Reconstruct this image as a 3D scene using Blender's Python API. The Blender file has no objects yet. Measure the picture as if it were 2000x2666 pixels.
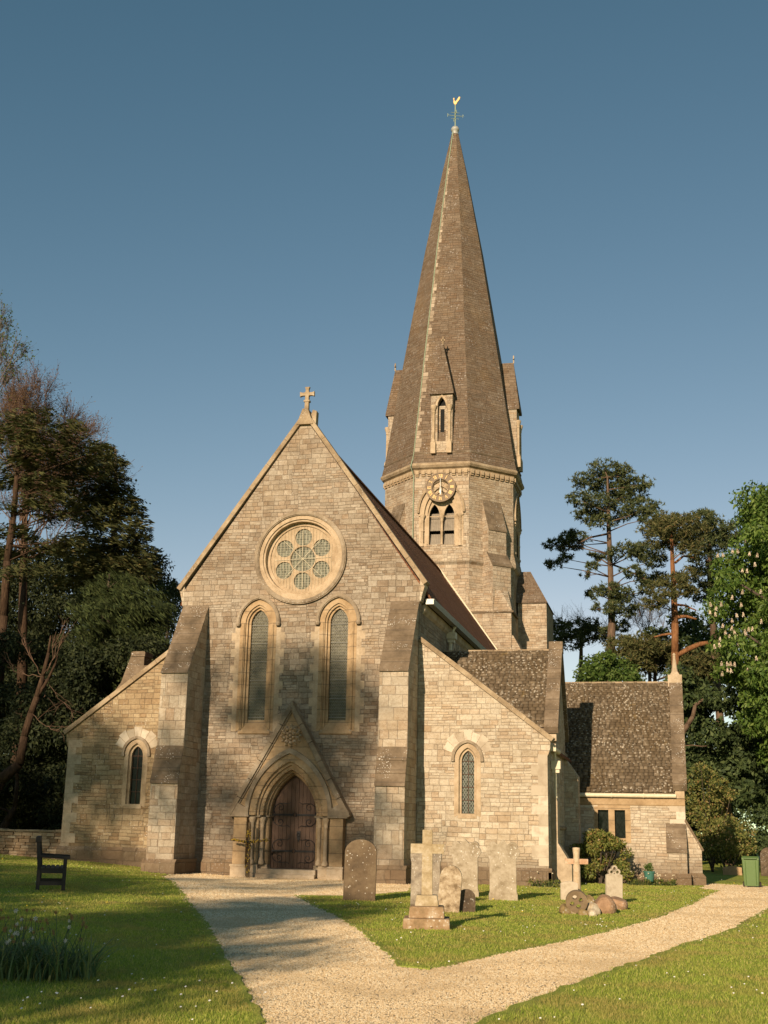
import bpy, bmesh, math, random
import numpy as np
from mathutils import Vector, Matrix
from mathutils.geometry import tessellate_polygon, delaunay_2d_cdt

# ------------------------------------------------------------------ scene, camera, light
C = bpy.context.scene.collection
SC = bpy.context.scene
rad = math.radians
CAM = Vector((12.343, -40.0, 1.65))
YAW, PITCH, ROLL = rad(13.2407), rad(14.3861), rad(1.1529)
cd = bpy.data.cameras.new('camera'); cam = bpy.data.objects.new('camera', cd); C.objects.link(cam)
cd.sensor_fit = 'VERTICAL'; cd.sensor_height = 24.0; cd.lens = 3208.9 / 2666.0 * 24.0
cd.clip_start = 0.1; cd.clip_end = 6000
fw = Vector((-math.sin(YAW) * math.cos(PITCH), math.cos(YAW) * math.cos(PITCH), math.sin(PITCH)))
r0 = Vector((math.cos(YAW), math.sin(YAW), 0)); d0 = fw.cross(r0)
rt = math.cos(ROLL) * r0 - math.sin(ROLL) * d0
dn = math.cos(ROLL) * d0 + math.sin(ROLL) * r0
M = Matrix.Identity(4)
for i in range(3):
    M[i][0] = rt[i]; M[i][1] = -dn[i]; M[i][2] = -fw[i]; M[i][3] = CAM[i]
cam.matrix_world = M
SC.camera = cam
SC.view_settings.view_transform = 'Standard'; SC.view_settings.look = 'None'
SC.view_settings.gamma = 1; SC.view_settings.exposure = 0.50
try: SC.view_settings.use_curve_mapping = False
except Exception: pass

SUN_EL, SUN_AZ = rad(18.8), rad(81.5)      # light travels towards +Y, slightly +X
sdir = Vector((math.cos(SUN_AZ) * math.cos(SUN_EL), math.sin(SUN_AZ) * math.cos(SUN_EL), -math.sin(SUN_EL)))
sl = bpy.data.lights.new('sun', 'SUN'); so = bpy.data.objects.new('sun', sl); C.objects.link(so)
sl.energy = 5.0; sl.angle = rad(0.55); sl.color = (1.0, 0.785, 0.575)
so.rotation_euler = sdir.to_track_quat('-Z', 'Y').to_euler()
so.location = (0, -60, 60)

W = bpy.data.worlds.new('World'); SC.world = W; W.use_nodes = True
wn = W.node_tree.nodes; wl = W.node_tree.links
for n in list(wn): wn.remove(n)
sky = wn.new('ShaderNodeTexSky'); sky.sky_type = 'NISHITA'; sky.sun_disc = False
sky.sun_elevation = SUN_EL
s2 = -sdir
sky.sun_rotation = math.atan2(s2.x, s2.y)
sky.altitude = 100; sky.air_density = 0.7; sky.dust_density = 0.1; sky.ozone_density = 0.6
# evening haze: the red channel climbs faster towards the horizon than the clear-air model gives
sepc = wn.new('ShaderNodeSeparateColor'); comc = wn.new('ShaderNodeCombineColor')
def wm(op, a, b):
    x = wn.new('ShaderNodeMath'); x.operation = op; wl.new(a, x.inputs[0]); x.inputs[1].default_value = b; return x.outputs[0]
wl.new(sky.outputs[0], sepc.inputs[0])
grn = wm('MULTIPLY', sepc.outputs[1], 1.17)
mn = wn.new('ShaderNodeMath'); mn.operation = 'MINIMUM'
wl.new(wm('MULTIPLY', wm('POWER', wm('MULTIPLY', sepc.outputs[0], .1), 1.34), 21.6), mn.inputs[0]); wl.new(wm('MULTIPLY', grn, .85), mn.inputs[1])
wl.new(mn.outputs[0], comc.inputs[0]); wl.new(grn, comc.inputs[1])
wl.new(wm('MULTIPLY', wm('POWER', wm('MULTIPLY', sepc.outputs[2], .1), .95), 9.2), comc.inputs[2])
bg = wn.new('ShaderNodeBackground'); bg.inputs['Strength'].default_value = 0.0715
wo = wn.new('ShaderNodeOutputWorld')
wl.new(comc.outputs[0], bg.inputs['Color']); wl.new(bg.outputs[0], wo.inputs['Surface'])

# ------------------------------------------------------------------ object helpers
def tag(o, label=None, cat=None, group=None, kind=None):
    if label: o['label'] = label
    if cat: o['category'] = cat
    if group: o['group'] = group
    if kind: o['kind'] = kind
    return o

def thing(name, label, cat, loc=(0, 0, 0), rz=0.0, group=None):
    o = bpy.data.objects.new(name, None); C.objects.link(o)
    o.location = loc; o.rotation_euler = (0, 0, rz); o.empty_display_size = 0.2
    return tag(o, label, cat, group)

class MB:
    def __init__(s): s.v = []; s.f = []
    def add(s, vs, fs, m=None):
        b = len(s.v)
        for p in vs:
            p = Vector(p)
            s.v.append(tuple(m @ p) if m is not None else tuple(p))
        for f in fs: s.f.append(tuple(i + b for i in f))
        return s
    def box(s, x0, x1, y0, y1, z0, z1, m=None, top=None):
        t = top or (0, 0, 0, 0)      # inset of the top: x0,x1,y0,y1
        vs = [(x0, y0, z0), (x1, y0, z0), (x1, y1, z0), (x0, y1, z0),
              (x0 + t[0], y0 + t[2], z1), (x1 - t[1], y0 + t[2], z1), (x1 - t[1], y1 - t[3], z1), (x0 + t[0], y1 - t[3], z1)]
        return s.add(vs, [(0, 3, 2, 1), (4, 5, 6, 7), (0, 1, 5, 4), (1, 2, 6, 5), (2, 3, 7, 6), (3, 0, 4, 7)], m)
    def prism(s, poly, a0, a1, axis, m=None):
        """polygon of 2D points swept along an axis. axis 'y': pts (x,z); axis 'x': pts (y,z); axis 'z': pts (x,y)"""
        n = len(poly)
        def P(p, a):
            return (p[0], a, p[1]) if axis == 'y' else (a, p[0], p[1]) if axis == 'x' else (p[0], p[1], a)
        vs = [P(p, a0) for p in poly] + [P(p, a1) for p in poly]
        tris = tessellate_polygon([[Vector((p[0], p[1], 0)) for p in poly]])
        fs = [tuple(t) for t in tris] + [tuple(i + n for i in reversed(t)) for t in tris]
        for i in range(n):
            j = (i + 1) % n
            fs.append((i, j, j + n, i + n))
        return s.add(vs, fs, m)
    def plate(s, outer, holes, P, m=None):
        polys = [outer] + holes
        flat = [p for q in polys for p in q]
        tris = tessellate_polygon([[Vector((p[0], p[1], 0)) for p in q] for q in polys])
        return s.add([P(p) for p in flat], [tuple(t) for t in tris], m)
    def band(s, A, B, PA, PB, closed=False, m=None):
        """quad strip between two equal-length 2D paths mapped by PA and PB"""
        n = len(A)
        vs = [PA(p) for p in A] + [PB(p) for p in B]
        fs = []
        for i in range(n if closed else n - 1):
            j = (i + 1) % n
            fs.append((i, j, j + n, i + n))
        return s.add(vs, fs, m)
    def ring(s, inner, outer, y0, y1, closed=False, m=None, yb=None):
        """arch moulding: front at y0 between inner and outer path, both sides running back to y1"""
        F = lambda y: (lambda p: (p[0], y, p[1]))
        s.band(inner, outer, F(y0), F(y0), closed, m)
        s.band(outer, outer, F(y0), F(y1), closed, m)
        s.band(inner, inner, F(y1 if yb is None else yb), F(y0), closed, m)
        if not closed:
            for k in (0, -1):
                a, b = inner[k], outer[k]
                s.add([(a[0], y0, a[1]), (b[0], y0, b[1]), (b[0], y1, b[1]), (a[0], y1, a[1])], [(0, 1, 2, 3)], m)
        return s
    def cyl(s, p0, p1, r0, r1=None, n=10, m=None, cap=True):
        r1 = r0 if r1 is None else r1
        p0 = Vector(p0); p1 = Vector(p1); d = (p1 - p0)
        if d.length < 1e-6: return s
        q = d.normalized().to_track_quat('Z', 'Y')
        vs = []
        for p, r in ((p0, r0), (p1, r1)):
            for i in range(n):
                a = 2 * math.pi * i / n
                vs.append(tuple(p + q @ Vector((r * math.cos(a), r * math.sin(a), 0))))
        fs = [(i, (i + 1) % n, (i + 1) % n + n, i + n) for i in range(n)]
        if cap: fs += [tuple(reversed(range(n))), tuple(range(n, 2 * n))]
        return s.add(vs, fs, m)
    def tube(s, pts, n=8, m=None):
        for a, b in zip(pts[:-1], pts[1:]):
            s.cyl(a[:3], b[:3], a[3], b[3], n, m)
        return s
    def lathe(s, prof, n=24, c=(0, 0, 0), m=None):
        vs = []; k = len(prof)
        for i in range(n):
            a = 2 * math.pi * i / n
            for r, z in prof: vs.append((c[0] + r * math.cos(a), c[1] + r * math.sin(a), c[2] + z))
        fs = []
        for i in range(n):
            j = (i + 1) % n
            for t in range(k - 1): fs.append((i * k + t, j * k + t, j * k + t + 1, i * k + t + 1))
        return s.add(vs, fs, m)
    def build(s, name, mat, parent=None, smooth=False, bevel=0.0, label=None):
        me = bpy.data.meshes.new(name); me.from_pydata(s.v, [], s.f)
        bm = bmesh.new(); bm.from_mesh(me)
        bmesh.ops.recalc_face_normals(bm, faces=bm.faces)
        bm.to_mesh(me); bm.free()
        if smooth:
            for p in me.polygons: p.use_smooth = True
        me.materials.append(mat)
        o = bpy.data.objects.new(name, me); C.objects.link(o)
        if parent: o.parent = parent
        if bevel:
            b = o.modifiers.new('bevel', 'BEVEL'); b.width = bevel; b.segments = 2; b.limit_method = 'ANGLE'; b.angle_limit = rad(40)
        if label: o['label'] = label
        return o

def np_mesh(name, verts, faces, mat, parent=None):
    """verts (N,3), faces (F,k) with constant k"""
    me = bpy.data.meshes.new(name)
    nv, (nf, k) = len(verts), faces.shape
    me.vertices.add(nv); me.vertices.foreach_set('co', np.asarray(verts, np.float32).ravel())
    me.loops.add(nf * k); me.loops.foreach_set('vertex_index', faces.astype(np.int32).ravel())
    me.polygons.add(nf); me.polygons.foreach_set('loop_start', np.arange(0, nf * k, k, dtype=np.int32))
    me.polygons.foreach_set('loop_total', np.full(nf, k, np.int32))
    me.update(calc_edges=True); me.validate()
    me.materials.append(mat)
    o = bpy.data.objects.new(name, me); C.objects.link(o)
    if parent: o.parent = parent
    return o

def copy_tree(o, parent=None):
    c = o.copy(); C.objects.link(c)
    if parent: c.parent = parent
    for ch in list(o.children): copy_tree(ch, c)
    return c

# ------------------------------------------------------------------ node helpers
class NT:
    def __init__(s, name):
        s.mat = bpy.data.materials.new(name); s.mat.use_nodes = True
        s.t = s.mat.node_tree
        for n in list(s.t.nodes): s.t.nodes.remove(n)
        s.out = s.t.nodes.new('ShaderNodeOutputMaterial')
    def n(s, typ, **kw):
        x = s.t.nodes.new(typ)
        for k, v in kw.items(): setattr(x, k, v)
        return x
    def set(s, sock, v):
        if isinstance(v, bpy.types.NodeSocket): s.t.links.new(v, sock)
        elif isinstance(v, (tuple, list)) and len(v) == 3 and sock.type == 'RGBA': sock.default_value = (*v, 1)
        else: sock.default_value = v
    def m(s, op, a, b=0.0, c=0.0, clamp=False):
        x = s.n('ShaderNodeMath', operation=op, use_clamp=clamp)
        s.set(x.inputs[0], a); s.set(x.inputs[1], b); s.set(x.inputs[2], c)
        return x.outputs[0]
    def noise(s, vec, scale, detail=3.0, rough=0.55, dim='3D', w=None):
        x = s.n('ShaderNodeTexNoise', noise_dimensions=dim)
        if vec is not None and dim != '1D': s.set(x.inputs['Vector'], vec)
        if w is not None: s.set(x.inputs['W'], w)
        x.inputs['Scale'].default_value = scale; x.inputs['Detail'].default_value = detail; x.inputs['Roughness'].default_value = rough
        return x.outputs['Fac']
    def ramp(s, fac, stops, interp='LINEAR'):
        x = s.n('ShaderNodeValToRGB'); s.set(x.inputs[0], fac); cr = x.color_ramp; cr.interpolation = interp
        while len(cr.elements) < len(stops): cr.elements.new(0.5)
        for e, (p, c) in zip(cr.elements, stops):
            e.position = p; e.color = (*c, 1) if len(c) == 3 else c
        return x.outputs[0]
    def fr(s, fac, a, b):
        """smooth 0..1 between a and b"""
        x = s.n('ShaderNodeMapRange', interpolation_type='SMOOTHSTEP'); s.set(x.inputs[0], fac)
        x.inputs[1].default_value = a; x.inputs[2].default_value = b; return x.outputs[0]
    def mix(s, f, a, b, blend='MIX'):
        x = s.n('ShaderNodeMix', data_type='RGBA', blend_type=blend)
        s.set(x.inputs[0], f); s.set(x.inputs[6], a); s.set(x.inputs[7], b); return x.outputs[2]
    def comb(s, x, y, z):
        k = s.n('ShaderNodeCombineXYZ'); s.set(k.inputs[0], x); s.set(k.inputs[1], y); s.set(k.inputs[2], z); return k.outputs[0]
    def vor(s, vec, scale, feature='F1', out='Distance'):
        x = s.n('ShaderNodeTexVoronoi', feature=feature); s.set(x.inputs['Vector'], vec); x.inputs['Scale'].default_value = scale
        return x.outputs[out]
    def white(s, vec):
        x = s.n('ShaderNodeTexWhiteNoise', noise_dimensions='3D'); s.set(x.inputs['Vector'], vec); return x.outputs['Value'], x.outputs['Color']
    def obj(s): return s.n('ShaderNodeTexCoord').outputs['Object']
    def bump(s, h, dist, strength=1.0):
        x = s.n('ShaderNodeBump'); s.set(x.inputs['Height'], h); x.inputs['Distance'].default_value = dist; x.inputs['Strength'].default_value = strength
        return x.outputs[0]
    def principled(s, col, rough=0.8, normal=None, metal=0.0, spec=0.3):
        p = s.n('ShaderNodeBsdfPrincipled'); s.set(p.inputs['Base Color'], col); s.set(p.inputs['Roughness'], rough)
        p.inputs['Metallic'].default_value = metal; p.inputs['Specular IOR Level'].default_value = spec
        if normal is not None: s.set(p.inputs['Normal'], normal)
        s.t.links.new(p.outputs[0], s.out.inputs['Surface']); return p

def wall_uv(N):
    P = N.obj(); sx = N.n('ShaderNodeSeparateXYZ'); N.set(sx.inputs[0], P)
    g = N.n('ShaderNodeNewGeometry'); sn = N.n('ShaderNodeSeparateXYZ'); N.set(sn.inputs[0], g.outputs['True Normal'])
    nx, ny = sn.outputs[0], sn.outputs[1]
    ln = N.m('MAXIMUM', N.m('SQRT', N.m('ADD', N.m('MULTIPLY', nx, nx), N.m('MULTIPLY', ny, ny))), 0.05)
    u = N.m('DIVIDE', N.m('SUBTRACT', N.m('MULTIPLY', sx.outputs[1], nx), N.m('MULTIPLY', sx.outputs[0], ny)), ln)
    return P, u, sx.outputs[2], g

def masonry(name, h, L, blocks, mortar, stain=0.5, dirt=(0.13, 0.10, 0.07), warm=(0.42, 0.27, 0.12), warmth=0.35, lichen=0.25, jitter=0.5, bumpd=0.02, lowdark=True, band=0.56, nmin=3, nspan=4, lichscale=13.0, lich_col=(0.55, 0.52, 0.44)):
    N = NT(name); P, u, v, g = wall_uv(N)
    # wavering, broken edges
    wn1 = N.n('ShaderNodeTexNoise'); N.set(wn1.inputs['Vector'], P); wn1.inputs['Scale'].default_value = 7; wn1.inputs['Detail'].default_value = 3
    wsep = N.n('ShaderNodeSeparateColor'); N.set(wsep.inputs[0], wn1.outputs['Color'])
    uw = N.m('ADD', u, N.m('MULTIPLY', N.m('SUBTRACT', wsep.outputs[0], .5), .09 * jitter)); vw = N.m('ADD', v, N.m('MULTIPLY', N.m('SUBTRACT', wsep.outputs[1], .5), .05 * jitter))
    # bands of wall, each broken into panels with their own number of courses (snecked rubble)
    v2 = N.m('ADD', vw, N.m('MULTIPLY', N.noise(N.comb(N.m('MULTIPLY', u, 0.5), 0.0, N.m('MULTIPLY', v, 0.9)), 1.0, 2), 0.26 * jitter))
    v2 = N.m('ADD', v2, N.m('MULTIPLY', N.noise(None, 1.7, 2, dim='1D', w=v), 0.30 * jitter))
    rb = N.m('DIVIDE', v2, band); cv = N.m('FLOOR', rb); fb = N.m('FRACT', rb)
    hb, _ = N.white(N.comb(cv, 8.1, 2.2)); pw = band * 2.3
    ub = N.m('DIVIDE', N.m('ADD', N.m('ADD', uw, N.m('MULTIPLY', hb, 9.0)), N.m('MULTIPLY', N.noise(N.comb(u, cv, 3.0), .9, 1), 1.2)), pw); cu = N.m('FLOOR', ub); fub = N.m('FRACT', ub)
    kb, _ = N.white(N.comb(cu, cv, 5.5))
    nn = N.m('ADD', N.m('FLOOR', N.m('MULTIPLY', kb, nspan - .001)), float(nmin))
    rv = N.m('MULTIPLY', fb, nn); fv = N.m('FRACT', rv); hh = N.m('DIVIDE', band, nn)
    row = N.m('ADD', N.m('FLOOR', rv), N.m('ADD', N.m('MULTIPLY', cv, 7.0), N.m('MULTIPLY', cu, 53.0)))
    hr, _ = N.white(N.comb(row, 3.7, 1.3))
    Lr = N.m('MULTIPLY', L, N.m('ADD', .62, N.m('MULTIPLY', hr, .76)))
    u2 = N.m('ADD', uw, N.m('MULTIPLY', hr, 9.0))
    u2 = N.m('ADD', u2, N.m('MULTIPLY', N.noise(N.comb(N.m('MULTIPLY', u, 2.2), N.m('MULTIPLY', row, 5.3), 0.0), 1.0, 1), L * 2.2 * jitter))
    ru = N.m('DIVIDE', u2, Lr); col = N.m('FLOOR', ru); fu = N.m('FRACT', ru)
    rnd, rcol = N.white(N.comb(col, row, 0.5)); rnd2, _ = N.white(N.comb(col, row, 9.5))
    du = N.m('MULTIPLY', N.m('MINIMUM', fu, N.m('SUBTRACT', 1.0, fu)), Lr)
    du = N.m('MINIMUM', du, N.m('MULTIPLY', N.m('MINIMUM', fub, N.m('SUBTRACT', 1.0, fub)), pw))
    dv = N.m('MULTIPLY', N.m('MINIMUM', fv, N.m('SUBTRACT', 1.0, fv)), hh)
    wob = N.m('MULTIPLY', N.noise(P, 19, 3), 0.016)
    d = N.m('ADD', N.m('MINIMUM', du, dv), N.m('SUBTRACT', wob, 0.008))
    joint = N.m('SUBTRACT', 1.0, N.fr(d, 0.0, 0.012))
    jvis = N.m('ADD', .35, N.m('MULTIPLY', N.fr(N.noise(P, 2.3, 3), .38, .62), .65))
    fine = N.noise(P, 11.0, 6, 0.72); spk = N.noise(P, 46.0, 3, 0.7); mot = N.noise(N.comb(u, N.m('MULTIPLY', v, 2.2), rnd), 3.4, 5, 0.68)
    # each block's own tone, broken up by its weathering
    c = N.ramp(N.m('ADD', N.m('MULTIPLY', rnd, .36), N.m('MULTIPLY', mot, .64)), [(.14, blocks[0][1])] + [(.14 + .72 * p_, c_) for p_, c_ in blocks[1:]])
    c = N.mix(N.m('MULTIPLY', N.fr(rnd2, .66, .80), .5), c, N.mix(1.0, c, (1.04, .92, .83), 'MULTIPLY'))
    c = N.mix(N.m('MULTIPLY', N.m('SUBTRACT', 1.0, N.fr(rnd2, .16, .26)), .55), c, N.mix(1.0, c, (.84, .86, .88), 'MULTIPLY'))
    c = N.mix(N.m('MULTIPLY', N.fr(N.m('ADD', N.m('MULTIPLY', rnd, .45), N.m('MULTIPLY', N.noise(N.comb(u, v, 7.0), .8, 3), .55)), .60, .68), .65), c, N.mix(1.0, c, (.70, .63, .56), 'MULTIPLY'))
    c = N.mix(N.m('MULTIPLY', N.fr(fine, 0.42, 0.68), 0.6), c, N.mix(1.0, c, (0.66, 0.59, 0.50), 'MULTIPLY'))
    c = N.mix(N.m('MULTIPLY', N.fr(spk, 0.50, 0.68), 0.55), c, N.mix(1.0, c, (0.60, 0.54, 0.46), 'MULTIPLY'))
    c = N.mix(N.m('MULTIPLY', N.fr(N.noise(P, 31.0, 2), 0.60, 0.72), 0.5), c, N.mix(1.0, c, (1.35, 1.34, 1.30), 'MULTIPLY'))
    big = N.noise(N.comb(N.m('MULTIPLY', u, 0.9), N.m('MULTIPLY', v, 1.4), 2.0), 0.55, 5, 0.66)
    mid = N.noise(N.comb(u, N.m('MULTIPLY', v, 2.4), 4.0), 1.5, 5, 0.7)
    st = N.m('MULTIPLY', N.fr(N.m('ADD', N.m('MULTIPLY', big, 0.5), N.m('ADD', N.m('MULTIPLY', mid, 0.4), N.m('MULTIPLY', rnd2, 0.17))), 0.50, 0.66), stain)
    c = N.mix(st, c, N.mix(.45, N.mix(1.0, c, (.52, .46, .38), 'MULTIPLY'), dirt))
    wm = N.m('MULTIPLY', N.fr(N.noise(N.comb(u, v, 11.0), 0.45, 4), 0.5, 0.72), warmth)
    c = N.mix(wm, c, N.mix(0.5, c, warm))
    # pale lichen flecks
    lv = N.vor(P, lichscale); lm = N.fr(N.noise(P, 1.1, 3), 0.46, 0.66)
    c = N.mix(N.m('MULTIPLY', N.m('MULTIPLY', N.m('SUBTRACT', 1.0, N.fr(lv, 0.18, 0.34)), lm), lichen), c, lich_col)
    if lowdark:     # damp, mossy foot of the wall
        lo = N.m('SUBTRACT', 1.0, N.fr(N.m('ADD', v, N.m('MULTIPLY', mid, 1.3)), 0.9, 1.9))
        c = N.mix(N.m('MULTIPLY', lo, 0.6), c, (0.105, 0.075, 0.048))
    c = N.mix(N.m('MULTIPLY', N.m('MULTIPLY', joint, jvis), 0.8), c, mortar)
    hgt = N.m('ADD', N.m('MULTIPLY', N.m('SUBTRACT', 1.0, joint), N.m('ADD', 0.45, N.m('MULTIPLY', rnd2, 0.55))), N.m('ADD', N.m('MULTIPLY', fine, 0.9), N.m('MULTIPLY', spk, .35)))
    N.principled(c, 0.95, N.bump(hgt, bumpd), spec=0.1)
    return N.mat

def dressed(name, base, dark, pale, warm=0.3, lichen=0.15, scale=1.0, joints=0.0):
    """smooth-cut stone with weathering"""
    N = NT(name); P, u, v, g = wall_uv(N)
    a = N.noise(P, 1.6 * scale, 5, 0.65); b = N.noise(P, 8 * scale, 5, 0.7); f = N.noise(P, 40, 3)
    c = N.ramp(a, [(0.30, dark), (0.52, base), (0.74, pale)])
    c = N.mix(N.m('MULTIPLY', N.fr(b, 0.45, 0.75), 0.5), c, N.mix(1.0, c, (0.55, 0.5, 0.42), 'MULTIPLY'))
    lv = N.vor(P, 16.0); lm = N.fr(N.noise(P, 2.0, 3), 0.48, 0.66)
    c = N.mix(N.m('MULTIPLY', N.m('MULTIPLY', N.m('SUBTRACT', 1.0, N.fr(lv, 0.18, 0.32)), lm), lichen), c, (0.56, 0.54, 0.47))
    if joints:
        j = N.m('FRACT', N.m('DIVIDE', N.m('ADD', v, N.m('MULTIPLY', N.noise(P, 3, 1), 0.01)), joints))
        jm = N.m('SUBTRACT', 1.0, N.fr(N.m('MULTIPLY', N.m('MINIMUM', j, N.m('SUBTRACT', 1.0, j)), joints), 0.006, 0.020))
        c = N.mix(N.m('MULTIPLY', jm, 0.55), c, (0.07, 0.055, 0.04))
    N.principled(c, 0.9, N.bump(N.m('ADD', N.m('MULTIPLY', b, 0.7), N.m('MULTIPLY', f, 0.3)), 0.012), spec=0.2)
    return N.mat

def island_mat(name, stops, rough=0.75, translucent=0.0, patch=None, spec=0.2, lich=0.0):
    """colour varies from leaf to leaf / slate to slate"""
    N = NT(name); g = N.n('ShaderNodeNewGeometry'); r = g.outputs['Random Per Island']
    P = N.obj()
    c = N.ramp(r, stops)
    if patch:
        sc, col, amt = patch
        c = N.mix(N.m('MULTIPLY', N.fr(N.noise(P, sc, 3), 0.45, 0.65), amt), c, col)
    if lich:
        lv = N.vor(P, 9.0); lm = N.fr(N.noise(P, 0.9, 4), 0.36, 0.62)
        k = N.m('MULTIPLY', N.m('MULTIPLY', N.m('SUBTRACT', 1.0, N.fr(lv, 0.24, 0.36)), lm), lich)
        c = N.mix(k, c, (0.50, 0.46, 0.37))
        k2 = N.m('MULTIPLY', N.fr(N.noise(P, 2.7, 4, 0.7), 0.60, 0.74), 0.45)
        c = N.mix(k2, c, (0.22, 0.15, 0.05))
    p = N.principled(c, rough, N.bump(N.noise(P, 30, 3), 0.01) if lich else None, spec=spec)
    if translucent:
        t = N.n('ShaderNodeBsdfTranslucent'); N.set(t.inputs[0], N.mix(1.0, c, (1.0, 1.0, 0.55), 'MULTIPLY'))
        mx = N.n('ShaderNodeMixShader'); mx.inputs[0].default_value = translucent
        N.t.links.new(p.outputs[0], mx.inputs[1]); N.t.links.new(t.outputs[0], mx.inputs[2]); N.t.links.new(mx.outputs[0], N.out.inputs['Surface'])
    return N.mat

def plain(name, col, rough=0.6, metal=0.0, var=0.25, scale=6.0, bumpd=0.004, spec=0.4):
    N = NT(name); P = N.obj()
    f = N.noise(P, scale, 5, 0.65)
    c = N.mix(N.m('MULTIPLY', N.fr(f, 0.35, 0.7), var), col, tuple(x * 0.45 for x in col))
    N.principled(c, rough, N.bump(f, bumpd), metal, spec); return N.mat

def bark(name, a, b, c):
    N = NT(name); P = N.obj(); mp = N.n('ShaderNodeMapping'); N.set(mp.inputs[0], P); mp.inputs['Scale'].default_value = (6, 6, 1.4)
    f = N.noise(mp.outputs[0], 2.0, 5, 0.7)
    col = N.ramp(f, [(0.3, a), (0.52, b), (0.72, c)])
    N.principled(col, 0.95, N.bump(f, 0.06), spec=0.1); return N.mat

def glass(name, size, base, tilt=0.06, diamond=True, lead=(0.20, 0.19, 0.16), leadw=0.012, rough=0.12, spec=0.6):
    N = NT(name); P, u, v, g = wall_uv(N)
    if diamond:
        a = N.m('DIVIDE', N.m('ADD', u, N.m('MULTIPLY', v, 0.62)), size); b = N.m('DIVIDE', N.m('SUBTRACT', u, N.m('MULTIPLY', v, 0.62)), size)
    else:
        a = N.m('DIVIDE', u, size); b = N.m('DIVIDE', v, size * 1.6)
    ca, cb = N.m('FLOOR', a), N.m('FLOOR', b); fa, fb = N.m('FRACT', a), N.m('FRACT', b)
    d = N.m('MINIMUM', N.m('MINIMUM', fa, N.m('SUBTRACT', 1.0, fa)), N.m('MINIMUM', fb, N.m('SUBTRACT', 1.0, fb)))
    lm = N.m('SUBTRACT', 1.0, N.fr(N.m('MULTIPLY', d, size), leadw * 0.35, leadw))
    rv, rc = N.white(N.comb(ca, cb, 2.5))
    off = N.n('ShaderNodeVectorMath', operation='SUBTRACT'); N.set(off.inputs[0], rc); off.inputs[1].default_value = (0.5, 0.5, 0.5)
    sc = N.n('ShaderNodeVectorMath', operation='SCALE'); N.set(sc.inputs[0], off.outputs[0]); sc.inputs['Scale'].default_value = tilt
    ad = N.n('ShaderNodeVectorMath', operation='ADD'); N.set(ad.inputs[0], g.outputs['Normal']); N.set(ad.inputs[1], sc.outputs[0])
    nr = N.n('ShaderNodeVectorMath', operation='NORMALIZE'); N.set(nr.inputs[0], ad.outputs[0])
    c = N.ramp(rv, [(0.0, tuple(x * 0.55 for x in base)), (0.5, base), (1.0, tuple(min(1, x * 1.7) for x in base))])
    c = N.mix(lm, c, lead)
    r = N.m('ADD', N.m('MULTIPLY', lm, 0.6), rough)
    N.principled(c, r, nr.outputs[0], spec=spec); return N.mat

# ------------------------------------------------------------------ materials
BL = [(0.0, (0.215, 0.170, 0.120)), (0.3, (0.29, 0.242, 0.178)), (0.55, (0.36, 0.308, 0.232)), (0.8, (0.425, 0.371, 0.288)), (1.0, (0.50, 0.445, 0.355))]
BLW = [(0.0, (0.37, 0.305, 0.215)), (0.3, (0.455, 0.39, 0.287)), (0.65, (0.535, 0.475, 0.362)), (1.0, (0.62, 0.565, 0.445))]
M_WALL = masonry('rubble_stone', 0.108, 0.30, BL, (0.16, 0.122, 0.085), stain=0.55, lichen=0.3)
M_AISLE = masonry('coursed_stone', 0.122, 0.34, BLW, (0.29, 0.23, 0.165), stain=0.45, lichen=0.3)
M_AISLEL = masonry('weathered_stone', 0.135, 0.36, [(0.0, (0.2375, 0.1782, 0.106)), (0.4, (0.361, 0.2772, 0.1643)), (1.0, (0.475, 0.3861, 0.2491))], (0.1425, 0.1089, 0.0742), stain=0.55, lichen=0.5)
M_BUTT = masonry('buttress_stone', 0.24, 0.40, [(0.0, (0.35, 0.295, 0.215)), (0.5, (0.44, 0.382, 0.287)), (1.0, (0.52, 0.46, 0.352))], (0.22, 0.178, 0.125), stain=0.5, jitter=0.35, lichen=0.25, band=.84, nmin=2, nspan=3)
M_TOWER = masonry('tower_stone', 0.15, 0.36, [(0.0, (0.3047, 0.2432, 0.1736)), (0.5, (0.4135, 0.3475, 0.2542)), (1.0, (0.5441, 0.4691, 0.3534))], (0.1523, 0.1216, 0.08681), stain=0.5, lichen=0.2, lowdark=False, band=.60, nmin=3, nspan=3)
M_SPIRE = masonry('spire_stone', 0.135, 0.40, [(0.0, (0.1287, 0.09343, 0.06244)), (0.4, (0.1703, 0.1293, 0.08987)), (0.8, (0.2119, 0.1668, 0.1211)), (1.0, (0.2876, 0.2419, 0.1892))], (0.1135, 0.08759, 0.06149), stain=0.35, dirt=(0.09838, 0.06924, 0.04257), lichen=0.8, warmth=0.25, lowdark=False, bumpd=0.03, lichscale=6.0, lich_col=(0.3179, 0.2836, 0.246), band=.60, nmin=3, nspan=3)
M_PLINTH = masonry('plinth_stone', 0.30, 0.6, [(0.0, (0.20, 0.145, 0.09)), (0.5, (0.29, 0.22, 0.14)), (1.0, (0.38, 0.30, 0.20))], (0.11, 0.085, 0.055), stain=0.6, lichen=0.6, band=.6, nmin=2, nspan=1)
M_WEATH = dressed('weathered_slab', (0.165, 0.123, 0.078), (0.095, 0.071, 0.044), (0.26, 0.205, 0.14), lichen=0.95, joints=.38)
M_TRIM = dressed('ochre_freestone', (0.37, 0.262, 0.145), (0.25, 0.17, 0.09), (0.45, 0.345, 0.215), lichen=0.1, joints=.42)
M_TRIM2 = dressed('grey_freestone', (0.42, 0.335, 0.225), (0.27, 0.205, 0.13), (0.52, 0.43, 0.31), lichen=0.35)
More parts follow.
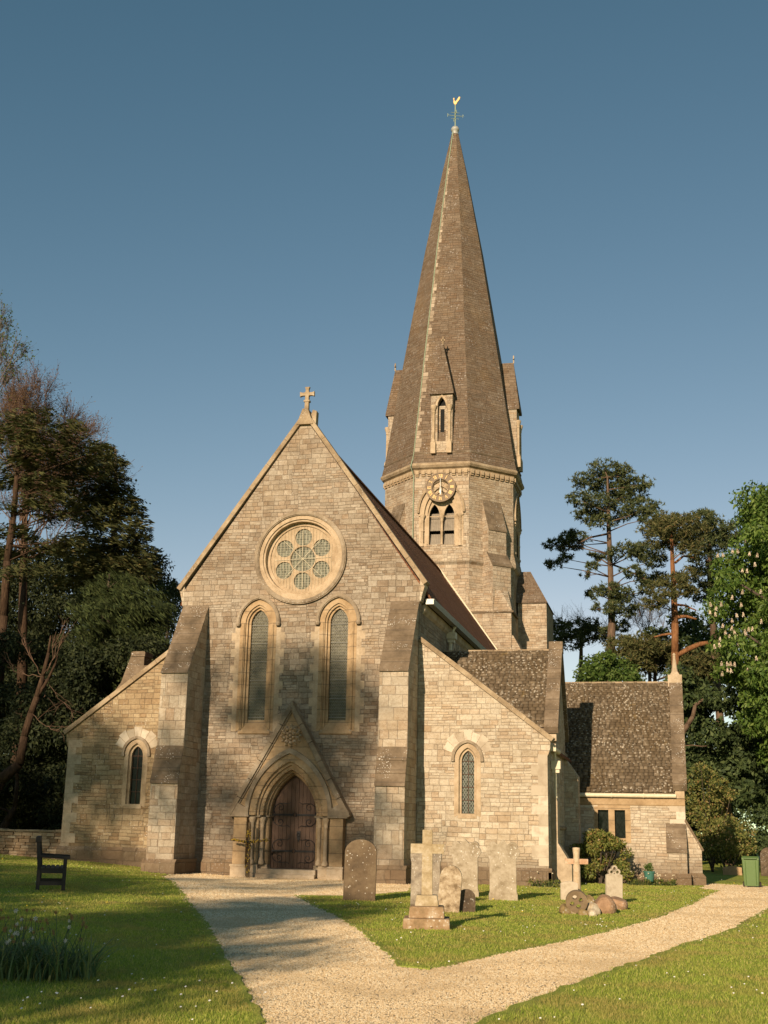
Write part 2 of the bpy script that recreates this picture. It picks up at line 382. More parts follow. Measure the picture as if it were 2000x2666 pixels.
M_TRIM3 = dressed('pale_freestone', (0.42, 0.325, 0.21), (0.28, 0.205, 0.12), (0.50, 0.40, 0.275), lichen=0.2)
M_QUOIN = island_mat('quoin_stone', [(0, (.35, .29, .205)), (.5, (.44, .378, .28)), (1, (.53, .468, .36))], .93, patch=(2.6, (.28, .22, .15), .55))
M_EDGE = island_mat('edge_stone', [(0, (.23, .18, .125)), (.5, (.30, .24, .17)), (1, (.42, .345, .255))], .93, patch=(1.5, (.20, .155, .10), .6))
M_COPE = dressed('coping_stone', (0.31, 0.235, 0.145), (0.17, 0.125, 0.075), (0.44, 0.36, 0.24), lichen=0.55)
M_HOOD = dressed('lichened_stone', (0.27, 0.215, 0.145), (0.155, 0.12, 0.08), (0.38, 0.32, 0.235), lichen=0.6)
M_DARKV = plain('dark_void', (0.006, 0.006, 0.005), 0.9, var=0.0)
M_DOOR = plain('oak_door', (0.088, 0.042, 0.018), 0.55, var=0.5, scale=5)
M_IRON = plain('black_iron', (0.022, 0.021, 0.020), 0.5, 0.4)
M_LEAD = plain('grey_lead', (0.33, 0.33, 0.29), 0.55, 0.1, var=0.35)
M_CREAM = plain('cream_paint', (0.62, 0.55, 0.38), 0.55, var=0.3, scale=9)
M_BLUEP = plain('pale_blue_paint', (0.50, 0.56, 0.53), 0.5, var=0.25, scale=9)
M_VERD = plain('green_copper', (0.27, 0.33, 0.215), 0.7, 0.0, var=0.3)
M_GOLD = plain('gold_leaf', (0.50, 0.33, 0.12), 0.5, 0.2, var=0.25)
M_CLOCK = plain('dark_bronze', (0.15, 0.105, 0.058), 0.6, 0.2, var=0.3)
M_WHITE = plain('white_paint', (0.72, 0.68, 0.58), 0.5, var=0.1)
M_LOUV = plain('corrugated_sheet', (0.30, 0.26, 0.20), 0.6, 0.1, var=0.4, scale=4)
M_RTILE = masonry('red_tile', 0.16, 0.18, [(0.0, (0.1549, 0.07071, 0.0405)), (0.5, (0.2278, 0.1081, 0.06075)), (1.0, (0.3281, 0.1669, 0.0972))], (0.09117, 0.04911, 0.0324), stain=0.35, dirt=(0.09117, 0.06875, 0.05063), warm=(0.3645, 0.1571, 0.06075), lichen=0.3, jitter=0.1, bumpd=0.03, lowdark=False, band=.64, nmin=4, nspan=1)
M_SLATE = island_mat('stone_slate', [(0.0, (0.088, 0.066, 0.041)), (0.5, (0.112, 0.085, 0.053)), (0.85, (0.14, 0.108, 0.07)), (1.0, (0.19, 0.15, 0.10))], 0.95, patch=(0.8, (0.105, 0.072, 0.036), 0.4), lich=0.6, spec=0.1)
M_GLASSL = glass('quarry_glass', 0.085, (0.045, 0.055, 0.04), 0.10, lead=(0.14, 0.14, 0.11))
M_GLASSB = glass('lancet_glass', 0.062, (0.050, 0.050, 0.028), 0.04, lead=(0.13, 0.115, 0.065), leadw=0.010)
M_GLASSR = glass('rose_glass', 0.055, (0.105, 0.112, 0.078), 0.05, diamond=False, lead=(0.22, 0.205, 0.145), leadw=0.008, rough=.1, spec=.25)
M_GLASSD = glass('dark_glass', 0.10, (0.008, 0.010, 0.008), 0.01, lead=(0.008, 0.009, 0.008), leadw=0.006, rough=0.08, spec=.12)
# ------------------------------------------------------------------ ground shape
def sstep(t): t = max(0.0, min(1.0, t)); return t * t * (3 - 2 * t)
def gz(x, y):
    z = 0.0
    if x < -1: z += 0.40 * sstep((-1 - x) / 7.5) + 0.06 * max(0.0, -x - 8.5)
    if z > 3.0: z = 3.0 + 0.1 * (z - 3.0)
    z += .23 * sstep((3 - x) / 4.5) * sstep((y + 27) / 9) * (1 - sstep((y + 10) / 9))
    z *= sstep((y + 40) / 22) * 0.9 + 0.1
    z -= 0.016 * max(0.0, min(y, 14))
    z += 0.025 * math.sin(x * 0.55 + 1.0) * math.sin(y * 0.43) * sstep((14 - abs(y + 20)) / 10)
    return z

# ------------------------------------------------------------------ arches
def arch(a, zs, ap, zb=None, n=14, cx=0.0):
    """pointed arch path: half width a, springing zs, apex ap; jambs down to zb"""
    r = ap - zs; R = (a * a + r * r) / (2 * a); pts = []
    if zb is not None and zb < zs - 1e-4: pts.append((cx - a, zb))
    th = math.atan2(r, R - a)      # angle at the apex
    for i in range(n + 1):
        t = th * i / n
        pts.append((cx + (R - a) - R * math.cos(t), zs + R * math.sin(t)))
    right = [(2 * cx - x, z) for x, z in reversed(pts[:-1])]
    return pts + right
def circ(r, cx, cz, n=48, a0=0.0):
    return [(cx + r * math.cos(a0 + 2 * math.pi * i / n), cz + r * math.sin(a0 + 2 * math.pi * i / n)) for i in range(n)]
FY = lambda y: (lambda p: (p[0], y, p[1]))

church = thing('church', 'old stone church with a tall tapering spire, rose window and gabled west doorway', 'church')

# ---- west front -----------------------------------------------------------------
NX = 4.22; AP = 15.75
front = [(-NX, -0.3), (NX, -0.3), (NX, 9.62), (0, AP), (-NX, 9.62)]
LC = 1.42
lanc_o = lambda cx: arch(0.47, 8.40, 9.05, 4.62, cx=cx)
rose_c = (0.0, 10.68)
door_o = arch(1.02, 1.97, 3.75, 0.02)
w = MB()
w.plate(front, [lanc_o(-LC), lanc_o(LC), circ(1.42, *rose_c), door_o], FY(0))
w.add([(-NX, 0, -.3), (-NX, 26, -.3), (-NX, 26, 9.5), (-NX, 0, 9.62)], [(0, 1, 2, 3)])
w.add([(NX, 0, -.3), (NX, 26, -.3), (NX, 26, 9.5), (NX, 0, 9.62)], [(0, 1, 2, 3)])
w.add([(-NX, .5, -.3), (NX, .5, -.3), (NX, .5, 9.62), (0, .5, AP), (-NX, .5, 9.62)], [(0, 1, 2, 3, 4)])
nave_wall = w.build('nave_wall', M_WALL, church)

# gable coping with kneelers
def coping(pts, y0, y1, th, name, mat, parent=church):
    """slab along a 2D (x,z) polyline on a gable, th thick above it"""
    b = MB()
    for (x0, z0), (x1, z1) in zip(pts[:-1], pts[1:]):
        d = Vector((x1 - x0, z1 - z0)).normalized(); nrm = Vector((-d.y, d.x))
        if nrm.y < 0: nrm = -nrm
        L = math.hypot(x1 - x0, z1 - z0); k = max(1, int(L / 0.95)); 
        for i in range(k):
            a = i / k; c = (i + 1) / k - 0.004 / L * (1 if i < k - 1 else 0)
            p = [(x0 + (x1 - x0) * t, z0 + (z1 - z0) * t) for t in (a, c)]
            j = random.uniform(-.006, .006)
            q = [(p[0][0], p[0][1]), (p[1][0], p[1][1]), (p[1][0] + nrm.x * (th + j), p[1][1] + nrm.y * (th + j)), (p[0][0] + nrm.x * (th + j), p[0][1] + nrm.y * (th + j))]
            b.prism(q, y0 + j * .5, y1, 'y')
    return b.build(name, mat, parent, bevel=0.012)
random.seed(3)
coping([(-4.36, 9.60), (0.0, 15.78)], -0.10, 0.46, 0.16, 'gable_coping', M_COPE)
coping([(4.36, 9.60), (0.0, 15.78)], -0.10, 0.46, 0.16, 'gable_coping', M_COPE)
for s in (-1, 1):
    k = MB()
    q = [(s * NX, 9.05), (s * (NX + .04), 9.05), (s * 4.30, 9.25), (s * 4.40, 9.62), (s * 4.22, 9.80)]
    k.prism(q, -0.004, 0.5, 'y')
    k.build('kneeler', M_AISLE, church)
# apex cross with saddle stone
c = MB()
c.prism([(-.30, 15.50), (.30, 15.50), (.10, 16.08), (-.10, 16.08)], -0.13, 0.40, 'y')
c.prism([(.10, 15.75), (.34, 15.45), (.36, 16.05), (.22, 16.10)], 0.10, 0.38, 'y')
def flare(b, p0, p1, w0, w1, d):
    p0 = Vector(p0); p1 = Vector(p1); dd = (p1 - p0).normalized(); nn = Vector((-dd.y, dd.x))
    q = []
    for t, ww in ((0, w0), (.62, w0), (.85, w0 * 1.25), (1, w1)): q.append(p0.lerp(p1, t) + nn * ww)
    for t, ww in ((1, w1), (.85, w0 * 1.25), (.62, w0), (0, w0)): q.append(p0.lerp(p1, t) - nn * ww)
    b.prism([(v.x, v.y) for v in q], 0.09 - d, 0.09 + d, 'y')
cz = 16.69
c.prism([(-.075, 16.1), (.075, 16.1), (.065, cz - .05), (-.065, cz - .05)], 0.02, 0.16, 'y')
c.box(-.11, .11, .0, .18, 16.39, 16.45)
for dx, dz in ((.265, 0), (-.265, 0), (0, .265)): flare(c, (dx * .1, cz + dz * .1), (dx, cz + dz), .058, .095, .055)
c.box(-.08, .08, .018, .162, cz - .08, cz + .08)
c.build('gable_cross', M_COPE, church, bevel=0.012)

# ---- rose window ------------------------------------------------------------------
rw = MB()
rw.ring(circ(1.50, *rose_c), circ(1.655, *rose_c), -0.09, 0.0, True)
rw.ring(circ(1.53, *rose_c), circ(1.62, *rose_c), -0.115, -0.08, True)
rose = rw.build('rose_window', M_HOOD, church, smooth=False)
f = MB()
f.ring(circ(1.36, *rose_c), circ(1.52, *rose_c), -0.035, 0.03, True)
f.ring(circ(1.29, *rose_c), circ(1.37, *rose_c), 0.02, 0.14, True)
f.band(circ(1.30, *rose_c), circ(1.27, *rose_c), FY(0.02), FY(0.30), True)
f.ring(circ(1.17, *rose_c), circ(1.29, *rose_c), 0.22, 0.32, True)
f.build('window_frame', M_TRIM3, rose)
tr = MB(); petals = [circ(0.305, rose_c[0] + 0.775 * math.cos(rad(90 + 60 * i)), rose_c[1] + 0.775 * math.sin(rad(90 + 60 * i)), 28) for i in range(6)]
tr.plate(circ(1.19, *rose_c), petals + [circ(0.445, rose_c[0], rose_c[1], 32)], FY(0.27))
for p, (px, pz) in zip(petals + [circ(0.445, rose_c[0], rose_c[1], 32)], [(0, 0)] * 7):
    tr.band(p, p, FY(0.27), FY(0.36), True)
tr.ring(circ(0.455, rose_c[0], rose_c[1], 32), circ(0.485, rose_c[0], rose_c[1], 32), 0.255, 0.27, True)
tr.build('tracery', M_TRIM3, rose)
g = MB(); g.add([(p[0], 0.33, p[1]) for p in circ(1.18, *rose_c)], [tuple(range(48))])
g.build('glass', M_GLASSR, rose)
b = MB()
for i in range(4):
    a = rad(45 * i + 2); R = 1.0 if i % 2 == 0 else .95
    b.cyl((rose_c[0] - R * math.cos(a), 0.245 if i % 2 == 0 else .235, rose_c[1] - R * math.sin(a)), (rose_c[0] + R * math.cos(a), 0.245 if i % 2 == 0 else .235, rose_c[1] + R * math.sin(a)), 0.008, n=5)
for i in range(-9, 10):
    x = i * 0.115; zz = math.sqrt(max(0, 1.16 ** 2 - x * x))
    b.cyl((x, 0.225, rose_c[1] - zz), (x, 0.225, rose_c[1] + zz), 0.0035, n=4)
b.build('window_guard', M_CREAM, rose)

# ---- lancets -------------------------------------------------------------------------
def lancet(cx, glassmat, label=None):
    h = MB(); h.ring(arch(0.66, 8.42, 9.24, cx=cx), arch(0.78, 8.42, 9.40, cx=cx), -0.10, 0.0)
    h.ring(arch(0.685, 8.42, 9.27, cx=cx), arch(0.755, 8.42, 9.365, cx=cx), -0.125, -0.095)
    for s in (-1, 1):
        h.lathe([(0.0, -.09), (.07, -.07), (.095, 0), (.07, .07), (0, .09)], 10, (cx + s * .72, -.075, 8.37))
    hood = h.build('lancet_window', M_HOOD, church)
    if label: hood['label'] = label
    f = MB()
    f.ring(arch(0.47, 8.40, 9.05, 4.80, cx=cx), arch(0.655, 8.40, 9.25, 4.72, cx=cx), -0.012, 0.06)
    f.ring(arch(0.40, 8.40, 8.97, 4.9, cx=cx), arch(0.475, 8.40, 9.055, 4.80, cx=cx), 0.045, 0.17)
    f.ring(arch(0.31, 8.40, 8.89, 5.0, cx=cx), arch(0.405, 8.40, 8.975, 4.9, cx=cx), 0.13, 0.28)
    for s in (-1, 1):
        f.cyl((cx + s * .53, -.02, 4.80), (cx + s * .53, -.02, 8.40), 0.035, n=8)
    f.build('window_frame', M_TRIM, hood)
    for s in (-1, 1):      # dressed jamb blocks bonding into the rubble
        d = MB(); z = 4.72; i = 0
        while z < 8.2:
            hh = .28; ww = .30 if i % 2 else .17
            a = cx + s * .655; d.box(min(a, a + s * ww), max(a, a + s * ww), -0.006, 0.05, z + .004, min(z + hh, 8.25)); z += hh; i += 1
        d.build('jamb_stones', M_TRIM2, hood)
    sl = MB(); sl.prism([(-0.05, 4.66), (0.0, 4.62), (0.25, 4.62), (0.25, 5.12), (0.22, 5.12)], cx - .56, cx + .56, 'x')
    sl.build('window_sill', M_TRIM, hood)
    g = MB(); g.add([(p[0], 0.225, p[1]) for p in arch(0.315, 8.40, 8.90, 5.0, cx=cx)], [tuple(range(len(arch(0.315, 8.40, 8.90, 5.0))))])
    g.build('glass', glassmat, hood)
    b = MB(); z = 5.2; i = 0
    while z < 8.75:
        a = .30 if z < 8.40 else .30 * math.sqrt(max(.05, 1 - ((z - 8.40) / .50) ** 1.6))
        b.cyl((cx - a, .195, z), (cx + a, .195, z), 0.004 if i % 6 else 0.011, n=4); z += 0.105; i += 1
    b.build('window_guard', M_LEAD, hood)
lancet(-LC, M_GLASSB); lancet(LC, M_GLASSB)

# ---- west doorway: gabled portal, orders, door -----------------------------------------
pf = -0.36
p = MB()
inner = arch(1.40, 1.99, 4.03, None)
gab = [(-1.96, 1.99), (0, 5.50), (1.96, 1.99)]
p.plate([(-1.90, 2.0)] + [(0, 5.42)] + [(1.90, 2.0)] + list(reversed(inner))[0:], [], FY(pf + .06))
p.add([(-1.90, pf + .06, 2.0), (0, pf + .06, 5.42), (0, 0, 5.42), (-1.90, 0, 2.0)], [(0, 1, 2, 3)])
p.add([(1.90, pf + .06, 2.0), (0, pf + .06, 5.42), (0, 0, 5.42), (1.90, 0, 2.0)], [(0, 1, 2, 3)])
portal = p.build('doorway', M_TRIM, church)
pc = MB()
for s in (-1, 1):
    x0, z0, x1, z1 = s * 2.02, 1.96, 0.0, 5.52
    d = Vector((x1 - x0, z1 - z0)).normalized(); nn = Vector((-d.y, d.x)); nn = nn if nn.y > 0 else -nn
    kk = 6
    for i in range(kk):
        a, e = i / kk, (i + 1) / kk - .004
        q = [Vector((x0 + (x1 - x0) * t, z0 + (z1 - z0) * t)) for t in (a, e)]
        poly = [q[0] - nn * .05, q[1] - nn * .05, q[1] + nn * .10, q[0] + nn * .10]
        pc.prism([(v.x, v.y) for v in poly], pf - .07, 0.0, 'y')
        poly = [q[0] - nn * .10, q[1] - nn * .10, q[1] - nn * .05, q[0] - nn * .05]
        pc.prism([(v.x, v.y) for v in poly], pf - .0, 0.0, 'y')
pc.prism([(-.05, 5.40), (.05, 5.40), (.06, 5.62), (0, 5.72), (-.06, 5.62)], pf - .065, 0, 'y')
for s in (-1, 1):
    pc.prism([(s * 1.42, 1.99), (s * 2.08, 1.99), (s * 2.08, 2.10), (s * 1.85, 2.45), (s * 1.42, 2.2)], pf - .05, 0.0, 'y')
pc.build('portal_coping', M_HOOD, portal, bevel=0.01)
hd = MB(); hd.ring(arch(1.36, 1.99, 3.99), arch(1.50, 1.99, 4.16), pf - .055, pf + .08)
hd.build('hood_mould', M_HOOD, portal)
od = MB()
for a0, ap0, a1, ap1, ya, yb in ((1.16, 3.76, 1.37, 4.0, pf + .035, pf + .16), (1.05, 3.62, 1.165, 3.765, pf + .13, pf + .30), (.93, 3.48, 1.06, 3.63, pf + .22, pf + .5), (.85, 3.38, .94, 3.49, pf + .42, pf + .66), (.80, 3.32, .86, 3.39, pf + .56, pf + .80)):
    od.ring(arch(a0, 1.99, ap0), arch(a1, 1.99, ap1), ya, yb)
od.build('arch_orders', M_TRIM, portal)
for a, ap, y in ((1.16, 3.76, pf + .07), (.955, 3.51, pf + .25)):
    pts = arch(a, 1.99, ap)
    rl = MB(); rl.tube([(x, y, z, .042) for x, z in pts], 8); rl.build('roll_moulding', M_TRIM, portal, smooth=True)
for s in (-1, 1):
    jb = MB()
    q = [(s * 1.86, 0.0), (s * 1.86, pf + .03), (s * 1.42, pf + .03), (s * 1.42, pf + .26), (s * 1.08, pf + .26), (s * 1.08, pf + .50), (s * .84, pf + .50), (s * .80, pf + .56), (s * .80, .46), (s * 1.9, .46)]
    jb.prism([(x, y) for x, y in q], 0.40, 1.93, 'z')
    jb.build('door_jamb', M_TRIM, portal, bevel=0.01)
for s in (-1, 1):
    pl = MB(); q = [(s * 1.90, 0.0), (s * 1.90, pf - .03), (s * 1.36, pf - .03), (s * 1.36, pf + .14), (s * 1.02, pf + .14), (s * 1.02, pf + .40), (s * .78, pf + .46), (s * .78, .46), (s * 1.92, .46)]
    pl.prism(q, -0.2, 0.36, 'z')
    q2 = [(x * 1.012, y - .02) for x, y in q]; pl.prism(q2, 0.36, 0.42, 'z')
    pl.build('door_plinth', M_TRIM2, portal, bevel=0.012)
for s in (-1, 1):
    im = MB()
    q = [(s * 2.02, 0.0), (s * 2.02, pf - .06), (s * 1.34, pf - .06), (s * 1.34, pf + .16), (s * 1.0, pf + .16), (s * 1.0, pf + .42), (s * .77, pf + .44), (s * .77, .46), (s * 2.02, .46)]
    im.prism(q, 1.93, 2.0, 'z')
    im.build('impost', M_HOOD, portal, bevel=0.01)
for s in (-1, 1):
    for (x, y) in ((s * 1.36 - s * .10, pf + .14), (s * 1.0 - s * .02, pf + .37)):
        cc = MB(); cc.lathe([(0, .42), (.115, .42), (.115, .50), (.09, .53), (.10, .57), (.066, .60), (.064, 1.60), (.085, 1.62), (.066, 1.65), (.075, 1.75), (.115, 1.86), (.125, 1.93), (0, 1.93)], 14, (x, y, 0))
        cc.build('colonnette', M_TRIM3, portal, smooth=True)
# carved foliage boss
cb = MB(); random.seed(8)
bc = (0.0, 4.56)
cb.lathe([(0, .02), (.30, .02), (.33, -.03)], 20, m=Matrix.Translation((bc[0], pf + .04, bc[1])) @ Matrix.Rotation(rad(90), 4, 'X'))
def knob(x, z, r, d): r *= 1.3; d *= 2.1; cb.lathe([(0, d), (r * .6, d * .85), (r, d * .3), (r, -.03)], 9, m=Matrix.Translation((bc[0] + x * 1.28, pf + .04, bc[1] + z * 1.28)) @ Matrix.Rotation(rad(90), 4, 'X'))
knob(0, 0, .045, .10)
for i in range(6): a = rad(60 * i + 30); knob(.085 * math.cos(a), .085 * math.sin(a), .042, .075)
for i in range(10):
    a = rad(36 * i + 18); x, z = .19 * math.cos(a), .19 * math.sin(a)
    knob(x, z, .055, .07); knob(x * 1.08, z * 1.08, .025, .10)
for i in range(12): a = rad(30 * i); knob(.255 * math.cos(a), .255 * math.sin(a), .036, .05)
cb.build('carved_boss', M_TRIM3, portal, smooth=True)
# door
dp = arch(0.80, 1.99, 3.32, 0.30)
dr = MB(); dr.add([(q[0], .44, q[1]) for q in dp], [tuple(range(len(dp)))])
door = dr.build('door', M_DOOR, church)
pk = MB(); n = 12
for i in range(n):
    x0 = -.80 + 1.6 * i / n; x1 = x0 + 1.6 / n - .008; xm = max(abs(x0), abs(x1))
    r = 1.33; R = (.64 + r * r) / 1.6
    t = 1 - (xm - (0.80 - R)) ** 2 / R ** 2
    top = 1.99 + (R * math.sqrt(max(0.0, t)) if t > 0 else 0.0)
    pk.box(x0, x1, .415 + (i % 3) * .002, .44, .32, top - .01)
pk.build('door_planks', M_DOOR, door)
for zs in (0.86, 2.02):
    for s in (-1, 1):
        hg = MB()
        hg.box(min(s * .76, s * .07), max(s * .76, s * .07), .395, .418, zs - .03, zs + .03)
        hg.tube([(s * .07, .405, zs, .02), (s * .03, .405, zs + .06, .012)], 5); hg.tube([(s * .07, .405, zs, .02), (s * .03, .405, zs - .06, .012)], 5)
        for sz in (1, -1):
            # C-shaped hinge bracket with curled end
            x0 = s * .70
            arc = [(x0 - s * .0, zs + sz * .04), (x0 + s * .04, zs + sz * .14), (x0, zs + sz * .27), (x0 - s * .13, zs + sz * .36), (x0 - s * .30, zs + sz * .37), (x0 - s * .46, zs + sz * .35), (x0 - s * .56, zs + sz * .41)]
            hg.tube([(a, .405, b2, .018 - .0015 * i) for i, (a, b2) in enumerate(arc)], 5)
            cur = []
            for i in range(22):
                t = i / 21.0; aa = rad(100) - t * rad(430); r = .125 * (1 - .8 * t)
                cur.append((x0 - s * .20 - s * r * math.cos(aa) * 1.0, .405, zs + sz * (.23 + r * math.sin(aa)), .014 - .006 * t))
            hg.tube(cur, 5)
        hg.build('hinge', M_IRON, door)
kn = MB(); kn.box(.10, .22, .39, .42, 1.28, 1.50); kn.prism([(.11, 1.28), (.21, 1.28), (.16, 1.14)], .39, .42, 'y')
kn.lathe([(.045, -.012), (.06, 0), (.045, .012), (.045, -.012)], 14, m=Matrix.Translation((.16, .37, 1.38)) @ Matrix.Rotation(rad(90), 4, 'X'))
kn.build('door_handle', M_IRON, door)
st = MB(); st.box(-.98, .98, pf + .02, .44, .08, .30); st.box(-1.0, 1.0, pf - .14, pf + .02, -.1, .15)
st.build('door_step', M_TRIM2, portal, bevel=0.02)

# ---- buttresses on the west front --------------------------------------------------------
def weathering(b, x0, x1, y0, z0, y1, z1, n):
    """stepped sloping slabs from low front (y0,z0) to high back (y1,z1)"""
    for i in range(n):
        a, e = i / n, (i + 1) / n
        ya, yb = y0 + (y1 - y0) * a, y0 + (y1 - y0) * e; za, zb = z0 + (z1 - z0) * a, z0 + (z1 - z0) * e
        o = .038
        b.prism([(ya - o, za - .015), (yb, zb - .015), (yb, zb + .028), (ya - o, za + .022)], x0 - .012, x1 + .012, 'x')
def buttress(x0, x1, mat):
    b = MB()
    b.prism([(0.02, -.3), (-1.85, -.3), (-1.85, 2.95), (-1.55, 4.12), (-1.55, 6.55), (0.02, 9.02)], x0, x1, 'x')
    o = b.build('buttress', mat, church)
    wt = MB(); weathering(wt, x0, x1, -1.88, 2.92, -1.55, 4.12, 3); wt.build('weathering', M_WEATH, o, bevel=0.01)
    wt = MB(); weathering(wt, x0, x1, -1.58, 6.52, 0.0, 9.02, 6); wt.build('weathering', M_WEATH, o, bevel=0.01)
    pl = MB(); pl.prism([(0.0, -.3), (-1.97, -.3), (-1.97, .44), (-1.85, .56), (0.0, .56)], x0 - .10, x1 + .10, 'x')
    pl.build('plinth', M_PLINTH, o)
buttress(-4.22, -3.28, M_BUTT); buttress(3.25, 4.20, M_BUTT)
for xa, xb in ((-3.18, -1.95), (1.95, 3.15)):
    pb = MB(); pb.prism([(0.0, -.3), (-.10, -.3), (-.10, .44), (0.0, .56)], xa, xb, 'x'); pb.build('plinth', M_PLINTH, church)

# ---- aisles -------------------------------------------------------------------------------
def aisle(s, x_out, z_eave, z_top, win_cx, wz0, wzs, wap, mat, gm, label):
    win = arch(.29, wzs, wap + .10, wz0 - .06, cx=win_cx)
    xs = sorted((s * NX, x_out))
    poly = [(s * NX, -.3), (x_out, -.3), (x_out, z_eave), (s * NX, z_top)]
    b = MB(); b.plate(poly, [win], FY(0.0))
    b.add([(x_out, 0, -.3), (x_out, 21, -.4), (x_out, 21, z_eave - .1), (x_out, 0, z_eave)], [(0, 1, 2, 3)])
    b.add([(s * NX, .42, -.3), (x_out, .42, -.3), (x_out, .42, z_eave), (s * NX, .42, z_top)], [(0, 1, 2, 3)])
    aw = b.build('aisle_wall', mat, church)
    rf = MB(); rf.prism([(s * NX, z_top - .22), (x_out + s * .16, z_eave - .36), (x_out + s * .16, z_eave - .26), (s * NX, z_top - .12)], .42, 21, 'y')
    rf.build('aisle_roof', M_RTILE, church)
    ex = x_out + s * .14
    coping([(ex, z_eave - .10 + (.0)), (s * NX, z_top + .0)], -0.09, 0.45, 0.15, 'aisle_coping', M_COPE)
    kk = MB(); kk.prism([(x_out, z_eave - .55), (x_out + s * .03, z_eave - .5), (x_out + s * .10, z_eave - .3), (x_out + s * .10, z_eave - .06), (x_out, z_eave)], -0.003, .45, 'y')
    kk.build('kneeler', mat, church)
    # window
    h = MB(); h.ring(arch(.43, wzs + .06, wap + .25, cx=win_cx), arch(.52, wzs + .06, wap + .34, cx=win_cx), -0.075, 0.0)
    for q in (-1, 1): h.box(win_cx + q * .475 - .055, win_cx + q * .475 + .055, -.085, 0, wzs - .02, wzs + .07)
    wn_ = h.build('lancet_window', M_HOOD, church)
    f = MB(); f.ring(arch(.285, wzs, wap + .095, wz0 - .05, cx=win_cx), arch(.43, wzs, wap + .26, wz0 - .12, cx=win_cx), -0.006, .04)
    f.ring(arch(.205, wzs, wap, wz0, cx=win_cx), arch(.295, wzs, wap + .105, wz0 - .05, cx=win_cx), .09, .26)
    f.band(arch(.29, wzs, wap + .1, wz0 - .05, cx=win_cx), arch(.245, wzs, wap + .05, wz0 - .02, cx=win_cx), FY(.03), FY(.10))
    f.box(win_cx - .30, win_cx + .30, -.02, .25, wz0 - .16, wz0 - .01, top=(0, 0, .0, 0))
    f.build('window_frame', M_TRIM3, wn_)
    vs = MB()           # relieving arch of voussoirs
    for i in range(7):
        a0, a1 = rad(20 + i * 20), rad(20 + (i + 1) * 20 - 1.2); zc = wzs + .06
        r0_, r1_ = .56, .86 + (.06 if i % 2 else 0)
        q = [(win_cx + r * math.cos(a), zc + r * 1.02 * math.sin(a)) for r, a in ((r0_, a0), (r1_, a0), (r1_, a1), (r0_, a1))]
        vs.prism(q, -0.007, 0.03, 'y')
    vs.build('relieving_arch', M_QUOIN, wn_)
    gp = arch(.21, wzs, wap + .01, wz0, cx=win_cx)
    g = MB(); g.add([(q[0], .19, q[1]) for q in gp], [tuple(range(len(gp)))]); g.build('glass', gm, wn_)
    gb = MB(); gb.cyl((win_cx, .165, wz0), (win_cx, .165, wap), .008, n=5)
    for z in np.linspace(wz0, wzs, 5)[1:]: gb.cyl((win_cx - .205, .165, z), (win_cx + .205, .165, z), .009, n=5)
    gb.build('glazing_bar', plain('rusty_bar', (.12, .055, .03), .7), wn_)
    pl = MB(); pl.prism([(0.0, -.4), (-.11, -.4), (-.11, .42 if s > 0 else .72), (0.0, .54 if s > 0 else .86)], xs[0] + (0.1 if s > 0 else -.1), xs[1] + (.1 if s > 0 else -.1), 'x')
    if s > 0: pl.prism([(x_out, -.4), (x_out + .11, -.4), (x_out + .11, .42), (x_out, .54)], -.11, 2.2, 'y')
    pl.build('plinth', M_PLINTH, church)
    qn = MB(); z = .6; i = 0
    while z < z_eave - .5:
        hh = random.choice((.26, .32, .36)); ww = .52 if i % 2 else .30
        xa, xb = sorted((x_out + s * .004, x_out - s * ww)); qn.box(xa, xb, -.006, .05, z + .005, z + hh); z += hh; i += 1
    qn.build('quoins', M_QUOIN if s > 0 else M_TRIM2, church)
aisle(1, 8.42, 4.52, 7.72, 5.86, 2.16, 3.80, 4.13, M_AISLE, M_GLASSL, '')
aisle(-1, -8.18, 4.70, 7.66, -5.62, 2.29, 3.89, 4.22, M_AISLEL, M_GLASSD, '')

# ---- nave roof, clerestory -------------------------------------------------------------------
r = MB(); r.prism([(0, 15.62), (4.52, 9.26), (4.52, 9.14), (0, 15.48)], .46, 26.2, 'y'); r.prism([(0, 15.62), (-4.52, 9.26), (-4.52, 9.14), (0, 15.48)], .46, 26.2, 'y')
r.build('nave_roof', M_RTILE, church)
rr = MB(); rr.prism([(-.16, 15.52), (.16, 15.52), (.05, 15.70), (-.05, 15.70)], .46, 26.2, 'y'); rr.build('ridge_tiles', M_RTILE, church)
gt = MB(); gt.prism([(4.40, 9.02), (4.60, 9.02), (4.64, 9.20), (4.58, 9.20), (4.55, 9.08), (4.45, 9.08), (4.42, 9.2), (4.36, 9.2)], .50, 26, 'y')
gt.build('gutter', M_LEAD, church)
ge = MB(); ge.box(4.34, 4.62, .42, .52, 9.02, 9.20); ge.build('gutter_end', M_WHITE, church)
ec = MB(); ec.prism([(4.22, 8.72), (4.30, 8.80), (4.34, 9.02), (4.22, 9.02)], .5, 26, 'y'); ec.build('eaves_course', M_TRIM2, church)
for y in (5.3, 13.6):
    dp_ = MB(); dp_.tube([(4.34, y, 6.6, .075), (4.34, y, 8.62, .075)], 10); dp_.box(4.22, 4.56, y - .17, y + .17, 8.55, 8.80); dp_.box(4.24, 4.5, y - .12, y + .12, 8.42, 8.55)
    dp_.tube([(4.40, y, 8.80, .06), (4.52, y, 9.05, .06)], 8); dp_.cyl((4.34, y, 7.6), (4.34, y, 7.68), .1, n=10)
    dp_.build('downpipe', M_CREAM, church)
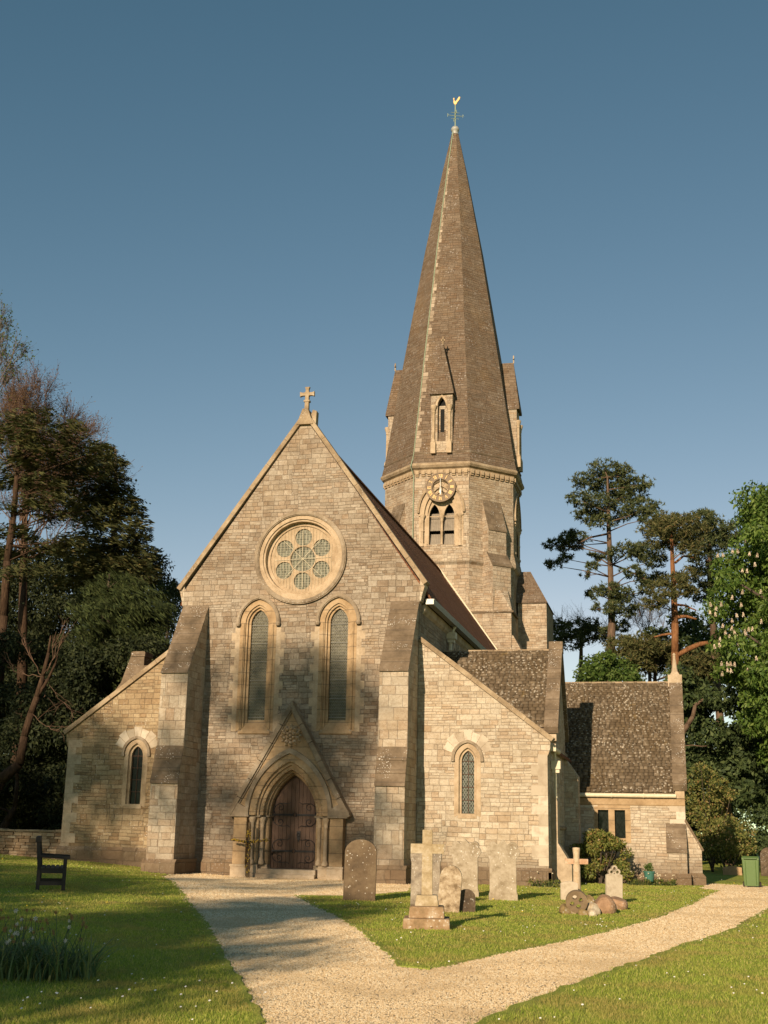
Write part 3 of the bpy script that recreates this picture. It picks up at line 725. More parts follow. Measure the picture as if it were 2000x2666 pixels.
for y in (7.4, 12.0, 17.0, 21.5):
    for dy in (-.55, .55):
        cw = MB(); pts = arch(.24, 8.0, 8.5, 6.9)
        cw.ring([(a, b2) for a, b2 in pts], arch(.42, 8.0, 8.72, 6.8), 0, .12, m=Matrix.Translation((4.21 + .03, y + dy, 0)) @ Matrix.Rotation(rad(90), 4, 'Z'))
        cwo = cw.build('clerestory_window', M_TRIM2, church)
        cg = MB(); cg.add([(4.226, y + dy + a, b2) for a, b2 in pts], [tuple(range(len(pts)))]); cg.build('glass', M_GLASSD, cwo)

# ---- tower and spire ----------------------------------------------------------------------------
TX, TY = 0.12, 29.78
def octp(ap, k=0):
    R = ap / math.cos(rad(22.5)); return [(TX + R * math.cos(rad(22.5 + 45 * i)), TY + R * math.sin(rad(22.5 + 45 * i))) for i in range(8)]
def T(angle):     # front (-Y) facing local frame at the tower axis, turned about it
    return Matrix.Translation((TX, TY, 0)) @ Matrix.Rotation(angle, 4, 'Z')
A0 = 3.78
bel = arch(1.0, 18.75, 20.45, 17.05)
t = MB()
hs = A0 * math.tan(rad(22.5))
for i in range(8):
    m = T(rad(45 * i))
    z0 = 8.0
    if i in (0, 2, 6): t.plate([(-hs, z0), (hs, z0), (hs, 21.3), (-hs, 21.3)], [bel], FY(-A0), m)
    else: t.add([(-hs, -A0, z0), (hs, -A0, z0), (hs, -A0, 21.3), (-hs, -A0, 21.3)], [(0, 1, 2, 3)], m)
tower = t.build('tower', M_TOWER, church)
def octring(levels, name, mat, parent, smooth=False):
    b = MB(); vs = []; fs = []
    for ap, z in levels: vs += [(x, y, z) for x, y in octp(ap)]
    for k in range(len(levels) - 1):
        for i in range(8):
            j = (i + 1) % 8; fs.append((k * 8 + i, k * 8 + j, k * 8 + 8 + j, k * 8 + 8 + i))
    b.add(vs, fs); return b.build(name, mat, parent)
octring([(A0, 15.9), (A0 + .13, 16.02), (A0 + .15, 16.12), (A0 + .02, 16.75), (A0, 16.8)], 'string_course', M_TOWER, tower)
octring([(A0, 21.18), (A0 + .06, 21.2), (A0 + .06, 21.42), (A0 + .20, 21.5), (A0 + .28, 21.62), (A0 + .26, 21.72), (A0 + .18, 21.8)], 'cornice', M_COPE, tower)
cb0 = MB(); cb0.box(-.10, .10, -.14, 0, 21.12, 21.34); cb0.box(-.10, .10, -.08, 0, 21.02, 21.12); cb0 = cb0.build('corbel', M_TRIM3, tower); first = True
for i in range(8):
    for j in range(9):
        if i in (3, 4, 5): continue
        o = cb0 if first else cb0.copy()
        if not first: C.objects.link(o)
        first = False
        o.matrix_local = T(rad(45 * i)) @ Matrix.Translation((-hs + .17 + j * (2 * hs - .34) / 8, -A0, 0))
prof = [(3.99, 21.72), (3.93, 22.05), (3.84, 22.42), (2.91, 28.8), (1.73, 36.5), (.72, 42.3), (.20, 45.0)]
spire = octring(prof, 'spire', M_SPIRE, church)
octring([(3.875, 22.34), (3.90, 22.40), (3.86, 22.46)], 'spire_band', M_WEATH, spire)
# belfry windows
for i in (0, 2, 6):
    m = T(rad(45 * i)); 
    h = MB(); h.ring(arch(1.24, 18.95, 20.72), arch(1.36, 18.95, 20.86), -A0 - .12, -A0, m=m)
    for s in (-1, 1): h.lathe([(0, -.08), (.07, -.05), (.08, .05), (0, .08)], 8, m=m @ Matrix.Translation((s * 1.30, -A0 - .08, 18.92)))
    bw = h.build('belfry_window', M_COPE, tower)
    f = MB(); f.ring(arch(.98, 18.75, 20.42, 18.75), arch(1.24, 18.75, 20.73, 18.75), -A0 - .03, -A0 + .12, m=m)
    f.ring(arch(.80, 18.75, 20.2, 18.75), arch(1.0, 18.75, 20.45, 18.75), -A0 + .10, -A0 + .30, m=m)
    for s in (-1, 1):
        f.box(min(s * .80, s * 1.22), max(s * .80, s * 1.22), -A0 - .02, -A0 + .3, 16.95, 17.12, m)
        f.box(min(s * .72, s * .98), max(s * .72, s * .98), -A0 + .12, -A0 + .32, 17.0, 18.75, m)
        f.box(min(s * 1.16, s * 1.26), max(s * 1.16, s * 1.26), -A0 - .015, -A0 + .05, 17.0, 18.75, m)
        f.box(min(s * .95, s * 1.28), max(s * .95, s * 1.28), -A0 - .10, -A0 + .12, 18.70, 18.80, m)
    f.plate(arch(.90, 18.72, 20.32, 18.70), [arch(.30, 18.80, 19.42, 18.74, cx=-.42), arch(.30, 18.80, 19.42, 18.74, cx=.42)], FY(-A0 + .22), m)
    for cx in (-.42, .42):
        f.ring(arch(.30, 18.72, 19.42, cx=cx), arch(.37, 18.72, 19.50, cx=cx), -A0 + .18, -A0 + .34, m=m)
    f.prism([(-A0 - .03, 16.78), (-A0 + .32, 16.78), (-A0 + .32, 17.05), (-A0 + .26, 17.05)], -1.26, 1.26, 'x', m)
    f.build('window_frame', M_TRIM3, bw)
    sh = MB()
    for x, y in ((-1.07, -A0 + .02), (1.07, -A0 + .02), (0, -A0 + .20)):
        sh.lathe([(.12, 16.95), (.12, 17.05), (.085, 17.1), (.075, 17.15), (.075, 17.82), (.095, 17.84), (.095, 17.9), (.075, 17.92), (.075, 18.42), (.10, 18.45), (.08, 18.5), (.11, 18.6), (.16, 18.70), (.16, 18.78)], 12, m=m @ Matrix.Translation((x, y, 0)))
    sh.build('shaft', M_TRIM3, bw, smooth=True)
    dk = MB(); dk.box(-.92, .92, -A0 + .9, -A0 + .95, 16.9, 20.4, m); dk.build('dark_opening', M_DARKV, bw)
    lv = MB()
    for cx in (-.40, .40):
        for za, zb in ((17.12, 17.76), (17.92, 18.95)):
            n = 26; vs = []; 
            for q in range(n + 1):
                x = cx - .32 + .64 * q / n; dd = .022 * math.sin(q * 2 * math.pi / 4.0)
                top = zb if zb < 18.8 else min(zb, 18.8 + .6 * (1 - abs(x - cx) / .33))
                vs += [(x, -A0 + .36 + dd, za + .015 * math.sin(q * 1.57)), (x, -A0 + .52 + dd, top)]
            lv.add(vs, [(2 * q, 2 * q + 2, 2 * q + 3, 2 * q + 1) for q in range(n)], m)
    lv.build('louvre', M_LOUV, bw)
# clock
def disc_ring(b, r0_, r1_, y0, y1, c, n=64): b.ring(circ(r0_, c[0], c[1], n), circ(r1_, c[0], c[1], n), y0, y1, True)
cc = (TX - .02, 20.31); cy = TY - A0 - .20
cl = MB(); disc_ring(cl, .50, .84, cy, cy + .05, cc); disc_ring(cl, .80, .86, cy - .03, cy + .06, cc); disc_ring(cl, .47, .51, cy - .02, cy + .06, cc)
for i in range(6):
    a = rad(60 * i + 30); b2 = rad(60 * i + 90)
    cl.cyl((cc[0] + .49 * math.cos(a), cy + .03, cc[1] + .49 * math.sin(a)), (cc[0] + .49 * math.cos(b2), cy + .03, cc[1] + .49 * math.sin(b2)), .012, n=5)
for a in (0, 60, 120): cl.cyl((cc[0] + .49 * math.cos(rad(a)), cy + .035, cc[1] + .49 * math.sin(rad(a))), (cc[0] - .49 * math.cos(rad(a)), cy + .035, cc[1] - .49 * math.sin(rad(a))), .010, n=5)
for s in (-.5, .5): cl.cyl((cc[0] + s, cy + .04, cc[1]), (cc[0] + s, cy + .24, cc[1]), .03, n=6)
clock = cl.build('clock_face', M_CLOCK, church)
NUM = ['XII', 'I', 'II', 'III', 'IIII', 'V', 'VI', 'VII', 'VIII', 'IX', 'X', 'XI']
for i, sN in enumerate(NUM):
    nm = MB()
    a = -rad(30 * i); m = Matrix.Translation((cc[0], cy - .012, cc[1])) @ Matrix.Rotation(-a, 4, 'Y')
    H = .105; wch = {'I': .052, 'V': .12, 'X': .12}; tot = sum(wch[q] for q in sN); x = -tot / 2
    def stroke(x0, x1, th):
        nm.add([(x0 - th, -.012, .655 - H), (x0 + th, -.012, .655 - H), (x1 + th, -.012, .655 + H), (x1 - th, -.012, .655 + H),
                (x0 - th, .012, .655 - H), (x0 + th, .012, .655 - H), (x1 + th, .012, .655 + H), (x1 - th, .012, .655 + H)],
               [(0, 1, 2, 3), (7, 6, 5, 4), (0, 4, 5, 1), (1, 5, 6, 2), (2, 6, 7, 3), (3, 7, 4, 0)], m)
    for q in sN:
        xm = x + wch[q] / 2
        if q == 'I': stroke(xm, xm, .017)
        elif q == 'V': stroke(xm, xm - .045, .016); stroke(xm, xm + .045, .010)
        else: stroke(xm + .042, xm - .042, .016); stroke(xm - .042, xm + .042, .010)
        x += wch[q]
    nm.build('numeral', M_GOLD, clock)
hd = MB(); hd.prism([(cc[0] - .035, cc[1]), (cc[0] + .035, cc[1]), (cc[0] + .05, cc[1] - .30), (cc[0], cc[1] - .48), (cc[0] - .05, cc[1] - .30)], cy - .05, cy - .03, 'y')
hd.build('clock_hand', M_WHITE, clock)
hd = MB(); hd.prism([(cc[0] - .02, cc[1] - .14), (cc[0] + .02, cc[1] - .14), (cc[0] + .022, cc[1] + .4), (cc[0], cc[1] + .70), (cc[0] - .022, cc[1] + .4)], cy - .075, cy - .055, 'y')
hd.build('clock_hand', M_LEAD, clock)
# lucarnes on the four cardinal faces of the spire
for i in (0, 2, 6, 4):
    m = T(rad(45 * i)); yf = -3.90
    b = MB(); o_ = arch(.24, 25.12, 25.68, 23.05)
    b.plate([(-.62, 22.4), (.62, 22.4), (.62, 25.9), (-.62, 25.9)], [o_], FY(yf), m)
    for s in (-1, 1): b.add([(s * .62, yf, 22.4), (s * .62, yf + 1.1, 22.4), (s * .62, yf + 1.1, 25.9), (s * .62, yf, 25.9)], [(0, 1, 2, 3)], m)
    b.band(o_, o_, FY(yf), FY(yf + .35), m=m)
    lu = b.build('lucarne', M_TOWER, spire)
    rf = MB(); e = .70
    rf.add([(-e, yf - .16, 25.86), (e, yf - .16, 25.86), (e, -2.9, 25.9), (-e, -2.9, 25.9), (0, yf + .24, 29.05), (0, -2.3, 29.05), (-e, yf - .16, 26.0), (e, yf - .16, 26.0)], [(0, 1, 7, 6), (6, 7, 4), (7, 2, 5, 4), (2, 7, 1), (6, 4, 5, 3), (3, 6, 0), (0, 3, 2, 1)], m)
    rf.build('lucarne_roof', M_SPIRE, lu)
    x_ = MB(); x_.box(-.03, .03, yf + .2, yf + .27, 29.0, 29.5, m); x_.box(-.12, .12, yf + .2, yf + .27, 29.24, 29.34, m); x_.build('finial_cross', M_COPE, lu)
    sf = MB()
    for s in (-1, 1):
        sf.lathe([(.13, 22.95), (.13, 23.02), (.10, 23.08), (.085, 23.15), (.085, 24.72), (.11, 24.76), (.10, 24.84), (.16, 25.02), (.18, 25.10), (.18, 25.18)], 12, m=m @ Matrix.Translation((s * .46, yf - .06, 0)))
        sf.box(s * .46 - .14, s * .46 + .14, yf - .2, yf + .02, 22.3, 22.95, m)
    sf.ring(arch(.25, 25.14, 25.70), arch(.36, 25.14, 25.84), yf - .05, yf, m=m)
    sf.build('shaft', M_TRIM3, lu, smooth=False)
    dk = MB(); dk.box(-.3, .3, yf + .26, yf + .30, 22.9, 25.25, m); dk.box(-.3, .3, yf + .34, yf + .36, 25.0, 25.85, m); dk.build('opening', M_TOWER, lu)
    dk = MB(); dk.box(-.115, .115, yf + .24, yf + .255, 23.05, 25.05, m); dk.box(-.22, .22, yf + .325, yf + .335, 25.26, 25.7, m); dk.build('slit', M_DARKV, lu)
# weathercock, cap, lightning conductor
cap = MB(); cap.lathe([(.24, 44.9), (.20, 45.15), (.26, 45.2), (.27, 45.32), (.2, 45.45), (.05, 45.5)], 12, (TX, TY, 0)); capo = cap.build('spire_cap', M_LEAD, spire, smooth=True)
wr = MB(); wr.cyl((TX, TY, 45.4), (TX, TY, 47.1), .035, n=6)
for a in (20, 110): 
    dx, dy = math.cos(rad(a)) * .45, math.sin(rad(a)) * .45
    wr.cyl((TX - dx, TY - dy, 46.30), (TX + dx, TY + dy, 46.30), .018, n=5)
    wr.cyl((TX - dx * .6, TY - dy * .6, 46.52), (TX + dx * .6, TY + dy * .6, 46.52), .014, n=5); wr.cyl((TX - dx * .6, TY - dy * .6, 46.08), (TX + dx * .6, TY + dy * .6, 46.08), .014, n=5)
    for s in (-1, 1):
        x, y = TX + s * dx * 1.1, TY + s * dy * 1.1
        wr.cyl((x, y, 46.18), (x, y, 46.42), .015, n=5); wr.cyl((x, y, 46.42), (x + dx * .15, y + dy * .15, 46.30), .012, n=5)
vane = wr.build('weather_vane', M_VERD, spire)
ck = MB(); ck.prism([(.0, 47.08), (.10, 47.12), (.16, 47.26), (.38, 47.55), (.44, 47.78), (.30, 47.82), (.14, 47.55), (.0, 47.40), (-.07, 47.55), (-.05, 47.72), (-.14, 47.78), (-.20, 47.66), (-.15, 47.56), (-.17, 47.34), (-.10, 47.14)], -.05, .05, 'y', Matrix.Translation((TX, TY, 47.08)) @ Matrix.Scale(.78, 4) @ Matrix.Translation((0, 0, -47.08)))
ck.build('weathercock', M_GOLD, vane, bevel=.02)
ld = MB(); pts = []
for ap, z in reversed(prof[1:]):
    R = (ap + .035) / math.cos(rad(22.5)); a = rad(247.5); pts.append((TX + R * math.cos(a), TY + R * math.sin(a), z, .026 if z > 24 else .024))
for z, ap in ((21.9, 4.0), (21.55, 4.12), (21.1, A0 + .05), (14.5, A0 + .05)):
    R = (ap + .03) / math.cos(rad(22.5)); a = rad(247.5); pts.append((TX + R * math.cos(a), TY + R * math.sin(a), z, .028))
ld.tube(pts, 5); ld.build('lightning_conductor', M_VERD, spire)
es = MB(); rg = random.Random(5); z = 22.5; i = 0
def edge_pt(z, t, off=.012):
    for (a0, z0), (a1, z1) in zip(prof[:-1], prof[1:]):
        if z0 <= z <= z1: ap = a0 + (a1 - a0) * (z - z0) / (z1 - z0); break
    hw = ap * math.tan(rad(22.5)); return (TX - hw + t, TY - ap - off, z)
while z < 42:
    h_ = rg.uniform(.18, .30); w_ = rg.uniform(.05, .40) * (1 - (z - 22) / 30)
    es.add([edge_pt(z + .01, 0), edge_pt(z + .01, w_), edge_pt(z + h_, w_), edge_pt(z + h_, 0)], [(0, 1, 2, 3)]); z += h_ + .012
es.build('edge_stones', M_EDGE, spire)
# diagonal tower buttresses in three stages
for i in (1, 7, 3, 5):
    m = T(rad(45 * i)); b = MB(); A = -A0
    b.prism([(A + .1, 13.0), (A - .95, 13.0), (A - .95, 15.8), (A - .55, 16.5), (A - .55, 17.9), (A + .02, 19.7)], -.62, .62, 'x', m)
    bo = b.build('tower_buttress', M_TOWER, tower)
    wt = MB(); wt.prism([(A - .60, 17.86), (A + .03, 19.72), (A + .03, 19.80), (A - .60, 17.95)], -.64, .64, 'x', m); wt.build('weathering', M_WEATH, bo); wt = MB()
    wt.prism([(A - 1.0, 15.78), (A - .5, 16.55), (A - .5, 16.62), (A - 1.0, 15.90)], -.70, .70, 'x', m)
    wt.build('weathering', M_WEATH, bo)
for i in range(4):      # sloping broaches over the corners of the square base
    m = T(rad(90 * i)); b = MB()
    b.add([(1.50, -3.76, 13.2), (3.96, -3.76, 13.2), (3.96, -1.50, 13.2), (1.56, -3.74, 14.4), (3.66, -3.30, 14.4), (3.30, -3.66, 14.4), (3.74, -1.56, 14.4), (1.5, -1.5, 13.2), (2.4, -2.4, 14.4)], [(0, 1, 5, 3), (1, 4, 5), (1, 2, 6, 4), (3, 5, 4, 6, 8), (0, 3, 8, 7), (2, 7, 8, 6)], m)
    b.build('broach', M_TOWER, tower)
    b = MB(); b.prism([(1.46, -3.82), (4.03, -3.82), (4.03, -1.46), (3.9, -1.46), (3.9, -3.7), (1.46, -3.7)], 13.14, 13.24, 'z', m); b.build('string_course', M_WEATH, tower)
sq = MB()
sq.prism([(TX - 3.9, 26.04), (TX + 3.9, 26.04), (TX + 3.9, 33.5), (TX - 3.9, 33.5)], -.4, 13.2, 'z'); sq.build('tower_base', M_TOWER, tower)
fl = MB()
for s in (-1, 1):
    q = [(0, 15.70), (s * 4.55, 9.20), (s * 4.55, 9.30), (s * .0, 15.80)]
    fl.prism(q, 25.90, 26.02, 'y')
fl.build('roof_flashing', M_CREAM, tower)
# stair turret south of the tower
tt = MB(); tt.prism([(4.0, 29.2), (5.62, 29.2), (5.62, 33.2), (4.0, 33.2)], -.4, 14.25, 'z')
turret = tt.build('stair_turret', M_TOWER, church)
tr_ = MB(); tr_.add([(3.9, 29.1, 14.2), (5.7, 29.1, 14.2), (5.7, 33.3, 14.2), (3.9, 33.3, 14.2), (3.9, 30.3, 16.25), (4.62, 30.3, 16.25), (4.62, 32.2, 16.25), (3.9, 32.2, 16.25)], [(0, 1, 5, 4), (1, 2, 6, 5), (2, 3, 7, 6), (4, 5, 6, 7), (0, 3, 2, 1)])
tr_.build('turret_roof', M_SPIRE, turret)
sp_ = MB(); sp_.prism([(3.9, 8), (5.6, 8), (4.75, 10.7), (4.1, 11.9), (3.9, 11.9)], 26.12, 29.0, 'y')
if 0: sp_.add([(3.8, 26.0, 8), (5.0, 26.0, 8), (4.45, 26.3, 12.6), (3.8, 26.3, 13.0), (3.8, 29.3, 8), (5.0, 29.3, 8), (4.45, 29.3, 12.6), (3.8, 29.3, 13.0)], [(0, 1, 2, 3), (1, 5, 6, 2), (3, 2, 6, 7), (5, 4, 7, 6)])
sp_.build('tower_splay', M_TOWER, turret)

# ---- slate roofs ------------------------------------------------------------------------------------
def slate_roof(x0, x1, y_e, z_e, y_r, z_r, name, parent, seed):
    """west slope, eaves (y_e,z_e) to ridge (y_r,z_r), real overlapping stone slates; plus a plain east slope"""
    rng = np.random.default_rng(seed); L = math.hypot(y_r - y_e, z_r - z_e); dy, dz = (y_r - y_e) / L, (z_r - z_e) / L
    ny, nz = -dz, dy
    V = []; F = []; s = 0.0
    while s < L - .02:
        gsz = 0.155 - 0.05 * s / L; x = x0 - rng.uniform(0, .2)
        while x < x1:
            wd = rng.uniform(.13, .26); xa, xb = max(x, x0), min(x + wd - .012, x1); x += wd
            if xb - xa < .04: continue
            t = rng.uniform(.034, .05); lift = rng.uniform(.03, .042); js = rng.uniform(-.010, .010); sk = rng.uniform(-.008, .008)
            s0 = s + js; s1 = min(s + gsz + .06, L)
            b = len(V)
            for (ss, h0) in ((s0, lift), (s1, .004)):
                for xx, k in ((xa, -sk), (xb, sk)):
                    for hh in (h0, h0 + t):
                        V.append((xx, y_e + dy * (ss + k) + ny * hh, z_e + dz * (ss + k) + nz * hh))
            # order: s0xa lo,hi ; s0xb lo,hi ; s1xa lo,hi ; s1xb lo,hi
            F += [(b + 1, b + 3, b + 7, b + 5), (b, b + 2, b + 3, b + 1), (b, b + 1, b + 5, b + 4), (b + 2, b + 6, b + 7, b + 3), (b + 4, b + 5, b + 7, b + 6), (b, b + 4, b + 6, b + 2)]
        s += gsz
    o = np_mesh(name, np.array(V), np.array(F), M_SLATE, parent)
    e = MB(); e.prism([(y_e, z_e), (y_r, z_r), (2 * y_r - y_e, z_e), (2 * y_r - y_e, z_e - .1), (y_r, z_r - .12), (y_e, z_e - .1)], x0, x1, 'x')
    e.build('roof_deck', M_WEATH, o)
    rt_ = MB(); x = x0
    while x < x1:
        wd = random.uniform(.38, .52); rt_.prism([(y_r - .15, z_r - .16), (y_r - .02, z_r + .07), (y_r + .02, z_r + .07), (y_r + .15, z_r - .16), (y_r, z_r)], x, min(x + wd - .015, x1), 'x'); x += wd
    rt_.build('ridge_tiles', M_COPE, o)
    return o
random.seed(11)
# transept (south porch arm)
TE, TR = 2.35, 4.45
tw = MB(); tw.prism([(TE + .25, -.4), (TR + TR - TE - .25, -.4), (TR + TR - TE - .25, 5.0), (TR, 7.9), (TE + .25, 5.0)], 4.3, 8.46, 'x')
trans = tw.build('transept_wall', M_AISLE, church)
slate_roof(4.25, 8.12, TE, 5.02, TR, 7.95, 'transept_roof', church, 1)
def gable_cope(x0, x1, ye, ze, yr, zr, th, name):
    b = MB(); n = 6
    for s in (1, -1):
        for i in range(n):
            a, e = i / n, (i + 1) / n - .004
            ya, yb = ye + (yr - ye) * a, ye + (yr - ye) * e; za, zb = ze + (zr - ze) * a, ze + (zr - ze) * e
            if s < 0: ya, yb = 2 * yr - ya, 2 * yr - yb
            k = s * th * .8; kz = th * .6; j = random.uniform(-.01, .01)
            b.prism([(ya, za - .12), (yb, zb - .12), (yb - k, zb + kz + j), (ya - k, za + kz + j)], x0, x1, 'x')
    return b.build(name, M_WEATH, church, bevel=.012)
gable_cope(8.10, 8.58, TE - .06, 4.98, TR, 7.98, .14, 'transept_coping')
ts = MB(); ts.box(8.10, 8.60, TR - .22, TR + .22, 7.85, 8.28, top=(.0, .0, .1, .1)); ts.build('apex_stone', M_WEATH, church, bevel=.02)
kb = MB(); kb.box(8.12, 8.50, TE + .02, TE + .3, 4.62, 4.98); kb.build('kneeler', M_TRIM2, church)
# buttress of the transept and string along its south side
sb = MB(); sb.prism([(8.42, -.4), (9.05, -.4), (9.05, .62), (8.62, 1.30), (8.62, 2.6), (8.42, 3.1)], 1.05, 1.75, 'y')
sb.build('aisle_buttress', M_TRIM2, church)
sb = MB(); sb.prism([(8.44, -.4), (8.95, -.4), (8.95, 3.6), (8.46, 4.3)], 5.7, 6.5, 'y'); sb.build('transept_buttress', M_AISLE, church)
st_ = MB(); st_.prism([(8.44, 1.70), (8.53, 1.73), (8.53, 1.80), (8.44, 1.84)], 1.8, 6.5, 'y'); st_.build('string_course', M_COPE, church)
# aisle gutter, hopper, pipe
g_ = MB(); g_.tube([(8.56, .45, 4.24, .085), (8.56, 2.4, 4.24, .085)], 10); g_.box(8.47, 8.66, .40, .47, 4.15, 4.34); g_.build('gutter', M_CREAM, church)
g_ = MB(); g_.box(8.44, 8.74, 1.0, 1.28, 3.62, 3.88); g_.box(8.48, 8.70, 1.05, 1.24, 3.50, 3.62); g_.tube([(8.56, 1.14, .6, .045), (8.56, 1.14, 3.5, .045)], 8); g_.tube([(8.56, 1.14, 3.9, .04), (8.56, 1.0, 4.2, .04)], 8)
for z in (1.7, 2.7): g_.cyl((8.56, 1.14, z), (8.56, 1.14, z + .06), .065, n=8)
g_.build('downpipe', M_CREAM, church)

# ---- vestry -------------------------------------------------------------------------------------------
VY, VR = 7.0, 10.1
VX0, VX1 = 8.0, 12.66
v_ = MB()
wins = [[(9.55, 1.20), (9.93, 1.20), (9.93, 2.46), (9.55, 2.46)], [(10.15, 1.47), (10.53, 1.47), (10.53, 2.46), (10.15, 2.46)]]
wins[0] = [(9.55, 1.47), (9.93, 1.47), (9.93, 2.46), (9.55, 2.46)]
v_.plate([(VX0, -.5), (VX1, -.5), (VX1, 3.12), (VX0, 3.12)], wins, FY(VY))
for q in wins: v_.band(q, q, FY(VY), FY(VY + .32), True)
v_.prism([(VY + .02, -.5), (2 * VR - VY, -.5), (2 * VR - VY, 3.0), (VR, 7.2), (VY + .02, 3.0)], VX1 - .4, VX1 - .001, 'x')
v_.add([(VX0, 2 * VR - VY, -.5), (VX1, 2 * VR - VY, -.5), (VX1, 2 * VR - VY, 3.1), (VX0, 2 * VR - VY, 3.1)], [(0, 1, 2, 3)])
vest = v_.build('vestry_wall', M_AISLE, church)
slate_roof(7.6, 12.30, VY - .12, 3.06, VR, 7.42, 'vestry_roof', church, 2)
gable_cope(12.26, 12.76, VY - .12, 3.28, VR, 7.50, .16, 'vestry_coping')
fn = MB(); fn.box(12.22, 12.76, VR - .28, VR + .28, 7.25, 7.72); fn.box(12.30, 12.68, VR - .2, VR + .2, 7.72, 7.86, top=(.08, .08, .08, .08))
fn.lathe([(.13, 7.86), (.10, 8.05), (.055, 8.4), (.05, 8.5), (.07, 8.53), (.03, 8.6), (0, 8.62)], 8, (12.49, VR, 0)); fn.build('finial', M_TRIM2, church)
sc_ = MB(); sc_.prism([(VY, 2.62), (VY - .03, 2.66), (VY - .05, 2.86), (VY, 2.90)], VX0, VX1 + .004, 'x'); sc_.build('eaves_course', M_TRIM, church)
vk = MB(); vk.box(12.34, VX1, VY - .08, VY, 2.90, 3.22); vk.build('kneeler', M_TRIM3, church)
gu = MB(); gu.tube([(8.2, VY - .13, 2.98, .075), (12.36, VY - .13, 2.98, .075)], 10)
for x in (8.9, 10.05, 11.2): gu.cyl((x, VY - .13, 2.98), (x + .04, VY - .13, 2.98), .09, n=10)
gu.build('gutter', M_CREAM, church)
vp = MB(); vp.box(8.34, 8.66, VY - .26, VY, 2.42, 2.60); vp.box(8.40, 8.60, VY - .2, VY, 2.25, 2.42); vp.tube([(8.50, VY - .09, -.2, .055), (8.50, VY - .09, 2.3, .055)], 10); vp.tube([(8.5, VY - .1, 2.6, .05), (8.5, VY - .12, 2.95, .05)], 8); vp.build('downpipe', M_BLUEP, church)
wf = MB()
fx = [(9.42, 9.55, 1.40, 2.58), (9.93, 10.15, 1.47, 2.46), (10.53, 10.72, 1.30, 2.62)]
for a, b2, z0, z1 in fx: wf.box(a, b2, VY - .006, VY + .30, z0, z1)
wf.box(9.55, 10.53, VY - .006, VY + .30, 2.46, 2.62); wf.box(9.55, 10.53, VY - .03, VY + .30, 1.36, 1.46)
vw = wf.build('vestry_window', M_TRIM, church)
for q in wins:
    gl = MB(); gl.add([(a, VY + .20, b2) for a, b2 in q], [(0, 1, 2, 3)]); gl.build('glass', M_GLASSD, vw)
qd = MB(); z = .3; i = 0
while z < 2.5:
    hh = random.choice((.28, .34)); ww = .55 if i % 2 else .32; qd.box(VX1 - ww, VX1 + .004, VY - .006, VY + .05, z + .004, z + hh); z += hh; i += 1
qd.build('quoins', M_QUOIN, church)
vb = MB(); vb.prism([(VY, -.5), (VY - .45, -.5), (VY - .45, 1.05), (VY, 2.0)], 11.97, 12.66, 'x'); vbo = vb.build('vestry_buttress', M_AISLE, church)
wt = MB(); weathering(wt, 11.97, 12.66, VY - .47, 1.02, VY, 2.0, 3); wt.build('weathering', M_WEATH, vbo)
vb = MB(); vb.prism([(12.66, -.5), (13.18, -.5), (13.18, 1.10), (12.66, 2.10)], VY + .02, VY + .72, 'y'); vbo = vb.build('vestry_buttress', M_AISLE, church)
wt = MB(); wt.prism([(12.62, 2.10), (13.22, 1.06), (13.26, 1.12), (12.66, 2.2)], VY - .01, VY + .75, 'y'); wt.build('weathering', M_WEATH, vbo)
vpl = MB(); vpl.prism([(VY, -.5), (VY - .10, -.5), (VY - .10, .16), (VY, .28)], VX0 + .5, 11.9, 'x'); vpl.prism([(VY, -.5), (VY - .56, -.5), (VY - .56, .18), (VY - .45, .3), (VY, .3)], 11.86, 12.78, 'x'); vpl.prism([(12.66, -.5), (13.29, -.5), (13.29, .2), (13.18, .32), (12.66, .32)], VY - .08, VY + .8, 'y')
vpl.build('plinth', M_PLINTH, church)
# stub of the north arm behind the left aisle
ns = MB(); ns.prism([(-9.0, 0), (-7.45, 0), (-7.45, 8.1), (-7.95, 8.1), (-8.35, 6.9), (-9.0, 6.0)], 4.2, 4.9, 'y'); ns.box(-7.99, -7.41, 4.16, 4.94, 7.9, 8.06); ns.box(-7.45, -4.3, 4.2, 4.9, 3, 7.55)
ns.build('north_porch_gable', M_WEATH, church)  # darker slab stone puts the stub's shade into its colour
# ------------------------------------------------------------------ ground, path, sky-line
def lawn_mat():
    N = NT('lawn'); P = N.obj()
    a = N.noise(P, 0.45, 4, 0.6); b = N.noise(P, 2.4, 5, 0.7); f = N.noise(P, 28, 4, 0.75)
    mp = N.n('ShaderNodeMapping'); N.set(mp.inputs[0], P); mp.inputs['Scale'].default_value = (0.9, 0.35, 1); st = N.noise(mp.outputs[0], 1.6, 3)
    c = N.ramp(N.m('ADD', N.m('MULTIPLY', a, .35), N.m('ADD', N.m('MULTIPLY', b, .35), N.m('MULTIPLY', f, .3))), [(0.30, (0.15, 0.195, 0.03)), (0.45, (0.25, 0.295, 0.048)), (0.58, (0.35, 0.37, 0.075)), (0.72, (0.42, 0.38, 0.115))])
    c = N.mix(N.m('MULTIPLY', N.fr(st, .52, .70), .55), c, (0.235, 0.165, 0.070))
    N.principled(c, .95, N.bump(f, .03), spec=.1); return N.mat
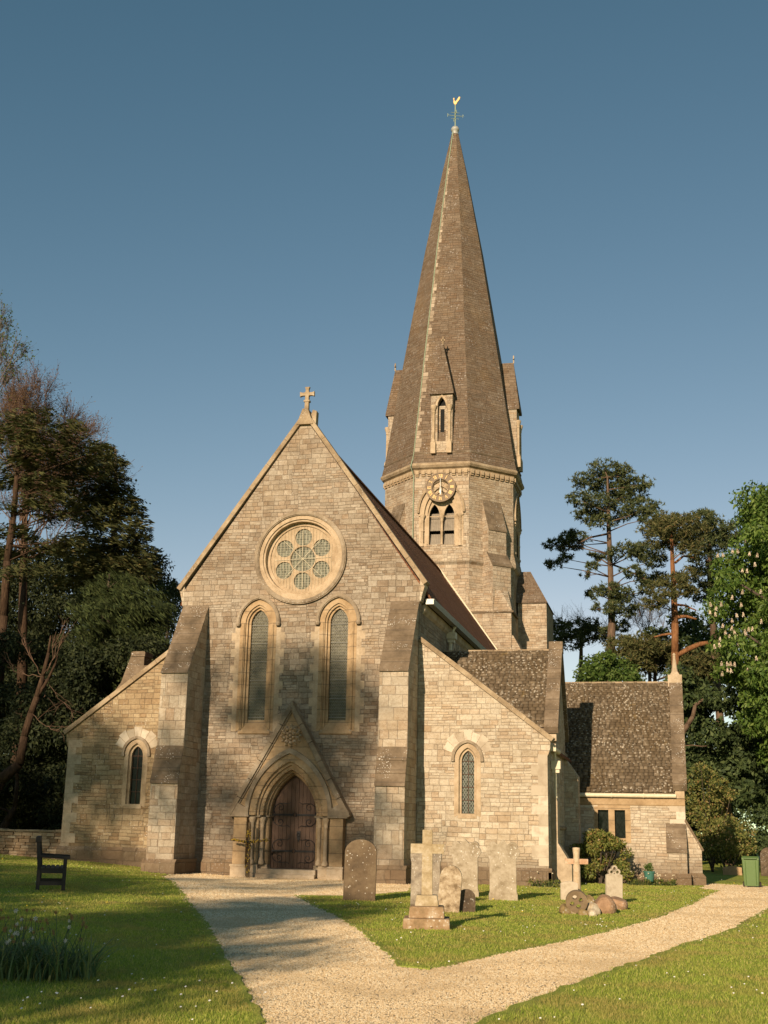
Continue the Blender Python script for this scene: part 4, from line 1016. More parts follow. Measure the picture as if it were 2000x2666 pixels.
def gravel_mat():
    N = NT('gravel'); P = N.obj()
    v1 = N.n('ShaderNodeTexVoronoi'); N.set(v1.inputs['Vector'], P); v1.inputs['Scale'].default_value = 38
    v2 = N.n('ShaderNodeTexVoronoi'); N.set(v2.inputs['Vector'], P); v2.inputs['Scale'].default_value = 85
    sx = N.n('ShaderNodeSeparateColor'); N.set(sx.inputs[0], v1.outputs['Color']); sy = N.n('ShaderNodeSeparateColor'); N.set(sy.inputs[0], v2.outputs['Color'])
    a = N.noise(P, .55, 4, .6); d = N.noise(P, 3.5, 4, .7)
    c = N.ramp(N.m('ADD', N.m('MULTIPLY', sx.outputs[0], .6), N.m('MULTIPLY', sy.outputs[1], .4)), [(.1, (.42, .30, .165)), (.4, (.60, .46, .27)), (.7, (.72, .57, .36)), (.95, (.82, .71, .50))])
    c = N.mix(N.m('MULTIPLY', N.fr(N.m('ADD', N.m('MULTIPLY', a, .6), N.m('MULTIPLY', d, .4)), .50, .66), .4), c, (.42, .31, .19))
    h = N.m('ADD', N.m('MULTIPLY', v1.outputs['Distance'], -1.0), N.m('MULTIPLY', v2.outputs['Distance'], -.5))
    N.principled(c, .92, N.bump(h, .09), spec=.15); return N.mat
M_LAWN = lawn_mat(); M_GRAVEL = gravel_mat()
def axis(lo, hi, fine_lo, fine_hi, st):
    a = list(np.arange(fine_lo, fine_hi + 1e-6, st)); d = st; x = fine_lo
    while x > lo: d *= 1.5; x -= d; a.insert(0, x)
    d = st; x = fine_hi
    while x < hi: d *= 1.5; x += d; a.append(x)
    return a
xs = axis(-1800, 1800, -16, 24, .5); ys = axis(-1200, 2500, -42, 16, .5)
V = [(x, y, gz(x, y)) for y in ys for x in xs]; nx_ = len(xs)
F = [(j * nx_ + i, j * nx_ + i + 1, (j + 1) * nx_ + i + 1, (j + 1) * nx_ + i) for j in range(len(ys) - 1) for i in range(nx_ - 1)]
gr = np_mesh('ground', np.array(V), np.array(F), M_LAWN); tag(gr, kind='structure')
for p in gr.data.polygons: p.use_smooth = True

PATH = [(-3.3, -.06), (-3.15, -2.2), (-2.58, -4.26), (1.33, -12.27), (3.97, -17.97), (6.18, -23.02), (7.55, -26.14), (8.42, -28.15), (8.84, -29.15), (9.4, -32), (9.9, -38), (9.5, -46),
        (12.0, -46), (11.2, -38), (10.5, -32), (10.5, -29.5), (10.56, -28.5), (10.72, -27.43), (11.02, -26), (11.39, -24.38), (11.86, -21.94), (12.39, -19.09), (13.26, -15.58), (13.93, -11.24), (14.35, -8.51), (15.3, -3.5), (17.2, 1.5), (21, 5.5), (26, 7.5),
        (26, 10.5), (19, 8.9), (15.5, 8.3), (13.5, 9.6), (13.2, 9.2), (13.3, 6.3), (13.07, 2.56), (13.61, .72), (13.21, -2.87), (12.58, -8.57), (11.95, -13.34), (11.35, -16.2), (10.81, -18.55), (10.31, -20.79), (9.96, -22.15), (9.61, -23.56), (9.36, -24.5), (8.96, -24.22), (8.33, -22.45), (7.29, -19.69), (5.63, -15.48),
        (3.1, -9.67), (4.5, -9.1), (5.2, -6.0), (4.5, -2.1), (4.4, -.06)]
def wiggle(poly, amp, step, seed):
    rng = random.Random(seed); out = []
    for (x0, y0), (x1, y1) in zip(poly, poly[1:] + poly[:1]):
        L = math.hypot(x1 - x0, y1 - y0); n = max(1, int(L / step))
        for i in range(n):
            t = i / n; out.append((x0 + (x1 - x0) * t + rng.uniform(-amp, amp), y0 + (y1 - y0) * t + rng.uniform(-amp, amp)))
    return out
PW = wiggle(PATH, .045, .22, 4); PA = np.array(PW)
def in_poly(X, Y, P=PA):
    X = np.asarray(X, float); Y = np.asarray(Y, float); ins = np.zeros(X.shape, bool); n = len(P); j = n - 1
    for i in range(n):
        xi, yi, xj, yj = P[i][0], P[i][1], P[j][0], P[j][1]
        c_ = ((yi > Y) != (yj > Y)) & (X < (xj - xi) * (Y - yi) / (yj - yi + 1e-12) + xi); ins ^= c_; j = i
    return ins
gx, gy = np.meshgrid(np.arange(-4, 27, .45), np.arange(-46, 11, .45)); m_ = in_poly(gx, gy)
pts = [Vector(p) for p in PW] + [Vector((a, b)) for a, b in zip(gx[m_], gy[m_])]
vo, eo, fo, *_ = delaunay_2d_cdt(pts, [], [list(range(len(PW)))], 1, 1e-4)
pm = MB(); pm.add([(v[0], v[1], gz(v[0], v[1]) + .006) for v in vo], [tuple(f_) for f_ in fo])
path = pm.build('gravel_path', M_GRAVEL); tag(path, kind='structure')
# terrain under the path sheet must stay below it: the lawn edge is a small turf lip
lip = MB(); n = len(PW)
ex = []
for i in range(n):
    a = Vector(PW[i - 1]); b = Vector(PW[(i + 1) % n]); d = (b - a).normalized(); nn = Vector((d.y, -d.x)); ex.append(nn)
if sum(PW[i][0] * PW[(i + 1) % n][1] - PW[(i + 1) % n][0] * PW[i][1] for i in range(n)) < 0: ex = [-q for q in ex]
for i in range(n):
    j = (i + 1) % n
    if PW[i][1] > -2.3 and PW[i][0] < 6: continue
    P0, P1 = PW[i], PW[j]; E0, E1 = ex[i], ex[j]
    def q(p, e, k, dz): return (p[0] + e[0] * k, p[1] + e[1] * k, gz(p[0], p[1]) + dz)
    lip.add([q(P0, E0, 0, 0), q(P0, E0, .015, .022), q(P0, E0, .16, .001), q(P1, E1, 0, 0), q(P1, E1, .015, .022), q(P1, E1, .16, .001)], [(0, 3, 4, 1), (1, 4, 5, 2)])
lp = lip.build('lawn_edge', M_LAWN); tag(lp, kind='structure')

# grass blades, daisies
M_BLADE = island_mat('grass_blade', [(0.0, (0.2006, 0.2773, 0.04012)), (0.45, (0.3422, 0.4248, 0.0649)), (0.75, (0.472, 0.4956, 0.1003)), (1.0, (0.6136, 0.531, 0.2006))], .7, translucent=.5, patch=(.8, (.46, .33, .13), .6))
gzv = np.vectorize(gz)
rng = np.random.default_rng(2)
def near_pts(n, rmin=10.0, rmax=52.0, pw=1.0):
    th = rng.uniform(-.36, .36, n) + YAW; u = rng.uniform(0, 1, n); r = rmin * (rmax / rmin) ** (u ** pw)
    x = CAM.x - np.sin(th) * r; y = CAM.y + np.cos(th) * r
    bad = in_poly(x + rng.normal(0, .045, n), y + rng.normal(0, .045, n)) | ((y > -.15) & (x > -8.4) & (x < 8.6)) | ((y > 6.8) & (x > 7) & (x < 13.3)) | ((y > 0.2) & (x < -8))
    k = ~bad
    return x[k], y[k], r[k]
x, y, r = near_pts(420000)
n = len(x); z = gzv(x, y)
hgt = rng.uniform(.016, .038, n) * (1 + .5 * (rng.random(n) < .08)); wd = np.maximum(.004, r * .00036) * rng.uniform(.7, 1.3, n); a = rng.uniform(0, 2 * np.pi, n); ln = rng.uniform(.2, 1.0, n) * hgt; la = rng.uniform(0, 2 * np.pi, n)
V = np.empty((n, 3, 3)); V[:, 0] = np.c_[x - np.cos(a) * wd, y - np.sin(a) * wd, z - .004]; V[:, 1] = np.c_[x + np.cos(a) * wd, y + np.sin(a) * wd, z - .004]; V[:, 2] = np.c_[x + np.cos(la) * ln, y + np.sin(la) * ln, z + hgt]
tag(np_mesh('grass', V.reshape(-1, 3), np.arange(3 * n).reshape(-1, 3), M_BLADE), 'short mown grass of the churchyard lawns beside the gravel', 'grass', kind='stuff')
def dots(name, n, rad_, col, seed, label):
    global rng
    rng = np.random.default_rng(seed); x, y, r = near_pts(n, 10.5, 60)
    cl_ = np.sin(x * 1.7 + 2) * np.sin(y * 1.1 + .5) + .5 * np.sin(x * .6 - y * .8); k = (cl_ + rng.uniform(-.9, .9, len(x))) > .35
    x, y, r = x[k], y[k], r[k]; n = len(x); z = gzv(x, y) + rng.uniform(.035, .06, n); R = rad_ * rng.uniform(.7, 1.25, n)
    V = np.empty((n, 6, 3))
    for i in range(6): V[:, i] = np.c_[x + R * np.cos(i * np.pi / 3), y + R * np.sin(i * np.pi / 3) , z + R * .5 * np.sin(i * np.pi / 3)]
    return tag(np_mesh(name, V.reshape(-1, 3), np.arange(6 * n).reshape(-1, 6), col), label, name, kind='stuff')
dots('daisies', 1300, .011, plain('daisy_white', (.80, .78, .70), .6, var=0), 5, 'tiny white daisies scattered over the lawns')
dots('dandelions', 60, .022, plain('dandelion_yellow', (.75, .55, .04), .6, var=0), 6, 'few yellow dandelions dotted over the lawns')
# loose pebbles on the near gravel
rng = np.random.default_rng(9)
th = rng.uniform(-.36, .36, 620000) + YAW; rr_ = 10.3 * (5.2 ** rng.random(620000)); px, py = CAM.x - np.sin(th) * rr_, CAM.y + np.cos(th) * rr_
k = in_poly(px + rng.normal(0, .05, len(px)), py + rng.normal(0, .05, len(px))); px, py, rr_ = px[k], py[k], rr_[k]; n = len(px); pz = gzv(px, py) + .004
R = np.maximum(.010, rr_ * .00085) * rng.uniform(.6, 1.4, n); base = np.array([(1, 0, 0), (0, 1, 0), (-1, 0, 0), (0, -1, 0), (.1, 0, .85)])
an = rng.uniform(0, 6.28, n); ca, sa = np.cos(an), np.sin(an); V = np.empty((n, 5, 3)); el = rng.uniform(.6, 1.3, n)
for i, (bx, by, bz) in enumerate(base):
    V[:, i] = np.c_[px + R * (ca * bx - sa * by * el), py + R * (sa * bx + ca * by * el), pz + R * bz]
Fb = np.array([(0, 1, 4), (1, 2, 4), (2, 3, 4), (3, 0, 4)]); F = (np.arange(n)[:, None, None] * 5 + Fb[None]).reshape(-1, 3)
tag(np_mesh('gravel_stones', V.reshape(-1, 3), F, island_mat('pebble', [(0, (.60, .41, .20)), (.5, (.86, .645, .36)), (1, (.93, .80, .54))], .85, patch=(.55, (.56, .41, .22), .55))), 'loose pale gravel stones on the path', 'gravel', kind='stuff')

# ------------------------------------------------------------------ churchyard objects
M_HS_BROWN = dressed('brown_headstone', (.135, .096, .056), (.07, .05, .031), (.23, .18, .11), lichen=0.0)
M_HS_GREY = dressed('grey_headstone', (.27, .225, .165), (.12, .10, .075), (.42, .37, .28), lichen=.5, scale=2.2)
M_HS_LICH = dressed('lichen_headstone', (.36, .28, .18), (.10, .062, .028), (.53, .46, .34), lichen=.8, scale=4.5)
M_HS_DARK = dressed('black_headstone', (.095, .068, .042), (.05, .038, .026), (.17, .13, .09), lichen=.5, scale=3)
M_HS_PALE = dressed('pale_headstone', (.34, .285, .20), (.19, .145, .085), (.46, .40, .30), lichen=.6, scale=2.0)
M_HS_PALE2 = dressed('clean_headstone', (.45, .385, .285), (.37, .30, .215), (.52, .46, .36), lichen=.05)
M_MON = dressed('monument_stone', (.38, .305, .185), (.23, .165, .075), (.52, .45, .33), lichen=.55, scale=3.0)
M_MONB = dressed('monument_base_stone', (.30, .20, .11), (.17, .12, .06), (.48, .40, .28), lichen=.8, scale=2.5)
def spots(m, amt, sc, col=(.66, .63, .54), lo=.10, hi=.2):
    """large crisp white lichen spots over an existing stone"""
    t = m.node_tree; p = next(n for n in t.nodes if n.type == 'BSDF_PRINCIPLED'); src = p.inputs['Base Color'].links[0].from_socket
    N = NT.__new__(NT); N.mat = m; N.t = t; P = N.obj()
    v = N.vor(P, sc); k = N.m('MULTIPLY', N.m('SUBTRACT', 1.0, N.fr(v, lo, hi)), N.fr(N.noise(P, 2.0, 2), .35, .6))
    N.set(p.inputs['Base Color'], N.mix(N.m('MULTIPLY', k, amt), src, col))
spots(M_HS_BROWN, .9, 13); spots(M_HS_PALE, .8, 9); spots(M_HS_GREY, .6, 14); spots(M_HS_DARK, .5, 10)
def arc_pts(cx, cz, r, a0, a1, n): return [(cx + r * math.cos(rad(a0 + (a1 - a0) * i / n)), cz + r * math.sin(rad(a0 + (a1 - a0) * i / n))) for i in range(n + 1)]
def headstone(prof, th, mat, x, y, rz, label, leanx=0.0, leany=0.0, group='headstones in the churchyard', extra=None):
    b = MB(); b.prism(prof, -th / 2, th / 2, 'y')
    if extra: extra(b)
    o = b.build('headstone', mat, None, bevel=.012)
    o.location = (x, y, gz(x, y) - .06); o.rotation_euler = (leanx, leany, rz)
    return tag(o, label, 'headstone', group)
def rounded(w, h, r=None):
    hw = w / 2; r = r or hw; return [(-hw, 0), (hw, 0)] + [(hw * math.cos(rad(a)), (h - r) + r * math.sin(rad(a))) for a in range(0, 181, 12)]
headstone(rounded(.76, 1.45, .30), .11, M_HS_BROWN, 5.0, -10.55, rad(8), 'mossy brown round-topped headstone speckled with white lichen, left of the big cross', rad(-1), rad(1.0))
headstone([(-.33, 0), (.33, 0), (.32, .98), (.345, 1.1), (.345, 1.2), (.31, 1.22)] + arc_pts(.24, 1.28, .11, -10, 150, 6) + [(.08, 1.26)] + arc_pts(0, 1.26, .16, 20, 160, 6) + [(-.08, 1.26)] + arc_pts(-.24, 1.28, .11, 30, 190, 6) + [(-.31, 1.22), (-.345, 1.2), (-.345, 1.1), (-.32, .98)], .12, M_HS_GREY, 6.86, -11.95, rad(6), 'tall grey lobed headstone standing directly behind the big stone cross', rad(1), rad(.5))
headstone(rounded(.46, 1.0, .26), .10, M_HS_LICH, 7.66, -13.6, rad(5), 'leaning round-topped headstone blotched with cream and rust lichen, right of the big cross', rad(2), rad(5))
headstone(rounded(.37, .52), .10, M_HS_DARK, 8.0, -13.35, rad(20), 'smallest blackened round headstone beside the leaning lichened one', rad(-4), rad(2))
def twin(w, h):
    hw = w / 2
    return [(-hw * .86, 0), (hw * .86, 0), (hw * .86, .20), (hw * .80, .26), (hw * .80, h * .70), (hw, h * .78), (hw, h * .84), (hw * .86, h * .88)] + arc_pts(hw * .60, h * .905, h * .075, -25, 150, 7) + [(hw * .28, h * .93), (0, h + .02), (-hw * .28, h * .93)] + arc_pts(-hw * .60, h * .905, h * .075, 30, 205, 7) + [(-hw * .86, h * .88), (-hw, h * .84), (-hw, h * .78), (-hw * .80, h * .70), (-hw * .80, .26), (-hw * .86, .20)]
headstone(twin(.80, 1.46), .13, M_HS_PALE, 7.03, -7.5, rad(4), 'pale peaked headstone with round shoulders, left one of the matching pair before the right aisle', rad(1), 0)
headstone(twin(.82, 1.48), .13, M_HS_PALE, 8.14, -8.55, rad(6), 'pale peaked headstone with round shoulders, right one of the matching pair before the right aisle', rad(-1), rad(-.5))
headstone([(-.22, 0), (.22, 0), (.22, .46), (.12, .50), (0, .515), (-.12, .50), (-.22, .46)], .10, M_HS_PALE2, 9.66, -7.5, rad(10), 'low clean pale headstone half hidden behind the slim lichened cross')
def trefoil(b):
    for dx, dz in ((-.075, .79), (.075, .79), (0, .87)): b.ring(circ(.036, dx, dz, 14), circ(.078, dx, dz, 16), -.04, .04, True); b.ring(circ(.036, dx, dz, 14), circ(.078, dx, dz, 16), .04, -.04, True)
headstone([(-.205, 0), (.205, 0), (.205, .72), (.14, .745), (-.14, .745), (-.205, .72)], .10, M_HS_PALE2, 10.8, -8.4, rad(24), 'smooth pale headstone crowned by a small carved trefoil', rad(1), rad(1), extra=trefoil)
headstone([(-.45, 0), (.45, 0), (.45, .42), (.30, .44), (0, .49), (-.30, .44), (-.45, .42)], .12, dressed('tan_headstone', (.36, .245, .13), (.27, .17, .08), (.42, .31, .18)), 14.9, 24.6, 0, 'low wide tan headstone far back, left of the green bin')
headstone(rounded(.80, 1.40, .38), .14, M_HS_DARK, 16.62, 24.4, 0, 'dark brown round-topped headstone far back, right of the green bin')

mon = thing('memorial_cross', 'tall plain stone cross on stepped base on the lawn before the right aisle', 'cross', (8.12, -18.25, gz(8.12, -18.25)), rad(10))
b = MB(); b.box(-.40, .40, -.40, .40, -.1, .17, top=(.01,) * 4); b.build('lower_step', M_MONB, mon, bevel=.02)
b = MB(); b.box(-.305, .305, -.305, .305, .17, .36, top=(.015,) * 4); b.build('upper_step', M_MONB, mon, bevel=.02)
b = MB(); b.box(-.205, .205, -.205, .205, .36, .54, top=(.03,) * 4); b.build('plinth_block', M_MON, mon, bevel=.015)
b = MB(); b.box(-.095, .095, -.075, .075, .54, 1.62, top=(.008, .008, .004, .004)); b.box(-.29, .29, -.073, .073, 1.22, 1.385); b.build('cross', M_MON, mon, bevel=.008)

rc = thing('grave_cross', 'slim round-shafted lichened stone cross in front of the leafy bush', 'cross', (9.80, -6.8, gz(9.8, -6.8)), rad(8))
b = MB(); b.lathe([(.10, -.1), (.10, .3), (.095, .7), (.10, .78), (.085, .85)], 12); b.lathe([(.085, .85), (.08, 1.05), (.095, 1.2), (.095, 1.26), (0, 1.27)], 12)
b.build('shaft', dressed('pale_lichen_stone', (.47, .36, .23), (.36, .26, .15), (.55, .45, .32), lichen=.5, scale=3), rc, smooth=True)
M_ROSY = dressed('rosy_lichen_stone', (.48, .31, .19), (.38, .22, .12), (.60, .52, .38), lichen=.9, scale=3)
for xa, xb in ((-.295, -.07), (.07, .295)): b = MB(); b.box(xa, xb, -.06, .06, .85, .985); b.build('cross_arm', M_ROSY, rc, bevel=.012)
# broken wheel-head cross and the rough stones it leans on
wh = thing('wheel_cross', 'broken carved wheel-headed stone cross leaning on rough stones', 'cross', (10.22, -13.1, gz(10.22, -13.1) - .04), rad(6)); 
b = MB(); mw = Matrix.Translation((.05, 0, .30)) @ Matrix.Rotation(rad(14), 4, 'X') @ Matrix.Rotation(rad(22), 4, 'Y')
hol = [circ(.048, .10 * math.cos(rad(45 + 90 * i)), .10 * math.sin(rad(45 + 90 * i)), 14) for i in range(4)]
b.plate(circ(.225, 0, 0, 32), hol, FY(-.055), mw); b.plate(circ(.225, 0, 0, 32), hol, FY(.055), mw); b.band(circ(.225, 0, 0, 32), circ(.225, 0, 0, 32), FY(-.055), FY(.055), True, mw)
for h_ in hol: b.band(h_, h_, FY(-.055), FY(.055), True, mw)
b2_ = MB(); b2_.prism([(-.085, -.42), (.085, -.42), (.075, -.215), (-.075, -.215)], -.05, .05, 'y', mw); b2_.build('broken_shaft', M_HS_LICH, wh)
b.build('wheel_head', dressed('dark_carved_stone', (.20, .145, .085), (.13, .09, .05), (.30, .22, .14), lichen=.3), wh)
def rock(name, x, y, sx, sy, sz, mat, label, seed, rz=0.0, group='rough stones around the broken wheel cross'):
    rg = random.Random(seed); bm = bmesh.new(); bmesh.ops.create_icosphere(bm, subdivisions=3, radius=1)
    off = [Vector((rg.uniform(-1, 1), rg.uniform(-1, 1), rg.uniform(-1, 1))).normalized() for _ in range(9)]; lv = [rg.uniform(.62, .9) for _ in off]
    for v in bm.verts:
        for o_, l_ in zip(off, lv):
            dd = v.co.dot(o_)
            if dd > l_: v.co -= o_ * (dd - l_) * .92
        v.co = Vector((v.co.x * sx, v.co.y * sy, v.co.z * sz))
    me = bpy.data.meshes.new(name); bm.to_mesh(me); bm.free(); me.materials.append(mat); o = bpy.data.objects.new(name, me); C.objects.link(o)
    o.location = (x, y, gz(x, y) + sz * .45); o.rotation_euler = (rg.uniform(-.15, .15), rg.uniform(-.15, .15), rz); return tag(o, label, 'stone', group)
M_RK1 = dressed('ruddy_block', (.32, .20, .115), (.21, .13, .07), (.40, .27, .17), lichen=.3, scale=2); M_RK2 = dressed('white_lichen_block', (.44, .37, .26), (.22, .15, .07), (.60, .55, .44), lichen=.7, scale=3.5); M_RK3 = dressed('mossy_block', (.24, .17, .07), (.13, .10, .05), (.40, .33, .22), lichen=.7, scale=4)
rock('stone', 10.78, -12.3, .26, .40, .26, M_RK1, 'big ruddy squared stone right of the broken wheel cross', 3, .3)
rock('stone', 10.58, -12.9, .17, .17, .17, M_RK2, 'white-lichened stone wedged against the broken wheel cross', 4)
rock('stone', 10.98, -11.0, .24, .30, .22, M_RK1, 'dark ruddy stone lying furthest back towards the trefoil headstone', 7, .5)
rock('stone', 10.03, -13.1, .13, .15, .15, M_RK3, 'mossy stone left of the broken wheel cross', 9)
rock('stone', 10.42, -13.35, .12, .10, .10, M_RK3, 'low yellowed stone under the broken wheel cross', 12)
rock('stone', 10.62, -13.45, .09, .08, .10, M_RK2, 'smallest pale stone in front of the broken wheel cross', 15)
rock('stone', 10.45, -11.9, .18, .3, .24, M_RK3, 'shadowed stone behind the broken wheel cross', 21)

# bench, seen end on
M_BENCH = plain('weathered_teak', (.032, .026, .021), .75, var=.5, scale=8)
M_SLATW = plain('grey_seat_wood', (.06, .054, .046), .75, var=.4, scale=8)
bn = thing('bench', 'dark wooden garden bench seen end-on, on the shaded lawn at far left', 'bench', (-1.06, -14.85, gz(-.9, -14.7)), rad(27))
bn.scale = (1.07,) * 3
for yy in (0.0, 1.55):
    b = MB(); b.box(0, .075, yy, yy + .07, 0, .45); b.add([(0, yy, .45), (.075, yy, .45), (.075, yy + .07, .45), (0, yy + .07, .45), (-.06, yy, 1.0), (.01, yy, 1.0), (.01, yy + .07, 1.0), (-.06, yy + .07, 1.0)], [(0, 1, 5, 4), (1, 2, 6, 5), (2, 3, 7, 6), (3, 0, 4, 7), (4, 5, 6, 7)]); b.build('leg', M_BENCH, bn, bevel=.006)
    b = MB(); b.box(.50, .575, yy, yy + .07, 0, .62); b.build('leg', M_BENCH, bn, bevel=.006)
    b = MB(); b.add([(-.02, yy - .01, .645), (.63, yy - .01, .60), (.63, yy + .085, .60), (-.02, yy + .085, .645), (-.02, yy - .01, .69), (.63, yy - .01, .655), (.63, yy + .085, .655), (-.02, yy + .085, .69)], [(0, 3, 2, 1), (4, 5, 6, 7), (0, 1, 5, 4), (1, 2, 6, 5), (2, 3, 7, 6), (3, 0, 4, 7)]); b.build('armrest', M_BENCH, bn, bevel=.008)
    b = MB(); b.box(.075, .50, yy + .01, yy + .06, .33, .42); b.build('seat_rail', M_BENCH, bn); b = MB(); b.box(.075, .50, yy + .015, yy + .055, .10, .17); b.build('stretcher', M_BENCH, bn)
for i in range(5):
    b = MB(); b.box(.07 + i * .095, .145 + i * .095, -.0, 1.62, .42, .445); b.build('seat_slat', M_SLATW, bn, bevel=.004)
b = MB(); b.box(.52, .56, .07, 1.55, .34, .42); b.build('front_rail', M_BENCH, bn)
b = MB(); b.box(-.08, .03, -.02, 1.64, .93, 1.04, top=(.01, .02, 0, 0)); b.build('top_rail', M_BENCH, bn, bevel=.015)
b = MB(); b.box(-.01, .04, .07, 1.55, .50, .56); b.build('back_rail', M_BENCH, bn)
for i in range(14):
    b = MB(); yv = .13 + i * .105; b.add([(0, yv, .56), (.03, yv, .56), (.03, yv + .04, .56), (0, yv + .04, .56), (-.045, yv, .94), (-.015, yv, .94), (-.015, yv + .04, .94), (-.045, yv + .04, .94)], [(0, 1, 5, 4), (1, 2, 6, 5), (2, 3, 7, 6), (3, 0, 4, 7)]); b.build('back_slat', M_BENCH, bn)

# green wheelie bin
M_BIN = plain('green_plastic', (.085, .145, .035), .45, var=.15, scale=3); M_BINL = plain('green_lid', (.07, .12, .03), .45, var=.15)
bi = thing('wheelie_bin', 'green wheeled rubbish bin standing on the gravel at far right', 'bin', (14.80, 6.15, gz(14.8, 6.15) + .006), rad(-6))
b = MB(); b.box(-.235, .235, -.25, .25, .06, .93); 
b.v = [(x_ * (1.18 if z_ > .5 else 1), y_ * (1.2 if z_ > .5 else 1), z_) for x_, y_, z_ in b.v]; b.box(-.29, .29, -.31, .31, .93, .985)
for xx in (-.17, .17): b.box(xx - .012, xx + .012, -.305, -.25, .12, .92)
b.build('body', M_BIN, bi, bevel=.018)
b = MB(); b.box(-.30, .30, -.33, .33, .985, 1.05, top=(.03, .03, .06, .0)); b.box(-.22, .22, -.37, -.32, .955, 1.0); b.build('lid', M_BINL, bi, bevel=.015)
b = MB(); b.cyl((-.24, .35, 1.0), (.24, .35, 1.0), .016, n=8); b.build('handle', M_BINL, bi)
for s in (-1, 1):
    b = MB(); b.cyl((s * .25, .22, .10), (s * .30, .22, .10), .10, n=18); wl_ = b.build('wheel', plain('black_rubber', (.03, .02, .018), .8), bi, bevel=.01)
    b = MB(); b.cyl((s * .30, .22, .10), (s * .306, .22, .10), .05, n=14); b.build('hub', plain('grey_hub', (.10, .09, .08), .6), wl_)

# flowered timber cross by the door
M_TIMB = bark('rough_timber', (.085, .055, .03), (.16, .11, .06), (.26, .19, .11))
fc = thing('timber_cross', 'rough timber cross decked with small yellow flowers, left of the church door', 'cross', (-1.18, -.66, 0), rad(4))
b = MB(); b.tube([(0, 0, -.05, .055), (.01, 0, .9, .05), (-.01, 0, 1.75, .045)], 8); b.build('post', M_TIMB, fc)
b = MB(); b.tube([(-.62, -.05, 1.20, .03), (0, -.06, 1.13, .038), (.70, -.05, 1.21, .028)], 8); b.build('cross_arm', M_TIMB, fc)
b = MB(); b.tube([(-.16, -.11, 1.12, .03), (.10, -.11, 1.13, .03)], 8); b.build('binding', M_IRON, fc)
random.seed(4); fl_ = MB()
for i in range(90):
    if random.random() < .5: p = (random.uniform(-.07, .07), -.06 - random.uniform(0, .03), random.uniform(.15, 1.55))
    else:
        xx = random.uniform(-.60, .66); p = (xx, -.10 - random.uniform(0, .03), 1.13 + .09 * abs(xx) / .65 + random.uniform(-.03, .04))
    fl_.cyl(p, (p[0] + random.uniform(-.015, .015), p[1] - .03, p[2] + random.uniform(-.02, .015)), .006, .022, 6)
fo_ = fl_.build('flowers', plain('dull_yellow_petal', (.48, .31, .035), .7, var=.5, scale=20), fc); fo_['kind'] = 'stuff'

# dry stone boundary wall at the left
def dry_wall():
    rg = random.Random(6); b = MB()
    x = -8.22
    for cx0 in np.arange(-34, -8.3, 1.0): pass
    top = 1.30
    xe = -8.15
    zz = -.2
    while zz < top - .02:
        hh = min(rg.uniform(.085, .15), top - zz); x = -34 - rg.uniform(0, .3)
        while x < xe:
            wdt = rg.uniform(.18, .42); xa, xb = x, min(x + wdt - .01, xe); x += wdt
            if xb - xa < .05: continue
            j = rg.uniform(-.035, .012); up = max(0.0, .10 * (-9 - xa)) * .0
            b.box(xa, xb, .22 + j, .62, zz + up, zz + hh - .008 + up, top=(.006, .006, .01, 0))
        zz += hh
    return b
b = dry_wall(); bw_ = thing('boundary_wall', 'low rough drystone wall running left from the church corner', 'wall', (-8.2, .4, .4)); 
o = b.build('stone_courses', island_mat('drystone', [(0, (.20, .125, .065)), (.4, (.31, .205, .115)), (.8, (.42, .30, .18)), (1, (.52, .40, .26))], .95, patch=(1.5, (.17, .115, .065), .5), lich=.25), bw_, bevel=.008); o.location = (8.2, -.4, -.4)
b = MB(); rg = random.Random(3); x = -34.0
while x < -8.2:
    wdt = rg.uniform(.35, .7); b.box(x, min(x + wdt - .012, -8.18), .18, .66, 1.30, 1.30 + rg.uniform(.06, .085)); x += wdt
o = b.build('coping_slabs', M_COPE, bw_, bevel=.01); o.location = (8.2, -.4, -.4)
PINE_A = [(8.35,46.49,27.16,1.05,0.47),(9.53,46.97,26.59,0.84,0.53),(7.27,47.18,26.43,1.16,0.63),(8.56,47.77,26.11,1.38,0.74),(10.73,46.96,26.0,0.74,0.42),(9.98,47.69,25.38,1.27,0.63),(6.52,44.12,24.25,0.81,0.41),(7.81,45.86,24.34,1.04,0.52),(8.92,47.77,24.15,1.58,0.63),(10.78,46.6,23.99,1.04,0.52),(6.88,47.6,23.87,0.84,0.42),(7.85,44.45,22.62,0.91,0.41),(11.26,45.88,23.16,0.72,0.52),(5.71,44.99,21.69,0.71,0.41),(4.9,46.18,21.47,0.83,0.41),(6.32,46.3,22.08,0.72,0.36),(4.86,44.05,19.56,0.6,0.35),(5.4,44.87,20.23,0.51,0.3),(4.39,45.12,21.25,0.41,0.26),(5.9,47.67,21.78,0.63,0.32),(7.86,47.06,20.74,0.73,0.31),(7.28,44.64,19.52,0.5,0.3),(6.61,47.19,19.44,0.31,0.31),(9.56,44.56,20.44,1.11,0.45),(10.88,46.47,20.83,1.13,0.62),(11.47,44.51,19.77,0.81,0.5),(10.11,44.01,18.9,0.7,0.4),(11.1,47.49,19.18,0.94,0.52),(11.21,44.84,17.84,0.7,0.4),(8.5,44.86,17.81,1.11,0.45),(7.54,47.93,18.1,0.73,0.42),(9.17,47.49,17.98,0.73,0.52),(8.84,45.16,16.56,0.81,0.6),(9.62,47.85,16.91,0.52,0.42),(7.42,46.16,16.86,0.41,0.2)]
